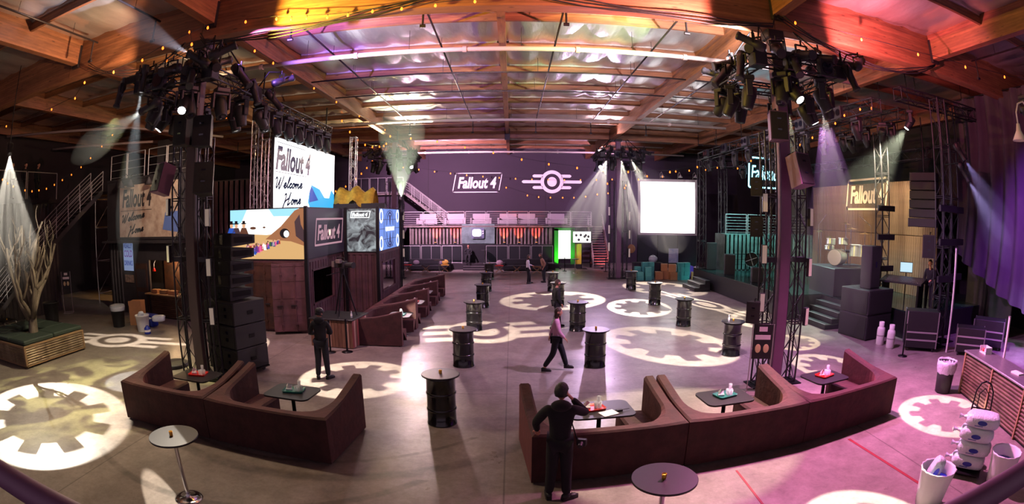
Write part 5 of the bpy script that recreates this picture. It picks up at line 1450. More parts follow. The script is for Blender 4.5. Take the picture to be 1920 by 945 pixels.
# lounge in front of the terrace
for k, (x, w_) in enumerate(((-6.2, 3.2), (1.0, 3.4))):
    t = thing('lounge_sofa', 'long low black sofa %s the terrace steps' % ('left of', 'right of')[k], 'sofa', (x, 37.75, 0))
    MB().bbox(-w_/2, w_/2, -.4, .4, .08, .42, .04).build('seat', 'cloth_black', t); MB().bbox(-w_/2, w_/2, .2, .42, .42, .85, .04).build('backrest', 'cloth_black', t)
    for s_ in (-1, 1): MB().bbox(s_*(w_/2-.1)-.1, s_*(w_/2-.1)+.1, -.4, .42, .42, .62, .03).build('armrest', 'cloth_black', t)
    for s_ in (-1, 1): MB().box(s_*(w_/2-.15)-.04, s_*(w_/2-.15)+.04, -.3, .3, 0, .08).build('foot', 'black_metal', t)
def folding_stool(loc, rz, label, cush=None, seatmat='cloth_black'):
    t = thing('folding_chair', label, 'chair', loc, rz, 'cross-legged folding seats')
    for y in (-.2, .2):
        MB().bar((-.28, y, 0.01), (.28, y, .48), .03).build('leg', 'plywood', t); MB().bar((.28, y, 0.01), (-.28, y, .48), .03).build('leg', 'plywood', t)
    MB().bbox(-.3, .3, -.24, .24, .48, .51, .008).build('seat', seatmat, t)
    return t
def cushion(loc, rz, label, mat):
    t = thing('cushion', label, 'cushion', loc, rz); t.rotation_euler = (R(-18), 0, rz)
    MB().sphere((0, 0, .19), .25, 14, 8, (1, .35, .78)).build('pad', mat, t)
M('patterned', (226, 216, 224), .8, noise=(14, .9, (120, 20, 60)))
for k, (x, y, c, lab) in enumerate(((-7.7, 36.9, 'red_plastic', 'red'), (-6.3, 36.7, None, ''), (-4.9, 36.9, 'cushion_gold', ''), (-.9, 36.5, 'red_plastic', ''), (.35, 36.4, None, ''), (1.75, 35.6, 'cardboard', ''))):
    folding_stool((x, y, 0), 0, '%s cross-legged folding chair in the row before the terrace sofas' % ('first', 'second', 'third', 'fourth', 'fifth', 'sixth')[k], seatmat=c or 'cloth_black')
cushion((-4.9, 36.98, .515), 0, 'gold cushion on a folding chair before the terrace', 'cushion_gold'); cushion((-.9, 36.6, .515), 0, 'patterned pink and white cushion on a folding chair', 'patterned')
cushion((-7.2, 37.65, .425), .2, 'grey cushion at the left of the long black sofa', 'cushion_grey'); cushion((-5.3, 37.65, .425), -.2, 'grey cushion near the gold one on the long black sofa', 'cushion_grey')
# standing table on the terrace
def poser(loc, label, r=.32, h_=1.02, mat='table_black'):
    t = thing('standing_table', label, 'table', loc)
    MB().lathe([(r-.02, h_-.03), (r, h_-.025), (r, h_-.005), (r-.01, h_)], n=28).build('table_top', mat, t); MB().cyl((0, 0, .02), (0, 0, h_-.03), .03, n=10).build('pedestal', 'chrome', t); MB().lathe([(.22, 0), (.22, .015), (.04, .03)], n=24).build('base', 'chrome', t)
poser((-2.1, 39.0, .45), 'small standing table on the terrace under the television board')
poser((4.5, 36.0, 0), 'dark standing table beside the green photo booth', .3)
poser((-5.1, 35.2, 0), 'round grey standing table in front of the terrace chairs', .42, 1.0, 'container_grey')
# ---------------------------------------------------------------- green photo booth, TV and stair
M('green_paint', (40, 150, 40), .6); M('yellow_paint', (214, 190, 50), .6)
emis('scr_tv_litwall', (255, 255, 250), 1.6)  # glow stands in for light on the booth wall; also the television picture
t = thing('photo_booth', 'green photo booth with a lit white backdrop painted as glow under the mezzanine', 'booth', (3.3, 39.6, 0))
MB().box(.0, .32, 0, .06, .3, 3.1).build('side_panel', 'green_paint', t); MB().box(1.3, 1.62, 0, .06, .3, 3.1).build('side_panel', 'green_paint', t); MB().box(0, 1.62, 0, .06, 2.95, 3.15).build('header', 'green_paint', t)
MB().box(.28, 1.34, .5, .54, .7, 2.95).build('lit_wall_glow', 'scr_tv_litwall', t); MB().box(1.62, 2.2, .1, .16, .3, 1.9).build('yellow_panel', 'yellow_paint', t); MB().box(0, 2.2, 0, .8, .0, .3).build('plinth', 'black_plastic', t)
tv = thing('flat_television', 'flat television with black portraits on a floor stand under the mezzanine', 'television', (5.4, 39.0, 0))
MB().bbox(-.72, .72, 0, .06, 2.0, 2.92, .01).build('case', 'black_plastic', tv); MB().box(-.69, .69, -.004, 0, 2.04, 2.88).build('picture', 'scr_tv_litwall', tv)
MB().cyl((0, .06, .02), (0, .06, 2.2), .03, n=8).build('stand', 'black_metal', tv); MB().box(-.4, .4, -.25, .35, 0, .02).build('base', 'black_metal', tv)
for x, z in ((-.45, 2.6), (-.1, 2.62), (.3, 2.6), (.5, 2.5), (-.25, 2.25), (.42, 2.25), (.2, 2.5)):
    MB().sphere((x, -.006, z), .1, 8, 6, (1, .03, 1.1)).build('portrait', 'scr_black', tv)
def stair(name, label, p, rz, w_, n, rise, run, mat='container_grey', rail=True, open_=True):
    t = thing(name, label, 'stairs', p, rz)
    for k in range(n): MB().box(-w_/2, w_/2, run*k, run*(k+1) + .03, rise*(k+1) - .05, rise*(k+1)).build('tread', mat, t)
    for s_ in (-1, 1):
        MB().bar((s_*w_/2, 0, .05), (s_*w_/2, run*n, rise*n), .05, .22).build('stringer', mat, t)
        if rail:
            for k in range(0, n + 1, 3): MB().cyl((s_*w_/2, run*k, rise*k), (s_*w_/2, run*k, rise*k + 1.0), .02, n=6).build('post', 'rail_grey', t)
            for q in (1.0, .8, .6, .4): MB().cyl((s_*w_/2, 0, q), (s_*w_/2, run*n, rise*n + q), .014 if q < 1 else .022, n=6).build('handrail', 'rail_grey', t)
    return t
stair('metal_stair', 'metal stair with red-lit treads at the right end of the back mezzanine', (6.95, 39.0, 0), 0, 1.25, 17, .19, .2)
lamp = thing('uplight', 'small red uplight beside the back mezzanine stair', 'uplight', (6.95, 38.6, 0)); MB().bbox(-.08, .08, -.06, .06, 0, .14, .01).build('housing', 'rig_black', lamp)
lamp_of(lamp, spot('red_beam', (6.95, 38.5, .2), (6.95, 40.5, 1.6), 260, (1.0, .12, .10), 80, .6, .05))
lamp = thing('uplight', 'small green uplight in front of the photo booth', 'uplight', (3.7, 38.9, 0)); MB().bbox(-.08, .08, -.06, .06, 0, .14, .01).build('housing', 'rig_black', lamp)
lamp_of(lamp, spot('green_beam', (3.7, 38.8, .2), (3.9, 39.6, 1.8), 220, (.2, 1.0, .08), 110, .6, .05))
# upper stair and glass balcony at the back left
t = stair('metal_stair', 'pale metal stair running up to the glass balcony at the back left', (-5.4, 42.6, 3.32), R(90), 1.0, 14, .19, .25)
o = MB().box(-13.6, -8.9, 41.6, 43.9, 5.9, 6.05).build('balcony_deck', 'container_grey'); tag(o, 'high balcony deck at the back left', 'deck')
o = MB().box(-13.6, -9.4, 42.2, 43.9, 0, 5.89).build('stair_tower', 'wall_plum'); tag(o, 'plum tower wall under the high balcony at the back left', 'tower')
railing('glass_railing', 'glass railing of the high balcony at the back left', (-13.5, 41.65), (-9.0, 41.65), 6.05, 1.3, glass=True, post=1.5)
# floor-standing beam light at the back left pointing up
UB, UA = (-5.62, 25.4, 4.45), (-5.6, 25.2, 9.0)
t = profile_spot(UB, UA, 'lit white beam light on a tall stand behind the test card, shining upward', None, True, 1.2)
lamp_of(t, spot('up_beam', front(UB, UA, .55), UA, 9000, (.84, 1.0, .70), 46, .2, .03)); hazy(t, 5.4, 'upward beam behind the test card screen', 23)
MB().cyl((0, 0, -4.45 / 1.2 + .02), (0, 0, -.2), .03, n=8).build('stand', 'black_metal', t); MB().lathe([(.25, -4.45 / 1.2), (.25, -4.45 / 1.2 + .02)], n=20).build('base', 'black_metal', t)
# ---------------------------------------------------------------- wide white screen and goods at the back right
sx = Vector((12.85 - 9.0, 34.35 - 35.2)); 
tS, F = screen('led_screen', 'wide glowing white screen at the back right', (9.1, 35.2), (sx.x, sx.y), 3.95, 3.62, 'scr_big', 2.95, 'white_paint', .16) if emis('scr_big', (255, 252, 255), 2.4) else None
for (x0, x1, y0, y1) in ((-.2, 4.15, -.16, 0), (-.2, 4.15, 3.62, 3.8), (-.2, 0, 0, 3.62), (3.95, 4.15, 0, 3.62)): F.rect('screen_border', 'rail_grey', x0, x1, y0, y1, 6)
t = thing('mesh_fence', 'dark mesh fence panel below the wide white screen', 'fence', (9.1, 35.25, 0), math.atan2(sx.y, sx.x))
MB().box(-.2, 4.15, 0, .04, 0.05, 2.78).build('mesh', M('mesh_dark', (26, 40, 50), .6, noise=(60, .8)), t)
for x in (-.2, 1.25, 2.7, 4.15): MB().cyl((x, -.02, 0), (x, -.02, 2.85), .03, n=6).build('post', 'black_metal', t)
for x in (.2, 1.4, 2.7, 3.8):
    p = Vector((9.1, 35.2, 0)) + Vector((sx.x, sx.y, 0)).normalized() * x
    t = thing('gooseneck_lamp', 'gooseneck sign lamp over the wide white screen, %s' % {.2: 'leftmost', 1.4: 'second from left', 2.7: 'third from left', 3.8: 'rightmost'}[x], 'lamp', (p.x, p.y - .1, 6.8), 0, 'gooseneck lamps over the wide screen')
    MB().tube([(0, .1, 0), (0, .0, .35), (0, -.3, .45), (0, -.5, .25)], .018, 6).build('neck', 'rail_grey', t); MB().lathe([(.04, .05), (.16, -.14), (.15, -.14), (.03, .04)], c=(0, -.5, .2), n=14).build('shade', 'rail_grey', t)
rg = random.Random(9)
_cr = MB().bbox(-.2, .2, -.2, .2, 0, .28, .012); 
for z in (.07, .14, .21): _cr.box(-.205, .205, -.205, .205, z - .008, z + .008)
crm = _cr.mesh('crate'); crm.materials.append(MATS['teal_milkcrate'])
names = []
for q_, (sx_, sy_, n_) in enumerate(((8.15, 32.1, 3), (8.6, 32.05, 4), (9.05, 32.2, 4), (8.2, 31.6, 2), (8.7, 31.55, 3), (10.95, 31.6, 4), (11.4, 31.7, 4))):
    for k in range(n_):
        o = bpy.data.objects.new('plastic_crate', crm); COL.objects.link(o); o.location = (sx_ + rg.uniform(-.02, .02), sy_, .281 * k); o.rotation_euler[2] = rg.uniform(-.05, .05)
        tag(o, '%s teal plastic crate of the %s stack below the wide white screen' % (('lowest', 'second', 'third', 'top')[k], ('far left', 'second left', 'third left', 'low front left', 'front middle', 'right-hand', 'rightmost')[q_]), 'crate', 'teal crates')
for k, (x, y, z, s_) in enumerate(((9.6, 32.1, 0, .5), (10.1, 32.3, 0, .55), (10.0, 32.2, .551, .45), (10.5, 31.8, 0, .5), (10.45, 31.85, .501, .5), (12.0, 31.6, 0, .5))):
    t = thing('cardboard_box', ('cardboard box nearest the teal stacks', 'tall cardboard box in the goods pile', 'cardboard box on top of the tall box', 'cardboard box before the teal crates', 'cardboard box topping the front pair', 'rightmost cardboard box by the stage')[k], 'box', (x, y, z), rg.uniform(-.3, .3))
    MB().bbox(-s_/2, s_/2, -s_/2, s_/2, 0, s_, .008).build('carton', 'cardboard', t); MB().box(-s_/2 - .001, s_/2 + .001, -.03, .03, s_ - .2, s_ + .001).build('packing_tape', 'plywood', t)
def lumpy(mb, c, r, sq, seed, n=12, m=8, amp=.16):
    rr = random.Random(seed); k0 = len(mb.v); mb.sphere(c, r, n, m, sq)
    for i in range(k0, len(mb.v)):
        p = Vector(mb.v[i]); d = p - Vector(c); j = 1 + rr.uniform(-amp, amp); p = Vector(c) + d * j
        mb.v[i] = (p.x, p.y, max(p.z, c[2] - r*sq[2]*.96))
    return mb
t = thing('goods_table', 'long dark cloth-covered table behind the crates', 'table', (9.2, 33.6, 0)); MB().bbox(-1.0, 1.0, -.35, .35, .02, .95, .02).build('skirt_cloth', 'curtain', t); MB().bbox(-1.02, 1.02, -.37, .37, .95, .98, .01).build('table_top', 'table_black', t)
for k, (x, y, z, r, m, lab) in enumerate(((9.6, 33.55, .981, .32, 'bag_plastic', 'white plastic bag on the cloth-covered table'), (11.1, 33.4, 0, .55, 'cloth_white', 'heap of pale bags behind the cardboard boxes'), (12.6, 31.9, 0, .32, 'purple_cloth', 'purple cloth bundle on the floor by the stage steps'), (12.6, 33.0, 0, .5, 'cloth_pink', 'pink bundle at the right of the goods pile'), (11.9, 32.9, .0, .6, 'purple_cloth', 'violet bag behind the teal crates'))):
    t = thing('bag', lab, 'bag', (x, y, z)); lumpy(MB(), (0, 0, r*.7), r, (1, .8, .75), k).build('sack', m, t); MB().cyl((0, 0, r*1.3), (.03, 0, r*1.3 + .08), .05, .09, n=8).build('tied_top', m, t)
t = thing('large_mallet', 'beige padded pad hanging from a rope left of the wide screen', 'decoration', (8.05, 33.6, 1.9)); MB().sphere((0, 0, 0), .28, 12, 8, (1, .5, 1.1)).build('pad', 'cardboard', t); MB().cyl((0, 0, .28), (0, 0, 6.5), .012, n=6).build('rope', 'paper', t)
t = thing('standing_poster', 'leaning blue and white display board in the goods pile', 'sign', (11.2, 33.9, 0), R(-10)); MB().bbox(-.35, .35, 0, .04, .9, 1.9, .01).build('board', M('sky_print', (120, 150, 190), .6, noise=(2, .4, (210, 210, 215))), t)
for x in (-.3, .3): MB().cyl((x, .03, 0), (x, .03, .95), .02, n=6).build('leg', 'black_metal', t)
def stanchion(loc, label, h_=1.0):
    t = thing('stanchion', label, 'stanchion', loc); MB().lathe([(.17, 0), (.17, .02), (.03, .045)], n=20).build('base', 'black_metal', t); MB().cyl((0, 0, .03), (0, 0, h_), .03, n=10).build('post', 'black_metal', t); MB().cyl((0, 0, h_), (0, 0, h_ + .03), .036, n=10).build('cap', 'rig_black', t)
stanchion((3.9, 37.4, 0), 'black stanchion in front of the green photo booth'); stanchion((6.9, 36.9, 0), 'stanchion with a small sign near the red-lit stair'); stanchion((12.0, 11.45, 0), 'black belt stanchion in front of the gas cylinders'); stanchion((-4.95, 14.25, 0), 'black belt stanchion right of the wooden camera riser'); stanchion((-5.45, 14.1, 0), 'black belt stanchion in front of the wooden camera riser')
# ---------------------------------------------------------------- stage at the right
M('stage_black', (24, 22, 26), .45, noise=(2, .3)); M('stage_gloss', (34, 52, 50), .2, noise=(3, .4))
t = thing('stage_platform', 'black stage platform along the right side', 'stage', (0, 0, 0))
MB().box(11.1, 20.5, 18.05, 29.5, .02, .96).build('main_deck', 'stage_black', t); MB().box(12.95, 20.5, 15.7, 18.03, .02, .96).build('side_deck', 'stage_black', t); MB().box(13.8, 20.5, 12.9, 15.68, .02, .96).build('side_deck', 'stage_black', t)
MB().box(11.1, 20.5, 18.05, 29.5, .96, 1.0).build('deck_top', 'stage_gloss', t); MB().box(12.95, 20.5, 15.7, 18.03, .96, 1.0).build('deck_top', 'stage_gloss', t); MB().box(13.8, 20.5, 12.9, 15.68, .96, 1.0).build('deck_top', 'stage_gloss', t)
def block_steps(label, x, y0, y1, n=4):
    t = thing('stage_steps', label, 'steps', (x, y0, 0))
    for k in range(n):
        MB().bbox(.32*k, .32*n, 0, y1-y0, .0 if k == 0 else .2*k, .2*(k+1), .012).build('step', 'stage_black', t); MB().box(.32*k, .32*k + .05, .02, y1-y0-.02, .2*(k+1), .2*(k+1) + .004).build('step_nosing', 'galvanized', t)
block_steps('dark steps up to the near part of the stage by the subwoofers', 11.62, 15.75, 17.95); block_steps('dark steps at the far end of the stage by the black speakers', 10.0, 26.3, 28.4, 3)
# slatted wooden backdrop with pale lettering
t = thing('stage_backdrop', 'tall wood-slat backdrop behind the drum kit', 'backdrop', (17.2, 14.8, 1.0))
MB().box(.06, .12, 0, 10.4, 0, 4.95).build('backing', 'wall_dark', t)
sl = MB().bbox(0, .055, 0, .148, 0, 2.55, .01).mesh('slat'); sl.materials.append(MATS['wood_slat'])
sl2 = MB().bbox(0, .055, 0, .148, 0, 2.37, .01).mesh('slat'); sl2.materials.append(MATS['wood_slat'])
for k in range(66):
    for me, z in ((sl, 0), (sl2, 2.57)):
        o = bpy.data.objects.new('slat', me); COL.objects.link(o); o.parent = t; o.location = (rg.uniform(-.012, .0), .157*k, z)
F = Flat(t, basis((17.17, 21.65, 4.7), (0, -1, 0)), Matrix.Translation((17.2, 14.8, 1.0)))
emis('projected', (255, 226, 196), .0); M('pale_letter', (240, 222, 196), .7)
round_frame(F, -.1, 0, 3.3, 1.45, .05, 'pale_letter', .16, 3); F.words('lettering', 'pale_letter', 'Fallout 4', .28, .32, .85, 2.85, 4, offset=.035, shear=.22, depth=.004)
# drum riser and kit
t = thing('drum_riser', 'black carpeted drum riser on the stage', 'riser', (13.0, 17.2, 1.0), R(-8)); MB().bbox(0, 2.5, 0, 2.5, 0, 1.12, .01).build('box', 'stage_black', t); MB().box(.02, 2.48, .02, 2.48, 1.12, 1.13).build('carpet', 'cloth_black', t)
dk = thing('drum_kit', 'silver drum kit with gold cymbals on the riser', 'drum kit', (14.1, 18.5, 2.13), R(-62)); dk.scale = (1.3, 1.3, 1.25)
MB().cyl((0, -.25, .3), (0, .25, .3), .29, n=24).build('bass_drum', 'drum_shell', dk); MB().cyl((0, -.255, .3), (0, -.26, .3), .27, n=24).build('bass_head', 'white_plastic', dk)
for x, y, z, r, h_ in ((-.28, .0, .72, .17, .2), (.22, .0, .74, .18, .22), (.62, .25, .35, .22, .4), (-.5, .35, .5, .18, .15), (.9, .3, .35, .22, .38)):
    d = MB().cyl((x, y, z), (x, y + .03, z + h_), r, n=18).build('drum', 'drum_shell', dk); MB().cyl((x, y, z + h_), (x, y, z + h_ + .012), r*1.03, n=18).build('drum_head', 'white_plastic', d)
for x, y, z, r in ((-.75, .1, 1.15, .24), (.55, -.05, 1.3, .26), (1.0, .2, 1.15, .24), (-.55, .5, .95, .19), (.1, .5, 1.45, .22)):
    s_ = MB().cyl((x, y, 0), (x, y, z), .012, n=6).build('cymbal_stand', 'chrome', dk); MB().lathe([(r, -.01), (r*.3, .025), (.02, .05)], c=(x, y, z), n=20).build('cymbal', 'cymbal', s_)
for x in (-.9, 1.25): MB().tube([(x, .2, 0), (x, .2, 1.4), (x + .4*(-1 if x > 0 else 1), 0, 1.75)], .012, 6).build('microphone_boom', 'chrome', dk)
MB().cyl((.1, .75, 0), (.1, .75, .45), .03, n=8).build('stool_post', 'chrome', dk); MB().lathe([(.17, .45), (.18, .5), (.15, .53)], c=(.1, .75, 0), n=16).build('stool_seat', 'cloth_black', dk)
# near speaker stack
for k in range(2):
    t = thing('subwoofer', '%s big black subwoofer beside the stage steps' % ('lower', 'upper')[k], 'speaker', (12.05, 13.65, .0 + .87 * k), R(8)); MB().bbox(0, 1.5, 0, 1.5, .005, .865, .02).build('cabinet', 'speaker_black', t)
    MB().box(.05, 1.45, -.02, 0, .06, .8).build('grille', 'grille', t); MB().box(-.02, 0, .05, 1.45, .06, .8).build('grille', 'grille', t); MB().box(1.5, 1.515, .5, .8, .3, .45).build('side_handle', 'black_metal', t)
t = thing('column_speaker', 'tall narrow black speaker standing on the big subwoofers', 'speaker', (12.35, 14.0, 1.74), R(8)); MB().bbox(0, .6, 0, .55, 0, 1.5, .02).build('cabinet', 'speaker_black', t); MB().box(.04, .56, -.015, 0, .06, 1.44).build('grille', 'grille', t); MB().box(.26, .36, -.02, -.014, .75, .95).build('badge', 'lens_dark', t)
for k, (x, y) in enumerate(((12.3, 13.05), (12.33, 12.5))):
    t = thing('gas_cylinder', 'white gas cylinder, %s of the pair beside the stage' % ('left', 'right')[k], 'gas cylinder', (x, y, 0)); MB().lathe([(.14, 0), (.155, .03), (.155, .5), (.14, .58), (.07, .63), (.05, .64)], n=20).build('tank', 'white_paint', t)
    MB().lathe([(.1, .6), (.1, .78), (.095, .78), (.095, .6)], n=16).build('collar', 'white_paint', t); MB().cyl((0, 0, .63), (0, 0, .72), .025, n=8).build('valve', 'gold', t); MB().lathe([(.156, .3), (.158, .31), (.158, .33), (.156, .34)], n=20).build('band', 'rail_grey', t)
# monitor desk
t = thing('mixing_console', 'wide grey mixing console on its stand at the stage side', 'mixing desk', (14.1, 13.9, 1.0), R(-68)); 
MB().prism([(-.35, .92), (.35, 1.0), (.35, 1.14), (-.35, .98)], -.95, .95, basis((0, 0, 0), (0, 1, 0))).build('console_body', 'rig_black', t)
mb = MB()
for i in range(22):
    for j in range(5): x = -.85 + i*.08; y = -.28 + j*.13; mb.box(x, x + .045, y, y + .07, .985 + (y + .35)*.2, 1.0 + (y + .35)*.2)
o = mb.build('fader_rows', 'container_grey', t); o['kind'] = 'stuff'
for x in (-.8, .8): MB().box(x-.04, x+.04, -.3, .3, 0, .95).build('stand_leg', 'black_metal', t)
t = thing('computer_monitor', 'small lit computer monitor behind the mixing console', 'monitor', (14.55, 14.2, 1.0), R(-50)); MB().bbox(-.28, .28, 0, .04, 1.25, 1.65, .01).build('case', 'black_plastic', t); MB().box(-.26, .26, -.004, 0, 1.28, 1.63).build('picture', M('scr_mon', (10, 10, 12), .4, emit=.9, ecol=(190, 225, 240)), t); MB().cyl((0, .04, 0), (0, .04, 1.4), .025, n=8).build('stand', 'black_metal', t)
hung_speaker((14.35, 12.75, 3.3), R(-55), 0, 'black loudspeaker on the stage side tower above the console', 1.05)
# rolling case in front of the stage side
def flight_case(loc, rz, label, w_=1.1, d_=.7, h_=.9):
    t = thing('flight_case', label, 'case', loc, rz); MB().bbox(-w_/2, w_/2, -d_/2, d_/2, .12, h_, .012).build('box', 'black_plastic', t)
    for x in (-w_/2, w_/2):
        for y in (-d_/2, d_/2): MB().bbox(x-.02, x+.02, y-.02, y+.02, .12, h_, .004).build('edge_trim', 'galvanized', t); MB().cyl((x*.8-.02, y*.8, .06), (x*.8+.02, y*.8, .06), .06, n=10).build('wheel', 'black_plastic', t)
    for z in (.35, .6): MB().box(-w_/2-.01, w_/2+.01, -d_/2-.012, -d_/2, z, z+.05).build('rack_strip', 'rail_grey', t)
flight_case((13.3, 11.9, 0), R(-40), 'black flight case with pale strips at the foot of the stage side tower', 1.2, .8, 1.3); flight_case((14.6, 10.4, 0), R(-50), 'open rack case with pale frame near the purple curtain'); flight_case((16.2, 10.6, 0), R(-60), 'dark case with small red lights near the purple curtain', 1.3, .8, 1.0)
# stage truss towers and top trusses
for x, y, h_, lab in ((14.3, 15.55, 7.6, 'black truss tower in front of the wooden backdrop'), (14.2, 11.9, 8.3, 'thick black truss tower at the right end of the stage'), (15.2, 12.3, 8.3, 'black truss tower nearest the purple curtain'), (11.4, 29.0, 7.6, 'black truss tower at the far end of the stage'), (13.2, 29.8, 7.6, 'black truss tower between the wide screen and the neon sign')):
    z0 = 1.0 if (y < 18 and x > 12.95 and y > 12.9) else 0
    z0 = 1.0 if (x > 11.1 and 18 < y < 29.5) else z0
    t = thing('truss_tower', lab, 'truss', (x, y, z0)); MB().box(-.35, .35, -.35, .35, 0, .03).build('base_plate', 'black_metal', t); truss(t, (0, 0, .03), (0, 0, h_ - z0), .42, sect=1.7, cr=.03)
    if y < 18:
        for z in (2.2, 3.4, 4.5): MB().bbox(-.5, .5, -.3, -.2, z - z0, z - z0 + .22, .01).build('cross_tray', 'rig_black', t)
for p0, p1, lab in (((11.4, 12.4, 7.75), (11.4, 29.0, 7.75), 'long black truss along the front of the stage roof'), ((12.5, 12.4, 8.3), (19.5, 12.4, 8.3), 'black truss across the near end of the stage'), ((17.0, 15, 7.0), (17.0, 29, 7.0), 'black truss above the wooden backdrop'), ((11.4, 29.2, 7.4), (18.5, 29.2, 7.4), 'black truss across the far end of the stage'), ((14.3, 14, 8.1), (14.3, 28, 8.1), 'middle black lighting truss over the stage')):
    t = thing('lighting_truss', lab, 'truss', p0); d = Vector(p1) - Vector(p0); truss(t, (0, 0, 0), d, .42, sect=2.4, cr=.03)
    for k in (.15, .85):
        q = d * k; MB().cyl(q + Vector((0, 0, .2)), q + Vector((0, 0, 9.05 - p0[2])), .02, n=5).build('hanger', 'black_metal', t)
rs = random.Random(21)
for k in range(9): moving_head((11.4 + rs.uniform(-.05, .05), 13.6 + 1.75*k, 7.57), (13 + rs.uniform(-1, 1), 13.6 + 1.75*k, 2), 'unlit moving head under the front stage truss, %s from the near end' % ('first', 'second', 'third', 'fourth', 'fifth', 'sixth', 'seventh', 'eighth', 'ninth')[k], 'moving heads under the front stage truss', s=1.1)
for k in range(8): moving_head((14.3, 14.8 + 1.7*k, 7.92), (16 + rs.uniform(-1, 1), 15 + 1.7*k, 2), 'unlit moving head under the middle stage truss, %s from the near end' % ('first', 'second', 'third', 'fourth', 'fifth', 'sixth', 'seventh', 'eighth')[k], 'moving heads under the middle stage truss', s=1.1)
for k in range(6):
    t = thing('fan_light', '%s boxy blinder light along the front stage truss' % ('first', 'second', 'third', 'fourth', 'fifth', 'last')[k], 'stage light', (11.1, 14.4 + 2.6*k, 7.75)); MB().bbox(-.08, .08, -.32, .32, -.22, .22, .02).build('housing', 'rig_black', t)
    for y in (-.16, .16): MB().cyl((-.085, y, 0), (-.1, y, 0), .12, n=14).build('lens', 'lens_dark', t)
t = thing('curved_array', 'large black curved speaker array hanging beside the backdrop', 'speaker', (15.3, 13.9, 6.0), R(-60))
for k in range(6):
    a = R(8 * k); y = -.3 * (k / 5) ** 2; MB().bbox(-.6, .6, -.3 + y*1.2, .35 + y*1.2, -.34*(k+1), -.34*k - .02, .02).build('array_cabinet', 'speaker_black', t)
MB().cyl((0, 0, 0), (0, 0, 2.1), .03, n=6).build('hanger', 'black_metal', t)
def stage_wash(loc, aim, W, col, size, label, bl=.5):
    t = wash(loc, aim, W, col, size, label, bl, .08, 'lit stage lights'); MB().cyl((0, 0, .0), (0, 0, 9.8 - loc[2]), .02, n=6).build('drop_pipe', 'black_metal', t)
    return t
hazy(stage_wash((13.9, 13.2, 8.1), (11.6, 15.2, 4.0), 3000, (.95, 1.0, .70), 46, 'lit greenish-white beam light at the near end of the stage truss'), 4.2, 'greenish beam on the stage truss')
stage_wash((13.6, 14.6, 7.8), (17.0, 19, 3.0), 2400, (1.0, .88, .52), 64, 'lit pale amber light aimed at the wooden backdrop lettering')
stage_wash((13.2, 20.5, 7.5), (17.2, 22.5, 3.0), 900, (1.0, .66, .36), 80, 'lit amber wash light aimed at the wooden backdrop')
stage_wash((13.3, 16.4, 7.5), (17.2, 17.0, 3.0), 600, (1.0, .66, .46), 80, 'lit amber wash light at the near side of the wooden backdrop')
stage_wash((13.0, 22.6, 7.0), (14.0, 18.6, 2.2), 2600, (.62, 1.0, .92), 60, 'lit teal light over the drum kit')
stage_wash((12.6, 25.6, 7.0), (14.5, 27.5, 2.0), 1700, (.28, .82, .80), 90, 'lit teal wash light aimed at the far stage container')
for loc, aim, col, lab in (((14.1, 10.9, 6.45), (16.0, 8.6, 2.2), (.50, .40, 1.0), 'lit blue spotlight, upper of two on the end stage tower'), ((14.1, 10.75, 5.8), (16.5, 8.9, 1.2), (.55, .45, 1.0), 'lit blue spotlight, lower of two on the end stage tower')):
    t = profile_spot(loc, aim, lab, 'blue spotlights on the end tower', True); MB().tube([(0, 0, .26), (.05, .5, .26), (.1, 11.72 - loc[1], .26)], .02, 6).build('boom_arm', 'black_metal', t); lamp_of(t, spot('curtain_beam', front(loc, aim, .42), aim, 1500, col, 34, .5, .04)); hazy(t, 3.2, lab.split(' on the')[0].replace('lit ', ''))
wash((13.2, 7.2, 7.6), (17.5, 7.0, 3.5), 3600, (.52, .10, 1.0), 110, 'lit purple wash light aimed at the side curtain')
# neon sign
emis('neon', (150, 235, 255), 3.0)
t = thing('neon_sign', 'pale blue neon sign of framed lettering above the far stage', 'neon sign', (13.3, 26.3, 5.85)); F = Flat(t, basis((13.3, 26.28, 5.85), (1, 0, 0)), Matrix.Translation((13.3, 26.3, 5.85)))
round_frame(F, 0, 0, 2.6, 1.7, .045, 'neon', .05); F.words('lettering', 'neon', 'Fallout 4', .2, .45, .85, 2.2, 2, shear=.2, offset=.0, depth=.01)
for x in (.4, 2.3): MB().cyl((x, .1, 1.75), (x, .1, 4.0), .015, n=5).build('hanger', 'black_metal', t)
MB().box(.0, 2.7, .03, .06, .0, 1.75).build('back_frame', 'stage_black', t)
# teal container and railing beyond the stage
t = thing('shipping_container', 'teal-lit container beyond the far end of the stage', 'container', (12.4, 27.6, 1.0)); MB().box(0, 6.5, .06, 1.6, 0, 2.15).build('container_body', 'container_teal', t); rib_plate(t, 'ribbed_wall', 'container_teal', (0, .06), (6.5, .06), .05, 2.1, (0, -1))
railing('mezzanine_railing', 'teal-lit railing above the container beyond the stage', (12.45, 27.8), (18.5, 27.8), 3.15, 1.15, 6, 1.5); railing('stage_railing', 'black low railing at the back of the far stage', (12.2, 27.2), (17.0, 27.2), 1.0, 1.0, 3, 2.2, 'black_metal')
t = thing('stage_fan', 'round floor fan on the far stage', 'fan', (13.6, 26.4, 1.0), R(-30)); MB().cyl((0, -.1, .75), (0, .1, .75), .42, n=24, cap=False).build('drum_guard', 'rail_grey', t); MB().cyl((0, .08, .75), (0, .1, .75), .4, n=24).build('rear_grille', 'grille', t)
for k in range(4): a = R(90*k + 20); MB().bar((0, 0, .75), (.36*math.cos(a), -.02, .75 + .36*math.sin(a)), .14, .02).build('blade', 'galvanized', t)
for x in (-.3, .3): MB().cyl((x, 0, 0), (x*.7, 0, .5), .02, n=6).build('leg', 'black_metal', t)
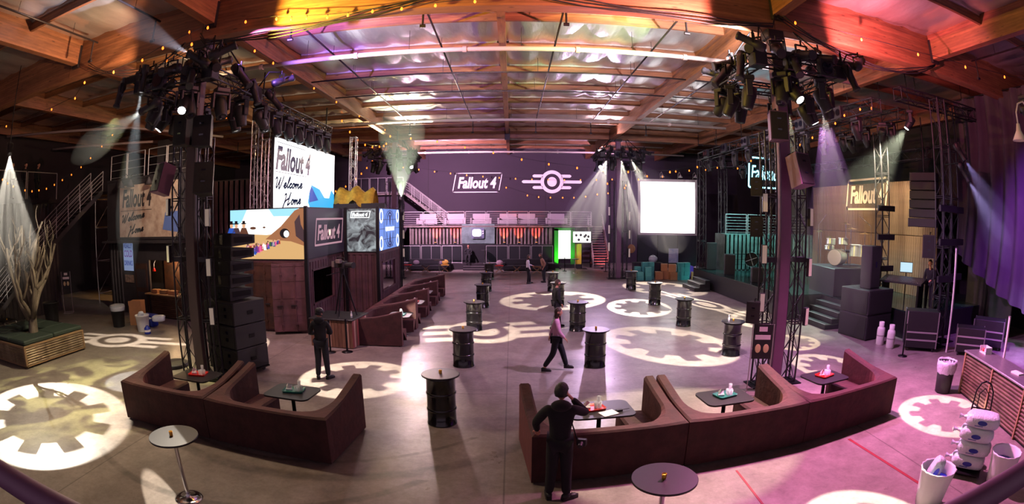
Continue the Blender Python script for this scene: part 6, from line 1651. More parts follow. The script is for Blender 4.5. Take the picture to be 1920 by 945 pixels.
for k, (x, y, h_) in enumerate(((11.5, 25.6, 1.1), (11.45, 28.2, 1.6), (11.5, 22.2, .7))):
    z = 1.0; t = thing('stage_speaker', 'black speaker on the %s' % ('stage edge near the far steps', 'far corner of the stage', 'stage edge in the middle')[k], 'speaker', (x, y, z), R(-20)); MB().bbox(0, .6, 0, .6, 0, h_, .02).build('cabinet', 'speaker_black', t); MB().box(.04, .56, -.015, 0, .05, h_-.05).build('grille', 'grille', t)
# side curtain
t = thing('side_curtain', 'heavy purple-lit drape swept up at the right wall', 'curtain', (17.4, 0, 0))
mb = MB(); n, m = 90, 8; vs = []
for i in range(n + 1):
    y = 4.0 + 9.4 * i / n; zb = 1.3 + (1.75 * max(0, (y - 9.2) / 4.2) ** 1.3 if y > 9.2 else 0)
    for j in range(m + 1):
        z = zb + (9.0 - zb) * j / m
        vs.append((.16*math.sin(i*.95) + .08*math.sin(i*.37 + j*.4) - (.5*(1 - j/m)**2 if y > 8 else 0), y, z))
mb.add(vs, [(i*(m+1)+j, (i+1)*(m+1)+j, (i+1)*(m+1)+j+1, i*(m+1)+j+1) for i in range(n) for j in range(m)], True).build('drape', 'curtain', t)
MB().cyl((0, 3.8, 9.02), (0, 13.6, 9.02), .03, n=6).build('curtain_pipe', 'black_metal', t)
for y in (4.5, 9, 13): MB().cyl((0, y, 9.02), (0, y, 9.98), .015, n=5).build('hanger', 'black_metal', t)
o = thing('backstage_panel', 'grey panel standing behind the swept curtain', 'panel', (18.6, 12.6, 0)); MB().bbox(-.05, .05, -1.6, 1.2, 0, 3.8, .01).build('board', 'container_dark', o); MB().box(-.07, -.05, -.1, 0, 0, 3.8).build('joint', 'black_metal', o)
for x, y, h_, lab in ((13.95, 11.0, 3.35, 'tall white pole leaning at the end stage tower'), (11.6, 6.9, 2.0, 'short white pole at the right edge by the corrugated bar')):
    t = thing('white_pole', lab, 'pole', (x, y, 0)); MB().cyl((0, 0, 0.01), (0, 0, h_), .035, n=10).build('tube', 'white_paint', t); MB().cyl((0, 0, h_), (0, 0, h_ + .02), .04, n=10).build('end_cap', 'rail_grey', t)
t = thing('gooseneck_lamp', 'white gooseneck barn lamp at the upper right edge', 'lamp', (12.2, 7.0, 6.4)); MB().tube([(0, 0, .2), (-.02, 0, .5), (.05, -.05, .72), (.22, -.15, .8), (.42, -.25, .62), (.5, -.3, .35), (.65, -.35, .3), (5.2, -.6, .3)], .025, 8).build('neck', 'white_paint', t); MB().lathe([(.05, .22), (.08, .05), (.22, -.2), (.21, -.2), (.06, .05)], n=18).build('shade', 'lamp_beige', t)
# sign by the right front tower
def foot_sign(loc, rz, label, h_=1.65):
    t = thing('floor_sign', label, 'sign', loc, rz)
    MB().bbox(-.24, .24, -.012, .012, h_ - .82, h_, .004).build('board', 'black_plastic', t)
    for x in (-.26, .26): MB().cyl((x, 0, .02), (x, 0, h_), .014, n=6).build('post', 'rail_grey', t)
    for a in ((-.26, -.25, .26, -.25), (-.26, .25, .26, .25), (-.26, -.25, -.26, .25), (.26, -.25, .26, .25)): MB().bar((a[0], a[1], .012), (a[2], a[3], .012), .03, .02).build('base_bar', 'rail_grey', t)
    MB().box(-.1, .1, -.016, -.012, h_ - .17, h_ - .06).build('top_plate', 'paper', t); MB().box(-.19, .19, -.016, -.012, h_ - .36, h_ - .25).build('text_strip', 'paper', t)
    for x in (-.1, .1): MB().sphere((x, -.013, h_ - .57), .085, 10, 8, (.85, .04, 1.25)).build('portrait_spot', M('pale_gold', (226, 206, 150), .7) if 'pale_gold' not in MATS else 'pale_gold', t)
foot_sign((5.72, 10.25, 0), R(-18), 'black notice board on a stand beside the right front tower'); foot_sign((-21.0, 16.3, 0), R(40), 'black notice board on a stand by the left stairs', 1.95)
# ---------------------------------------------------------------- drinks bar with the painted sign at the left
BL_ = (-18.9, 17.85); BAN = math.atan2(-.9, 6.1)
t = thing('drinks_kiosk', 'dark drinks kiosk with a serving hatch under the painted welcome sign', 'kiosk', (*BL_, 0), BAN)
for (x0, x1, z0, z1) in ((0, 3.35, 0, 3.2), (3.35, 6.1, 2.45, 3.2), (5.6, 6.1, 0, 2.45)):
    MB().box(x0, x1, .02, .12, z0, z1).build('front_wall', 'container_dark', t)
rib_plate(t, 'ribbed_wall', 'container_dark', (0, .02), (1.1, .02), 0.05, 3.15, (0, -1)); MB().box(0, 6.1, .12, 1.3, 3.15, 3.2).build('roof', 'container_dark', t)
MB().box(3.35, 5.6, .02, .12, 0, 1.0).build('hatch_front', 'container_dark', t); corr(MB(), (3.37, .0), (5.58, .0), .05, .98, 11, .03, (0, -1)).build('ribbed_sheet', 'corrugated_rust', t)
MB().bbox(3.25, 5.7, -.3, .4, 1.0, 1.06, .012).build('counter', 'plywood', t); MB().box(3.35, 5.6, 1.0, 1.05, 1.0, 2.5).build('back_shelf', 'door_rust', t); MB().box(0, 6.1, 1.2, 1.3, 0, 3.15).build('rear_wall', 'container_dark', t); MB().box(6.02, 6.1, .12, 1.2, 0, 3.15).build('end_wall', 'container_dark', t); MB().box(0, .08, .12, 1.2, 0, 3.15).build('end_wall', 'container_dark', t)
MB().box(2.3, 3.2, -.03, .02, .02, 2.3).build('door', 'door_rust', t)
for z in (.25, 1.25): MB().box(2.4, 3.1, -.045, -.03, z, z + .8).build('door_inset', 'container_dark', t)
KT = Matrix.Translation((*BL_, 0)) @ Matrix.Rotation(BAN, 4, 'Z')
def kp(u, v, z): p = KT @ Vector((u, v, z)); return (p.x, p.y, p.z)
ps = thing('drinks_poster', 'pale blue poster reading really cold drinks on the kiosk wall', 'poster', kp(1.35, -.01, 1.95), BAN)
F = Flat(ps, KT @ basis((1.35, -.02, 1.95), (1, 0, 0)), Matrix.Translation(kp(1.35, -.01, 1.95)) @ Matrix.Rotation(BAN, 4, 'Z'))
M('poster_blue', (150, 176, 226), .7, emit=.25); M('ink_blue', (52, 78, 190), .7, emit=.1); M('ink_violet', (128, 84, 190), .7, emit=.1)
F.rect('sheet', 'poster_blue', 0, .82, 0, 1.3, 1); F.words('lettering', 'ink_blue', 'REALLY', .06, 1.02, .2, .7, 2, offset=.02); F.words('lettering', 'ink_violet', 'COLD', .06, .62, .3, .7, 2, offset=.02); F.words('lettering', 'ink_blue', 'DRINKS', .06, .24, .22, .7, 2, offset=.02)
ps = thing('small_poster', 'small brown picture poster below the blue drinks poster', 'poster', kp(1.38, -.01, 1.42), BAN); MB().box(0, .75, -.012, 0, 0, .34).build('sheet', M('print_brown', (150, 120, 100), .7, noise=(7, .8, (60, 40, 40))), ps)
# wall over the kiosk with the painted sign
t = thing('sign_wall', 'dark upper wall carrying the painted welcome sign', 'wall', (*kp(0, 0, 0)[:2], 3.2), BAN)
MB().box(-.1, 6.1, .0, .3, 0, 2.85).build('wall_board', 'container_dark', t); MB().box(-.1, 6.1, -.4, .3, 0, .08).build('ledge', 'container_dark', t); MB().box(-.1, 6.1, -.05, 1.6, 2.8, 2.9).build('deck', 'container_dark', t)
sg = thing('painted_sign', 'weathered cream welcome sign with black lettering above the drinks kiosk', 'sign', kp(1.15, -.02, 3.45), BAN)
F = Flat(sg, KT @ basis((1.15, -.06, 3.45), (1, 0, 0)), Matrix.Translation(kp(1.15, -.02, 3.45)) @ Matrix.Rotation(BAN, 4, 'Z'))
M('sign_cream', (214, 190, 166), .7, noise=(1.3, .35, (150, 112, 92))); M('ink_black', (46, 36, 38), .7); M('paint_blue', (92, 112, 168), .7)
MB().bbox(-.1, 4.75, -.02, .02, -.1, 2.4, .01).build('frame', 'container_dark', sg)
F.rect('board', 'sign_cream', 0, 4.65, 0, 2.3, 1); F.words('lettering', 'ink_black', 'Fallout 4', .25, 1.35, .78, 2.35, 3, offset=.03, shear=.22); F.line('painted_line', 'ink_black', [(.1, 1.17), (2.6, 1.17)], .012, 3)
handwriting(F, 'ink_black', 'Welcome', .15, .62, .36, 1.9, .03, 3, .12); handwriting(F, 'ink_black', 'Home', .75, .12, .34, 1.2, .03, 3, .12)
F.poly('blue_patch', 'paint_blue', [(3.4,.3),(4.65,.15),(4.65,1.05),(3.6,1.0)], 3)
for k, u in enumerate((1.9, 2.7, 4.1)):
    t = thing('gooseneck_lamp', 'dark barn lamp over the cream welcome sign, %s' % ('left', 'middle', 'right')[k], 'lamp', kp(u, -.35, 5.85), BAN); MB().tube([(0, .35, .25), (0, .1, .4), (0, -.15, .3), (0, -.2, .1)], .016, 6).build('neck', 'black_metal', t); MB().lathe([(.03, .1), (.2, -.22), (.19, -.22), (.02, .08)], c=(0, -.2, 0), n=14).build('shade', 'container_dark', t)
railing('deck_railing', 'pale railing on the deck above the painted welcome sign', kp(0, .1, 0)[:2], kp(3.0, .1, 0)[:2], 6.1, 1.15, 3, 1.5); railing('deck_railing', 'pale railing end beside the left front column', kp(3.2, .1, 0)[:2], kp(6.0, .1, 0)[:2], 6.1, 1.15, 3, 1.4)
t = thing('slanted_panel', 'dark slanted panel behind the deck railing above the sign', 'panel', kp(4.2, .9, 6.1), BAN); MB().prism([(-1.2, 0), (1.4, 0), (1.4, .5), (-.5, 1.6), (-1.2, 1.6)], -.04, .04, basis((0, 0, 0), (1, 0, 0))).build('board', 'container_dark', t)
# hatch goods
for k, (u, m) in enumerate(((3.8, 'cardboard'), (4.4, 'plywood'), (5.0, 'cardboard'))):
    t = thing('drink_box', '%s carton on the drinks kiosk counter' % ('left', 'middle', 'right')[k], 'box', kp(u, .0, 1.062), BAN); MB().bbox(-.22, .22, -.14, .14, 0, .16, .008).build('carton', m, t); MB().box(-.2, .2, -.05, .05, .16, .165).build('flap', 'plywood', t)
t = thing('hatch_lamp', 'small warm clip lamp glowing in the drinks hatch', 'lamp', kp(3.75, .0, 2.05), BAN); MB().tube([(0, .1, .4), (0, 0, .25), (.05, -.05, .1)], .02, 6).build('arm', 'rail_grey', t); MB().lathe([(.03, .1), (.09, -.05), (.08, -.05), (.02, .08)], c=(.05, -.05, 0), n=12).build('shade', 'red_plastic', t); MB().sphere((.05, -.05, -.02), .04, 8, 6).build('bulb', 'amber_bulb', t)
l = bpy.data.lights.new('hatch_light', 'POINT'); l.energy = 60; l.color = (1, .62, .3); l.shadow_soft_size = .06; lo = bpy.data.objects.new('hatch_light', l); COL.objects.link(lo); lo.location = kp(4.3, .5, 2.2); lamp_of(t, lo)
# left mezzanine
t = thing('left_mezzanine', 'dark mezzanine with ribbed front wall at the far left', 'mezzanine', (-22, 0, 0))
MB().box(-4.9, .2, 3, 16.6, 5.2, 5.4).build('deck', 'wall_dark', t); rib_plate(t, 'ribbed_wall', 'container_dark', (.02, 3), (.02, 16.6), .02, 5.2, (1, 0)); MB().box(-.1, .0, 3, 16.6, .02, 5.2).build('wall_backing', 'container_dark', t)
railing('mezzanine_railing', 'dark railing in front of the people on the left mezzanine', (-21.9, 3.2), (-21.9, 16.5), 5.4, 1.25, 0, 2.2, 'rail_grey')
stair('metal_stair', 'metal stair climbing beside the left mezzanine wall', (-20.7, 10.0, 0), 0, 1.1, 30, .19, .285, 'container_dark')
o = MB().box(-21.9, -17.5, 18.7, 21.5, 5.55, 5.7).build('landing_deck', 'container_dark'); tag(o, 'dark landing at the top of the left stair', 'deck')
t = thing('scaffold', 'amber-lit scaffold frame under the left stair landing', 'scaffold', (-21.6, 19.3, 0))
for x in (0, 1.5, 3.0):
    for y in (0, 1.4): MB().cyl((x, y, 0), (x, y, 5.5), .025, n=6).build('upright', 'rail_grey', t)
for z in (.5, 2.2, 3.9, 5.4):
    for y in (0, 1.4): MB().cyl((0, y, z), (3, y, z), .02, n=6).build('ledger', 'rail_grey', t)
    for x in (0, 1.5, 3.0): MB().cyl((x, 0, z), (x, 1.4, z), .02, n=6).build('transom', 'rail_grey', t)
for x in (0, 1.5):
    for z in (.5, 2.2, 3.9): MB().cyl((x, 0, z), (x + 1.5, 0, z + 1.5), .014, n=5).build('brace', 'rail_grey', t)
MB().box(0, 3, 0, 1.4, 3.92, 3.97).build('plank', 'plywood', t)
l = spot('scaffold_light', (-20.2, 20.9, 5.0), (-20.2, 20.0, 1.5), 420, (1, .55, .18), 120, .6, .05); lamp_of(t, l)
# odds and ends on the left floor
def bin_(loc, label, mat, r=.26, h_=.75, liner=None):
    t = thing('waste_bin', label, 'bin', loc); MB().lathe([(r*.8, 0), (r, h_), (r*1.05, h_), (r*1.05, h_-.04), (r*.95, h_-.04), (r*.76, .03), (0.001, .03)], n=22).build('bin_body', mat, t)
    if liner: MB().lathe([(r*.98, h_-.2), (r*1.1, h_-.05), (r*1.0, h_+.03), (r*.8, h_-.1)], n=22).build('liner', liner, t)
    return t
bin_((-15.6, 15.0, 0), 'black waste bin in front of the drinks kiosk', 'black_plastic', .33, .85, 'bag_plastic'); bin_((-13.9, 14.8, 0), 'white ice bucket bin in front of the drinks kiosk hatch', 'white_plastic', .3, .62)
ice_bag((-13.9, 14.8, .5), (0, R(-70), 0), 'ice bag standing in the white bin by the drinks kiosk', (.6, .6, .8), False); ice_bag((-13.4, 15.3, .3), (0, 0, .5), 'ice bag lying beside the white bin by the drinks kiosk', (.8, .9, 1.0), False)
t = thing('cardboard_box', 'tall open carton behind the black waste bin at the kiosk', 'box', (-15.1, 15.8, 0), .4); MB().bbox(-.3, .3, -.3, .3, 0, .95, .008).build('carton', 'cardboard', t); MB().box(-.3, .3, -.33, -.3, .8, .98).build('flap', 'cardboard', t)
t = thing('blue_cooler', 'blue plastic cooler beside the cardboard box at the kiosk', 'cooler', (-14.3, 15.7, 0), -.1); MB().bbox(-.35, .35, -.22, .22, 0, .4, .03).build('body', 'blue_plastic', t); MB().bbox(-.36, .36, -.23, .23, .4, .46, .02).build('lid', 'blue_plastic', t)
t = thing('blue_cooler', 'small blue and white jug on the floor beside the white ice bin', 'cooler', (-13.35, 14.45, 0), .2); MB().lathe([(.13, 0), (.14, .03), (.13, .22), (.06, .28), (.06, .31)], n=16).build('body', 'blue_plastic', t); MB().lathe([(.141, .08), (.141, .16)], n=16).build('paper_band', 'paper', t)
bin_((-19.0, 13.6, 0), 'dark waste bin behind the bare tree', 'black_plastic', .4, 1.0)
t = thing('round_plinth', 'low round dark plinth beside the left truss tower', 'plinth', (-9.5, 11.35, 0)); MB().lathe([(.44, 0), (.45, .02), (.45, .09), (.42, .11)], n=40).build('base_disc', 'rig_black', t); MB().lathe([(.38, .11), (.37, .118)], n=40).build('top_disc', 'container_dark', t)
t = thing('low_table', 'low dark table with a lit candle at the far left edge', 'table', (-20.4, 11.6, 0)); MB().bbox(-.5, .5, -.4, .4, .42, .46, .01).build('table_top', 'table_black', t)
for x in (-.45, .45):
    for y in (-.35, .35): MB().box(x-.02, x+.02, y-.02, y+.02, 0, .42).build('leg', 'rail_grey', t)
candle((-20.3, 11.6, .4605), 'small candle glowing on the low table at the far left')
t = thing('projection_board', 'tilted pale board lit by a greenish beam at the far left edge', 'board', (-20.6, 8.6, 0), R(62)); MB().bbox(-1.6, 1.6, -.03, .03, 1.9, 3.6, .01).build('board', 'sign_white', t)
for x in (-1.4, 1.4): MB().cyl((x, .05, 0), (x, .05, 1.95), .03, n=6).build('leg', 'black_metal', t)
p = profile_spot((-19.2, 9.3, 5.6), (-20.6, 8.7, 2.8), 'lit greenish spotlight above the tilted board at the far left', None, True); lamp_of(p, spot('board_beam', front((-19.2, 9.3, 5.6), (-20.6, 8.7, 2.8), .42), (-20.6, 8.7, 2.8), 260, (.72, 1.0, .80), 42, .3, .03)); hazy(p, 2.9, 'greenish spotlight above the tilted board')
MB().cyl((0, 0, .28), (0, 0, 4.3), .02, n=6).build('drop_pipe', 'black_metal', p)
# ---------------------------------------------------------------- camera riser with tripod
t = thing('camera_riser', 'wooden plank camera riser with dark top beside the booths', 'riser', (-6.35, 14.75, 0), R(-6))
MB().box(.03, 1.47, .03, 1.27, .02, .88).build('frame', 'stage_black', t)
cols = ['pallet_wood', 'plank_red', 'plank_pale']; M('plank_red', (150, 74, 66), .7, noise=(2, .4), stretch=(2, 2, .4)); M('plank_pale', (188, 150, 130), .7, noise=(2, .3), stretch=(2, 2, .4))
rp = random.Random(8)
for k in range(12): MB().bbox(.005 + .125*k, .12 + .125*k, 0, .025, .02, .87, .006).build('plank', rp.choice(cols), t)
for k in range(10): MB().bbox(1.475, 1.5, .005 + .13*k, .125 + .13*k, .02, .87, .006).build('plank', rp.choice(cols), t)
MB().bbox(-.03, 1.53, -.04, 1.33, .88, .92, .01).build('top_deck', 'stage_black', t)
t = thing('tripod', 'tall black tripod standing on the wooden camera riser', 'tripod', (-5.35, 15.3, .92))
for a in (20, 150, 265): MB().cyl((.42*math.cos(R(a)), .42*math.sin(R(a)), 0), (.04*math.cos(R(a)), .04*math.sin(R(a)), 1.35), .022, .026, n=8).build('leg', 'black_metal', t); MB().cyl((.43*math.cos(R(a)), .43*math.sin(R(a)), 0.0), (.41*math.cos(R(a)), .41*math.sin(R(a)), .06), .03, n=8).build('foot', 'black_plastic', t)
MB().cyl((0, 0, 1.3), (0, 0, 1.5), .07, n=12).build('fluid_head', 'black_metal', t); MB().cyl((0, 0, 1.42), (-.45, -.3, 1.3), .013, n=6).build('pan_handle', 'black_metal', t)
for a in (20, 150, 265): MB().cyl((0, 0, .55), (.25*math.cos(R(a)), .25*math.sin(R(a)), .5), .01, n=5).build('spreader_arm', 'black_metal', t)
t = thing('video_camera', 'grey broadcast video camera mounted on the tall tripod', 'camera', (-5.35, 15.3, 2.42), R(-30))
MB().bbox(-.32, .18, -.09, .09, .02, .24, .02).build('body', 'rig_black', t); MB().cyl((.18, 0, .13), (.5, 0, .13), .07, .085, n=16).build('lens_barrel', 'black_plastic', t); MB().bbox(-.1, .1, -.2, -.09, .18, .3, .01).build('viewfinder', 'container_grey', t); MB().tube([(-.25, 0, .24), (-.22, 0, .34), (.1, 0, .34), (.13, 0, .24)], .015, 6).build('carry_handle', 'black_metal', t); MB().bbox(-.45, -.32, -.08, .08, .03, .22, .01).build('battery', 'container_grey', t); MB().lathe([(.09, .0), (.1, .05)], n=10).xf(Matrix.Translation((.5, 0, .13)) @ Matrix.Rotation(R(90), 4, 'Y')).build('lens_hood', 'black_plastic', t)
bottle((-4.98, 14.95, .92), 'clear water bottle standing on the wooden camera riser')
# ---------------------------------------------------------------- people
def skin_mesh(name, verts, edges, radii, root=0, sub=2):
    me = bpy.data.meshes.new(name); me.from_pydata(verts, edges, [])
    ob = bpy.data.objects.new(name, me)
    mo = ob.modifiers.new('skin', 'SKIN'); mo.use_smooth_shade = True; mo.branch_smoothing = .6
    for i, r in enumerate(radii):
        sv = me.skin_vertices[0].data[i]; sv.radius = r if isinstance(r, tuple) else (r, r); sv.use_root = (i == root)
    ob.modifiers.new('sub', 'SUBSURF').levels = sub
    vs, fs = grown(ob)
    bpy.data.meshes.remove(me)
    return vs, fs
def head_shape(mb, c, yaw, tilt, s=1.0):
    h = MB(); h.sphere((0, 0, 0), .105, 18, 14, (.82, .98, 1.18))
    for i, p in enumerate(h.v):
        x, y, z = p
        if z < -.02: k = 1 - .28 * min(1, (-z - .02) / .1); x *= k; y = y * k + .018 * min(1, (-z - .02) / .1)
        if y > .05 and abs(z + .005) < .03: y -= .006 * (1 if abs(x) > .02 else 0)
        h.v[i] = (x, y, z)
    h.add([(0, .098, .015), (-.014, .095, -.028), (.014, .095, -.028), (0, .124, -.026), (0, .095, -.036)], [(0, 1, 3), (0, 3, 2), (1, 4, 3), (3, 4, 2)], True)
    for s_ in (-1, 1): h.sphere((s_*.088, -.005, -.01), .03, 8, 6, (.35, .7, 1.1)); h.sphere((s_*.034, .088, .01), .011, 8, 6)
    h.sphere((0, .088, -.058), .02, 8, 5, (1.3, .5, .35))
    T = Matrix.Translation(c) @ Matrix.Rotation(yaw, 4, 'Z') @ Matrix.Rotation(tilt, 4, 'X') @ Matrix.Scale(s, 4)
    mb.add([T @ Vector(p) for p in h.v], h.f, True)
    return T
def fingers(mb, wrist, elbow, curl=.5, out=1, spread=None):
    """palm with four unequal bent fingers and a thumb from the side of the palm"""
    w_ = Vector(wrist); d = (w_ - Vector(elbow)).normalized()
    side = Vector((0, 0, 1)).cross(d); side = side.normalized() if side.length > .2 else Vector((1, 0, 0)); nrm = d.cross(side).normalized()
    palm = [w_ - d*.02, w_ + d*.03, w_ + d*.075]
    for o_ in (-.024, -.008, .008, .024): mb.tube([p + side*o_*(.7 + .3*k) for k, p in enumerate(palm)], .016, 6, [.016, .017, .014])
    for k, (o_, L_) in enumerate(((-.028, .062), (-.0095, .074), (.0095, .07), (.028, .055))):
        b = w_ + d*.07 + side*o_; e1 = (d - nrm*curl*.5).normalized(); e2 = (d - nrm*curl*1.4).normalized(); e3 = (d*.5 - nrm*curl*1.8).normalized()
        mb.tube([b, b + e1*L_*.45, b + e1*L_*.45 + e2*L_*.32, b + e1*L_*.45 + e2*L_*.32 + e3*L_*.25], .009, 6, [.0095, .009, .0085, .007])
    tb = w_ + d*.02 + side*.03*out; t1 = (d*.6 + side*.7*out - nrm*.3*curl).normalized(); t2 = (d*.9 + side*.2*out - nrm*.6*curl).normalized()
    mb.tube([tb - side*.01*out, tb + t1*.035, tb + t1*.035 + t2*.03], .011, 6, [.012, .0105, .009])
def person(loc, rz, label, top='cloth_black', legs='denim', hair='hair_black', H=1.75, pose=None, yaw=0, tilt=0, hairlong=0, hood=False, hat=None, shoes='shoe_black', fing=True, lean=0, sleeves=None, robust=1.0):
    P = dict(pel=(0, 0, .96), wai=(0, .01, 1.08), che=(0, .0, 1.3), nek=(0, .0, 1.47), hed=(0, .02, 1.55),
             shL=(-.17, 0, 1.42), elL=(-.23, -.02, 1.13), wrL=(-.22, .1, .9), shR=(.17, 0, 1.42), elR=(.23, -.02, 1.13), wrR=(.22, .1, .9),
             hiL=(-.09, 0, .92), knL=(-.1, .02, .5), anL=(-.1, -.03, .08), toL=(-.12, .14, .04), hiR=(.09, 0, .92), knR=(.1, .02, .5), anR=(.1, -.03, .08), toR=(.12, .14, .04))
    P.update(pose or {})
    k = H / 1.75
    P = {n: Vector(p) for n, p in P.items()}
    for n in P:
        if lean and n in ('wai', 'che', 'nek', 'hed', 'shL', 'shR') and n not in (pose or {}): P[n].y += (P[n].z - .96) * lean
    t = thing('person', label, 'person', loc, rz); t.scale = (k, k, k)
    N = list(P); I = {n: i for i, n in enumerate(N)}
    E = [('pel','wai'),('wai','che'),('che','nek'),('nek','hed'),('che','shL'),('shL','elL'),('elL','wrL'),('che','shR'),('shR','elR'),('elR','wrR'),('pel','hiL'),('hiL','knL'),('knL','anL'),('anL','toL'),('pel','hiR'),('hiR','knR'),('knR','anR'),('anR','toR')]
    rad = dict(pel=(.13, .1), wai=(.128, .098), che=(.128, .1), nek=.055, hed=.06, shL=.065, shR=.065, elL=.045, elR=.045, wrL=.03, wrR=.03, hiL=.085, hiR=.085, knL=.06, knR=.06, anL=.042, anR=.042, toL=.035, toR=.035)
    slim = {'pel': .8, 'wai': .8, 'che': .82, 'hiL': .8, 'hiR': .8, 'knL': .85, 'knR': .85, 'anL': .75, 'anR': .75, 'toL': .55, 'toR': .55, 'shL': .7, 'shR': .7, 'elL': .85, 'elR': .85}
    def thin(n):
        r = rad[n]; k_ = slim.get(n, 1); return tuple(x * k_ for x in r) if isinstance(r, tuple) else r * k_
    vs, fs = skin_mesh('body', [tuple(P[n]) if n[:2] != 'to' else tuple(P['an' + n[2]].lerp(P[n], .6)) for n in N], [(I[a], I[b]) for a, b in E], [thin(n) for n in N])
    body = MB().add(vs, fs, True)
    hc = P['hed'] + Vector((0, .02, .095))
    HT = head_shape(body, hc, yaw, tilt)
    if fing:
        fingers(body, P['wrL'], P['elL'], .5, 1); fingers(body, P['wrR'], P['elR'], .5, -1)
    body.build('body', 'skin', t)
    # clothing
    def wear(name, names, edges, mat, grow, ends=None):
        ii = {n: i for i, n in enumerate(names)}
        pts = [P[n].copy() for n in names]
        if name == 'jacket' and P['hiL'].z > .8: pts[0].z -= .09
        rr = []
        for n in names:
            r = rad[n]; g = grow if not isinstance(grow, dict) else grow.get(n, .02)
            rr.append(tuple(x * robust + g for x in r) if isinstance(r, tuple) else r * robust + g)
        v_, f_ = skin_mesh(name, [tuple(p) for p in pts], [(ii[a], ii[b]) for a, b in edges], rr)
        return MB().add(v_, f_, True).build(name, mat, t)
    wear('jacket', ['pel','wai','che','nek','shL','elL','wrL','shR','elR','wrR'], [('pel','wai'),('wai','che'),('che','nek'),('che','shL'),('shL','elL'),('elL','wrL'),('che','shR'),('shR','elR'),('elR','wrR')], top, {'pel': .03, 'wai': .035, 'che': .04, 'nek': .015, 'shL': .016, 'shR': .016, 'elL': .016, 'elR': .016, 'wrL': .012, 'wrR': .012})
    wear('trousers', ['pel','hiL','knL','anL','hiR','knR','anR'], [('pel','hiL'),('hiL','knL'),('knL','anL'),('pel','hiR'),('hiR','knR'),('knR','anR')], legs, {'pel': .015, 'hiL': .02, 'hiR': .02, 'knL': .022, 'knR': .022, 'anL': .022, 'anR': .022})
    for s_ in 'LR':
        a, b = P['an' + s_], P['to' + s_]; d = (b - a); d.z = 0; d.normalize()
        q = Matrix.Translation((a.x, a.y, 0)) @ Matrix.Rotation(math.atan2(d.y, d.x), 4, 'Z')
        sh = MB(); z0 = min(a.z, b.z) - .045
        sh.prism([(-.07, -.035), (-.03, -.045), (.1, -.045), (.18, -.035), (.205, 0), (.18, .035), (.1, .045), (-.03, .045), (-.07, .035)], z0, z0 + .05, q); sh.sphere((.0, 0, z0 + .07), .062, 10, 6, (1.35, .85, .9)); k0 = len(sh.v)
        for i in range(18, k0): sh.v[i] = tuple(q @ Vector(sh.v[i]))
        sh2 = MB().sphere((.1, 0, z0 + .045), .054, 10, 6, (1.75, .9, .8)); sh.add([q @ Vector(p) for p in sh2.v], sh2.f, True)
        sh.build('shoe', shoes, t)
    hm = MB(); hm.sphere((0, 0, 0), .113, 16, 12, (.85, 1.0, 1.16)); keep = []
    for f in hm.f:
        c = sum((Vector(hm.v[i]) for i in f), Vector()) / len(f)
        if c.z > .045 - .9 * min(0, .06 - c.y) * 0 and not (c.y > .065 and c.z < .075) or (c.y < .02 and c.z > -.075 - hairlong): keep.append(f)
    hm.f = keep; hm.sm = [True] * len(keep)
    if hairlong: hm.sphere((0, -.05, -.1), .1, 12, 8, (.95, .6, 1.2 + hairlong * 4))
    hm.xf(HT).build('hair', hair, t)
    if hood:
        MB().sphere((0, -.07, 0), .12, 12, 8, (1.15, .6, .7)).xf(Matrix.Translation(P['nek'] + Vector((0, -.03, .02)))).build('hood', top, t)
    if hat:
        MB().sphere((0, 0, .04), .118, 14, 8, (.9, 1.03, .8)).xf(HT).build('cap', hat, t)
    return t
person((.66, 6.42, 0), R(-6), 'person in black hooded jacket leaning on a sofa back, hand at face', 'cloth_black', 'cloth_black', 'hair_black', 1.78,
       dict(elL=(-.34, .1, 1.17), wrL=(-.33, .33, .95), elR=(.36, .2, 1.27), wrR=(.14, .2, 1.5), knL=(-.1, .0, .5), anL=(-.13, -.02, .08), toL=(-.16, .13, .04), anR=(.12, -.05, .08), toR=(.25, .03, .04)), yaw=R(-25), tilt=R(-6), hood=True, robust=1.1, lean=.06)
t = thing('hip_camera', 'black photo camera hanging at the leaning person\'s hip', 'camera', (.97, 6.45, .86), R(-20)); MB().bbox(-.07, .07, -.04, .04, 0, .1, .012).build('body', 'black_plastic', t); MB().cyl((0, -.04, .05), (0, -.12, .03), .035, n=12).build('lens_barrel', 'black_plastic', t); MB().tube([(-.07, 0, .08), (-.16, 0, .35), (-.2, .02, .62)], .01, 5).build('strap', 'cloth_black', t)
person((-4.74, 11.62, 0), R(12), 'man in black jacket and dark jeans standing in the ring of light', 'cloth_black', 'denim', 'hair_black', 1.8, dict(elL=(-.27, .02, 1.14), wrL=(-.1, .26, 1.12), elR=(.27, .02, 1.14), wrR=(.1, .26, 1.14), anL=(-.13, -.03, .08), toL=(-.16, .13, .04), anR=(.13, -.02, .08), toR=(.24, .1, .04)), yaw=R(-35), tilt=R(-18), hood=True, hat='hair_black', robust=1.08)
person((1.15, 12.8, 0), R(-100), 'person in pale pink top striding across the floor beside a drum table', 'cloth_pink', 'denim', 'hair_brown', 1.68, dict(knL=(-.1, .16, .52), anL=(-.1, .28, .12), toL=(-.1, .44, .1), knR=(.1, -.08, .5), anR=(.1, -.32, .12), toR=(.1, -.2, .04), elL=(-.24, -.12, 1.14), wrL=(-.22, -.2, .92), elR=(.24, .08, 1.14), wrR=(.22, .24, .98)), robust=1.1, hairlong=.05)
person((1.6, 18.0, 0), R(-70), 'person in black with a white shirt front walking between the drum tables', 'cloth_black', 'cloth_black', 'hair_brown', 1.76, dict(knL=(-.1, .12, .52), anL=(-.1, .18, .1), toL=(-.1, .34, .06), knR=(.1, -.04, .5), anR=(.1, -.22, .1), toR=(.1, -.08, .04)), robust=1.05)
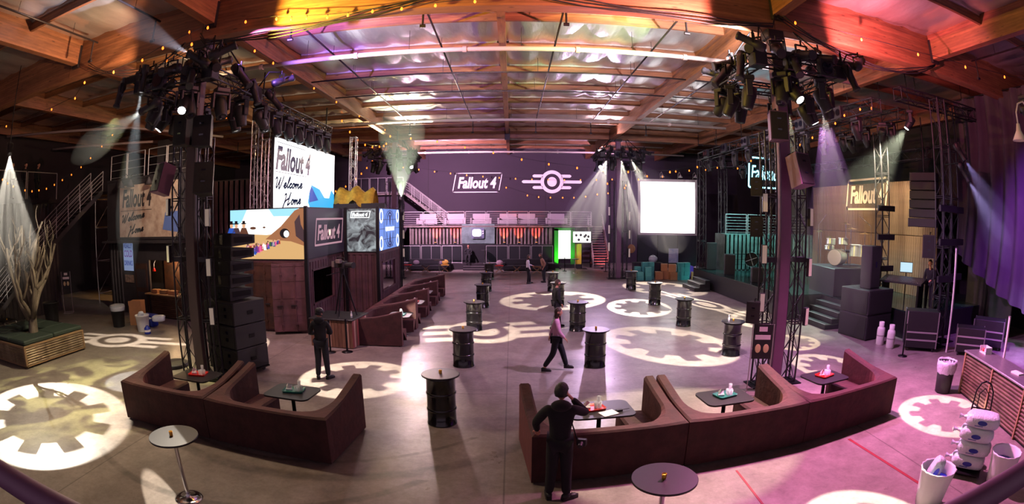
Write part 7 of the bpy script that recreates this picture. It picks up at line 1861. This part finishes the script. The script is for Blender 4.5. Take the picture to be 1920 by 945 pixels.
person((.95, 30.3, 0), R(-80), 'person with long brown hair and pale top near the far drum tables', 'cloth_white', 'cloth_black', 'hair_brown', 1.72, dict(elL=(-.22, .1, 1.15), wrL=(-.14, .3, 1.1), knL=(-.1, .12, .52), anL=(-.1, .15, .1), toL=(-.1, .31, .06)), hairlong=.1)
person((1.95, 30.9, 0), R(100), 'person with tan coat bending beside the far drum tables', 'cloth_tan', 'denim', 'hair_brown', 1.78, hairlong=.08, lean=.3)
person((-3.35, 38.95, .45), R(180), 'man in dark suit seated on the terrace under the television board', 'cloth_black', 'cloth_black', 'hair_brown', 1.75, dict(pel=(0, 0, .62), wai=(0, -.02, .76), che=(0, -.03, .98), nek=(0, -.02, 1.15), hed=(0, 0, 1.23), shL=(-.17, -.03, 1.1), shR=(.17, -.03, 1.1), elL=(-.26, .08, .86), wrL=(-.15, .3, .78), elR=(.26, .08, .86), wrR=(.15, .3, .78), hiL=(-.1, .02, .6), hiR=(.1, .02, .6), knL=(-.12, .42, .6), knR=(.14, .42, .6), anL=(-.12, .5, .18), anR=(.14, .5, .18), toL=(-.12, .66, .15), toR=(.14, .66, .15)), fing=False)
t = thing('bar_stool', 'dark stool under the seated man on the terrace', 'stool', (-3.35, 38.95, .45)); MB().lathe([(.18, .44), (.19, .46), (.19, .5), (.17, .52)], n=18).build('seat', 'black_plastic', t)
for a in (45, 135, 225, 315): MB().cyl((.2*math.cos(R(a)), .2*math.sin(R(a)), 0), (.12*math.cos(R(a)), .12*math.sin(R(a)), .44), .015, n=6).build('leg', 'black_metal', t)
person((15.0, 13.2, 1.0), R(115), 'stage technician in black beside the mixing console', 'cloth_black', 'cloth_black', 'hair_brown', 1.8, dict(elL=(-.24, .1, 1.15), wrL=(-.15, .32, 1.08)), fing=True)
for k, (y, c_) in enumerate(((10.9, 'cloth_black'), (12.0, 'cloth_leather'), (12.6, 'cloth_black'), (13.7, 'cloth_leather'), (14.6, 'cloth_black'), (15.5, 'denim'))):
    person((-22.6, y, 5.4), R(-90 + 20 * (k % 3 - 1)), '%s dark figure standing behind the left mezzanine railing' % ('first', 'second', 'third', 'fourth', 'fifth', 'sixth')[k], c_, 'cloth_black', 'hair_black', 1.7 + .04 * (k % 3), fing=False)
# ---------------------------------------------------------------- strings of bulbs and cables
_bm = MB().lathe([(0.004, -.10), (.03, -.075), (.034, -.05), (.022, -.015), (.012, .0)], n=8).mesh('bulb'); _bm.materials.append(MATS['amber_bulb'])
_sm = MB().cyl((0, 0, -.005), (0, 0, .04), .014, n=6).mesh('socket'); _sm.materials.append(MATS['black_plastic'])
def string_lights(label, pts, bulbs=None, s=1.0, step=None):
    """wire through pts with a bulb at every point (or every step metres)"""
    P = [Vector(p) for p in pts]; t = thing('string_lights', label, 'string lights', P[0], 0, 'strings of amber bulbs')
    Q = [p - P[0] for p in P]
    MB().tube([q + Vector((0, 0, .03)) for q in Q], .009, 4).build('wire', 'black_plastic', t)
    B = Q if step is None else []
    if step:
        for a, b in zip(Q[:-1], Q[1:]):
            n = max(1, round((b - a).length / step)); B += [a + (b - a) * (i / n) for i in range(n)]
    for b in B:
        o = bpy.data.objects.new('bulb', _bm); COL.objects.link(o); o.parent = t; o.location = b; o.scale = (s, s, s)
        q = bpy.data.objects.new('socket', _sm); COL.objects.link(q); q.parent = o
    return t
def sag(a, b, n, d):
    a = Vector(a); b = Vector(b); return [a + (b - a) * (i / n) - Vector((0, 0, d * 4 * (i / n) * (1 - i / n))) for i in range(n + 1)]
string_lights('string of amber bulbs along the front of the cross beam, left half', [(-6.5, 10.45, 8.95), (-5.51, 10.3, 8.8), (-5.1, 10.3, 8.73), (-4.69, 10.3, 8.69), (-4.16, 10.3, 8.64), (-3.66, 10.3, 8.63), (-3.08, 10.3, 8.66), (-2.41, 10.3, 8.66), (-1.66, 10.3, 8.69), (-.8, 10.3, 8.75), (0, 10.3, 8.9)], s=.9)
string_lights('string of amber bulbs running from the left front column to the far left wall', [(-7.6, 10.3, 8.95), (-8.58, 9.67, 8.4), (-9.72, 10.1, 8.4), (-11.15, 10.3, 8.38), (-12.66, 10.35, 8.36), (-14.62, 11.56, 8.4), (-16.68, 11.91, 8.4), (-21.03, 12.1, 8.45), (-26.9, 12.4, 9.0)], s=.95)
string_lights('second string of amber bulbs beside the left front column', [(-8.3, 10.4, 9.0), (-7.75, 9.89, 8.4), (-9.04, 10.45, 8.35), (-11.9, 16.5, 8.6), (-13.6, 21, 9.0)], s=.95)
string_lights('string of amber bulbs under the left roof girder', [(-7.45, 11.3, 9.05), (-7.45, 12.75, 9.0), (-7.45, 14.06, 8.98), (-7.45, 15.63, 8.98), (-7.45, 17.68, 9.0), (-7.45, 20.31, 9.02), (-7.45, 23.75, 9.05), (-7.2, 28, 9.05)], s=.95)
string_lights('long string of amber bulbs sagging across the hall before the back wall', [(-7.5, 30.5, 9.1), (-6.28, 31.0, 9.0), (-4.61, 31.0, 8.75), (-2.88, 31.0, 8.35), (-1.14, 31.0, 8.0), (.59, 31.0, 7.58), (2.25, 31.0, 7.3), (3.99, 31.0, 7.09), (5.59, 31.0, 6.95), (7.19, 30.9, 6.9), (9.5, 29.5, 6.85), (11.2, 29.2, 7.2)], s=1.45)
string_lights('string of amber bulbs sagging low across the back wall emblem', [(-.5, 43.96, 6.6), (1.3, 43.0, 5.88), (2.25, 43.0, 5.75), (3.25, 43.0, 5.71), (4.29, 43.0, 5.71), (5.25, 43.0, 5.72), (6.26, 43.0, 5.82), (7.27, 43.0, 6.02), (8.21, 43.0, 6.13), (10, 43.96, 6.9)], s=1.45)
string_lights('string of amber bulbs high across the back wall lettering', sag((-12, 42.6, 8.9), (8.5, 42.6, 7.3), 15, .7), s=1.45)
k5 = 21.6 / 17.8
string_lights('swag of amber bulbs along the left mezzanine railing', [(-21.6, y * k5, 4 + (z - 4) * k5) for y, z in ((10.26, 5.86), (10.55, 5.74), (10.86, 5.63), (11.52, 5.5), (11.92, 5.47), (12.32, 5.51), (12.76, 5.58), (13.23, 5.74), (13.71, 5.94), (14.27, 6.18), (14.87, 6.52), (15.47, 6.94), (16.19, 7.51), (16.89, 8.09))], s=.9)
string_lights('string of amber bulbs along the front stage truss', [(11.25, 28.9, 7.6), (10.6, 26.33, 6.73), (10.6, 24.64, 6.7), (10.6, 22.11, 6.45), (10.6, 20.64, 6.67), (10.6, 18.3, 6.7), (10.6, 16.32, 6.86), (10.6, 15.42, 7.02), (10.6, 13.89, 7.31), (10.6, 13.32, 7.49), (10.9, 12.77, 7.64), (11.3, 12.6, 7.7)], s=.9)
string_lights('string of amber bulbs above the wide white screen', [(6.51, 34.3, 6.37), (7.72, 34.3, 6.1), (8.72, 34.3, 6.7), (9.35, 34.3, 6.95), (10.45, 34.2, 6.95), (11.35, 33.9, 7.32), (12.3, 33.7, 7.4)], s=1.4)
string_lights('string of amber bulbs between the welcome screen and the left rear column', sag((-9.6, 27.26, 9.6), (-7.85, 32.7, 9.3), 7, 1.0), s=1.4)
string_lights('string of amber bulbs left of the left rear column', sag((-12.5, 34.5, 6.0), (-8.6, 33.2, 8.9), 9, .5), s=1.4)
string_lights('string of amber bulbs right of the right front column at the roof', sag((7.0, 10.4, 9.0), (20.5, 7.5, 9.3), 7, .5), s=.95)
def cable(label, pts, r=.018):
    P = [Vector(p) for p in pts]; t = thing('cable_bundle', label, 'cable', P[0])
    for k, (dy, dz) in enumerate(((0, 0), (.03, -.05), (-.02, .06))): MB().tube([p - P[0] + Vector((0, dy, dz * (1 + .6*math.sin(i * 1.3 + k)))) for i, p in enumerate(P)], r, 5).build('cable', 'black_plastic', t)
cable('black cable bundle swagged in front of the yellow-lit cross beam', [(-7.9, 10.42, 8.75)] + sag((-7.7, 10.4, 8.55), (-1.4, 10.42, 9.05), 12, .35) + [(0, 10.45, 9.3)])
cable('black cable bundle swagged in front of the pink-lit cross beam', [(-1.2, 10.45, 9.35)] + sag((-.8, 10.42, 9.2), (6.3, 10.42, 8.75), 12, .32) + [(6.4, 10.45, 9.0)])
cable('black cable bundle swagged right of the right front column', sag((6.5, 10.45, 9.1), (12.7, 10.45, 8.9), 12, .75))
cable('thin black cable drooping left of the left front column', sag((-12.7, 10.42, 8.9), (-8.2, 10.42, 8.5), 10, .5), .012)

# ---------------------------------------------------------------- haze volumes, each shaped to one lamp's beam so that it shows
hm = bpy.data.materials.new('beam_haze'); hm.use_nodes = True
nt = hm.node_tree; nt.nodes.remove(nt.nodes['Principled BSDF'])
vsn = nt.nodes.new('ShaderNodeVolumeScatter'); vsn.inputs['Color'].default_value = (1, 1, 1, 1); vsn.inputs['Density'].default_value = 0.016; vsn.inputs['Anisotropy'].default_value = 0.2
nt.links.new(vsn.outputs[0], nt.nodes['Material Output'].inputs['Volume'])
HZ = [o for o in bpy.data.objects if o.type == 'LIGHT' and o.get('haze')]
for lo in HZ:
    length, where, half = lo['haze_len'], lo['haze_where'], lo.data.spot_size / 2
    half = min(half, lo['haze_half']) if lo.get('haze_half') else half
    d = Vector((0, 0, -1)); d.rotate(lo.rotation_euler)
    p = Vector(lo.location); q = d.to_track_quat('Z', 'Y')
    k_ = math.tan(half) * length
    mb = MB().lathe([(.05, -.02)] + [(.05 + k_ * u, length * u) for u in (.15, .3, .45)] + [(.05 + k_ * .45 * math.cos((u - .45) / .55 * PI / 2) ** .7 + k_ * .12 * math.sin((u - .45) / .55 * PI), length * u) for u in (.55, .65, .75, .83, .9, .95, .985)] + [(.001, length)], n=24)
    o = mb.build('beam_haze', hm, None, p); o.rotation_euler = q.to_euler(); o['kind'] = 'stuff'
    tag(o, 'thin haze shaped to show the ' + where, 'haze')
bpy.data.scenes.remove(_tmp)
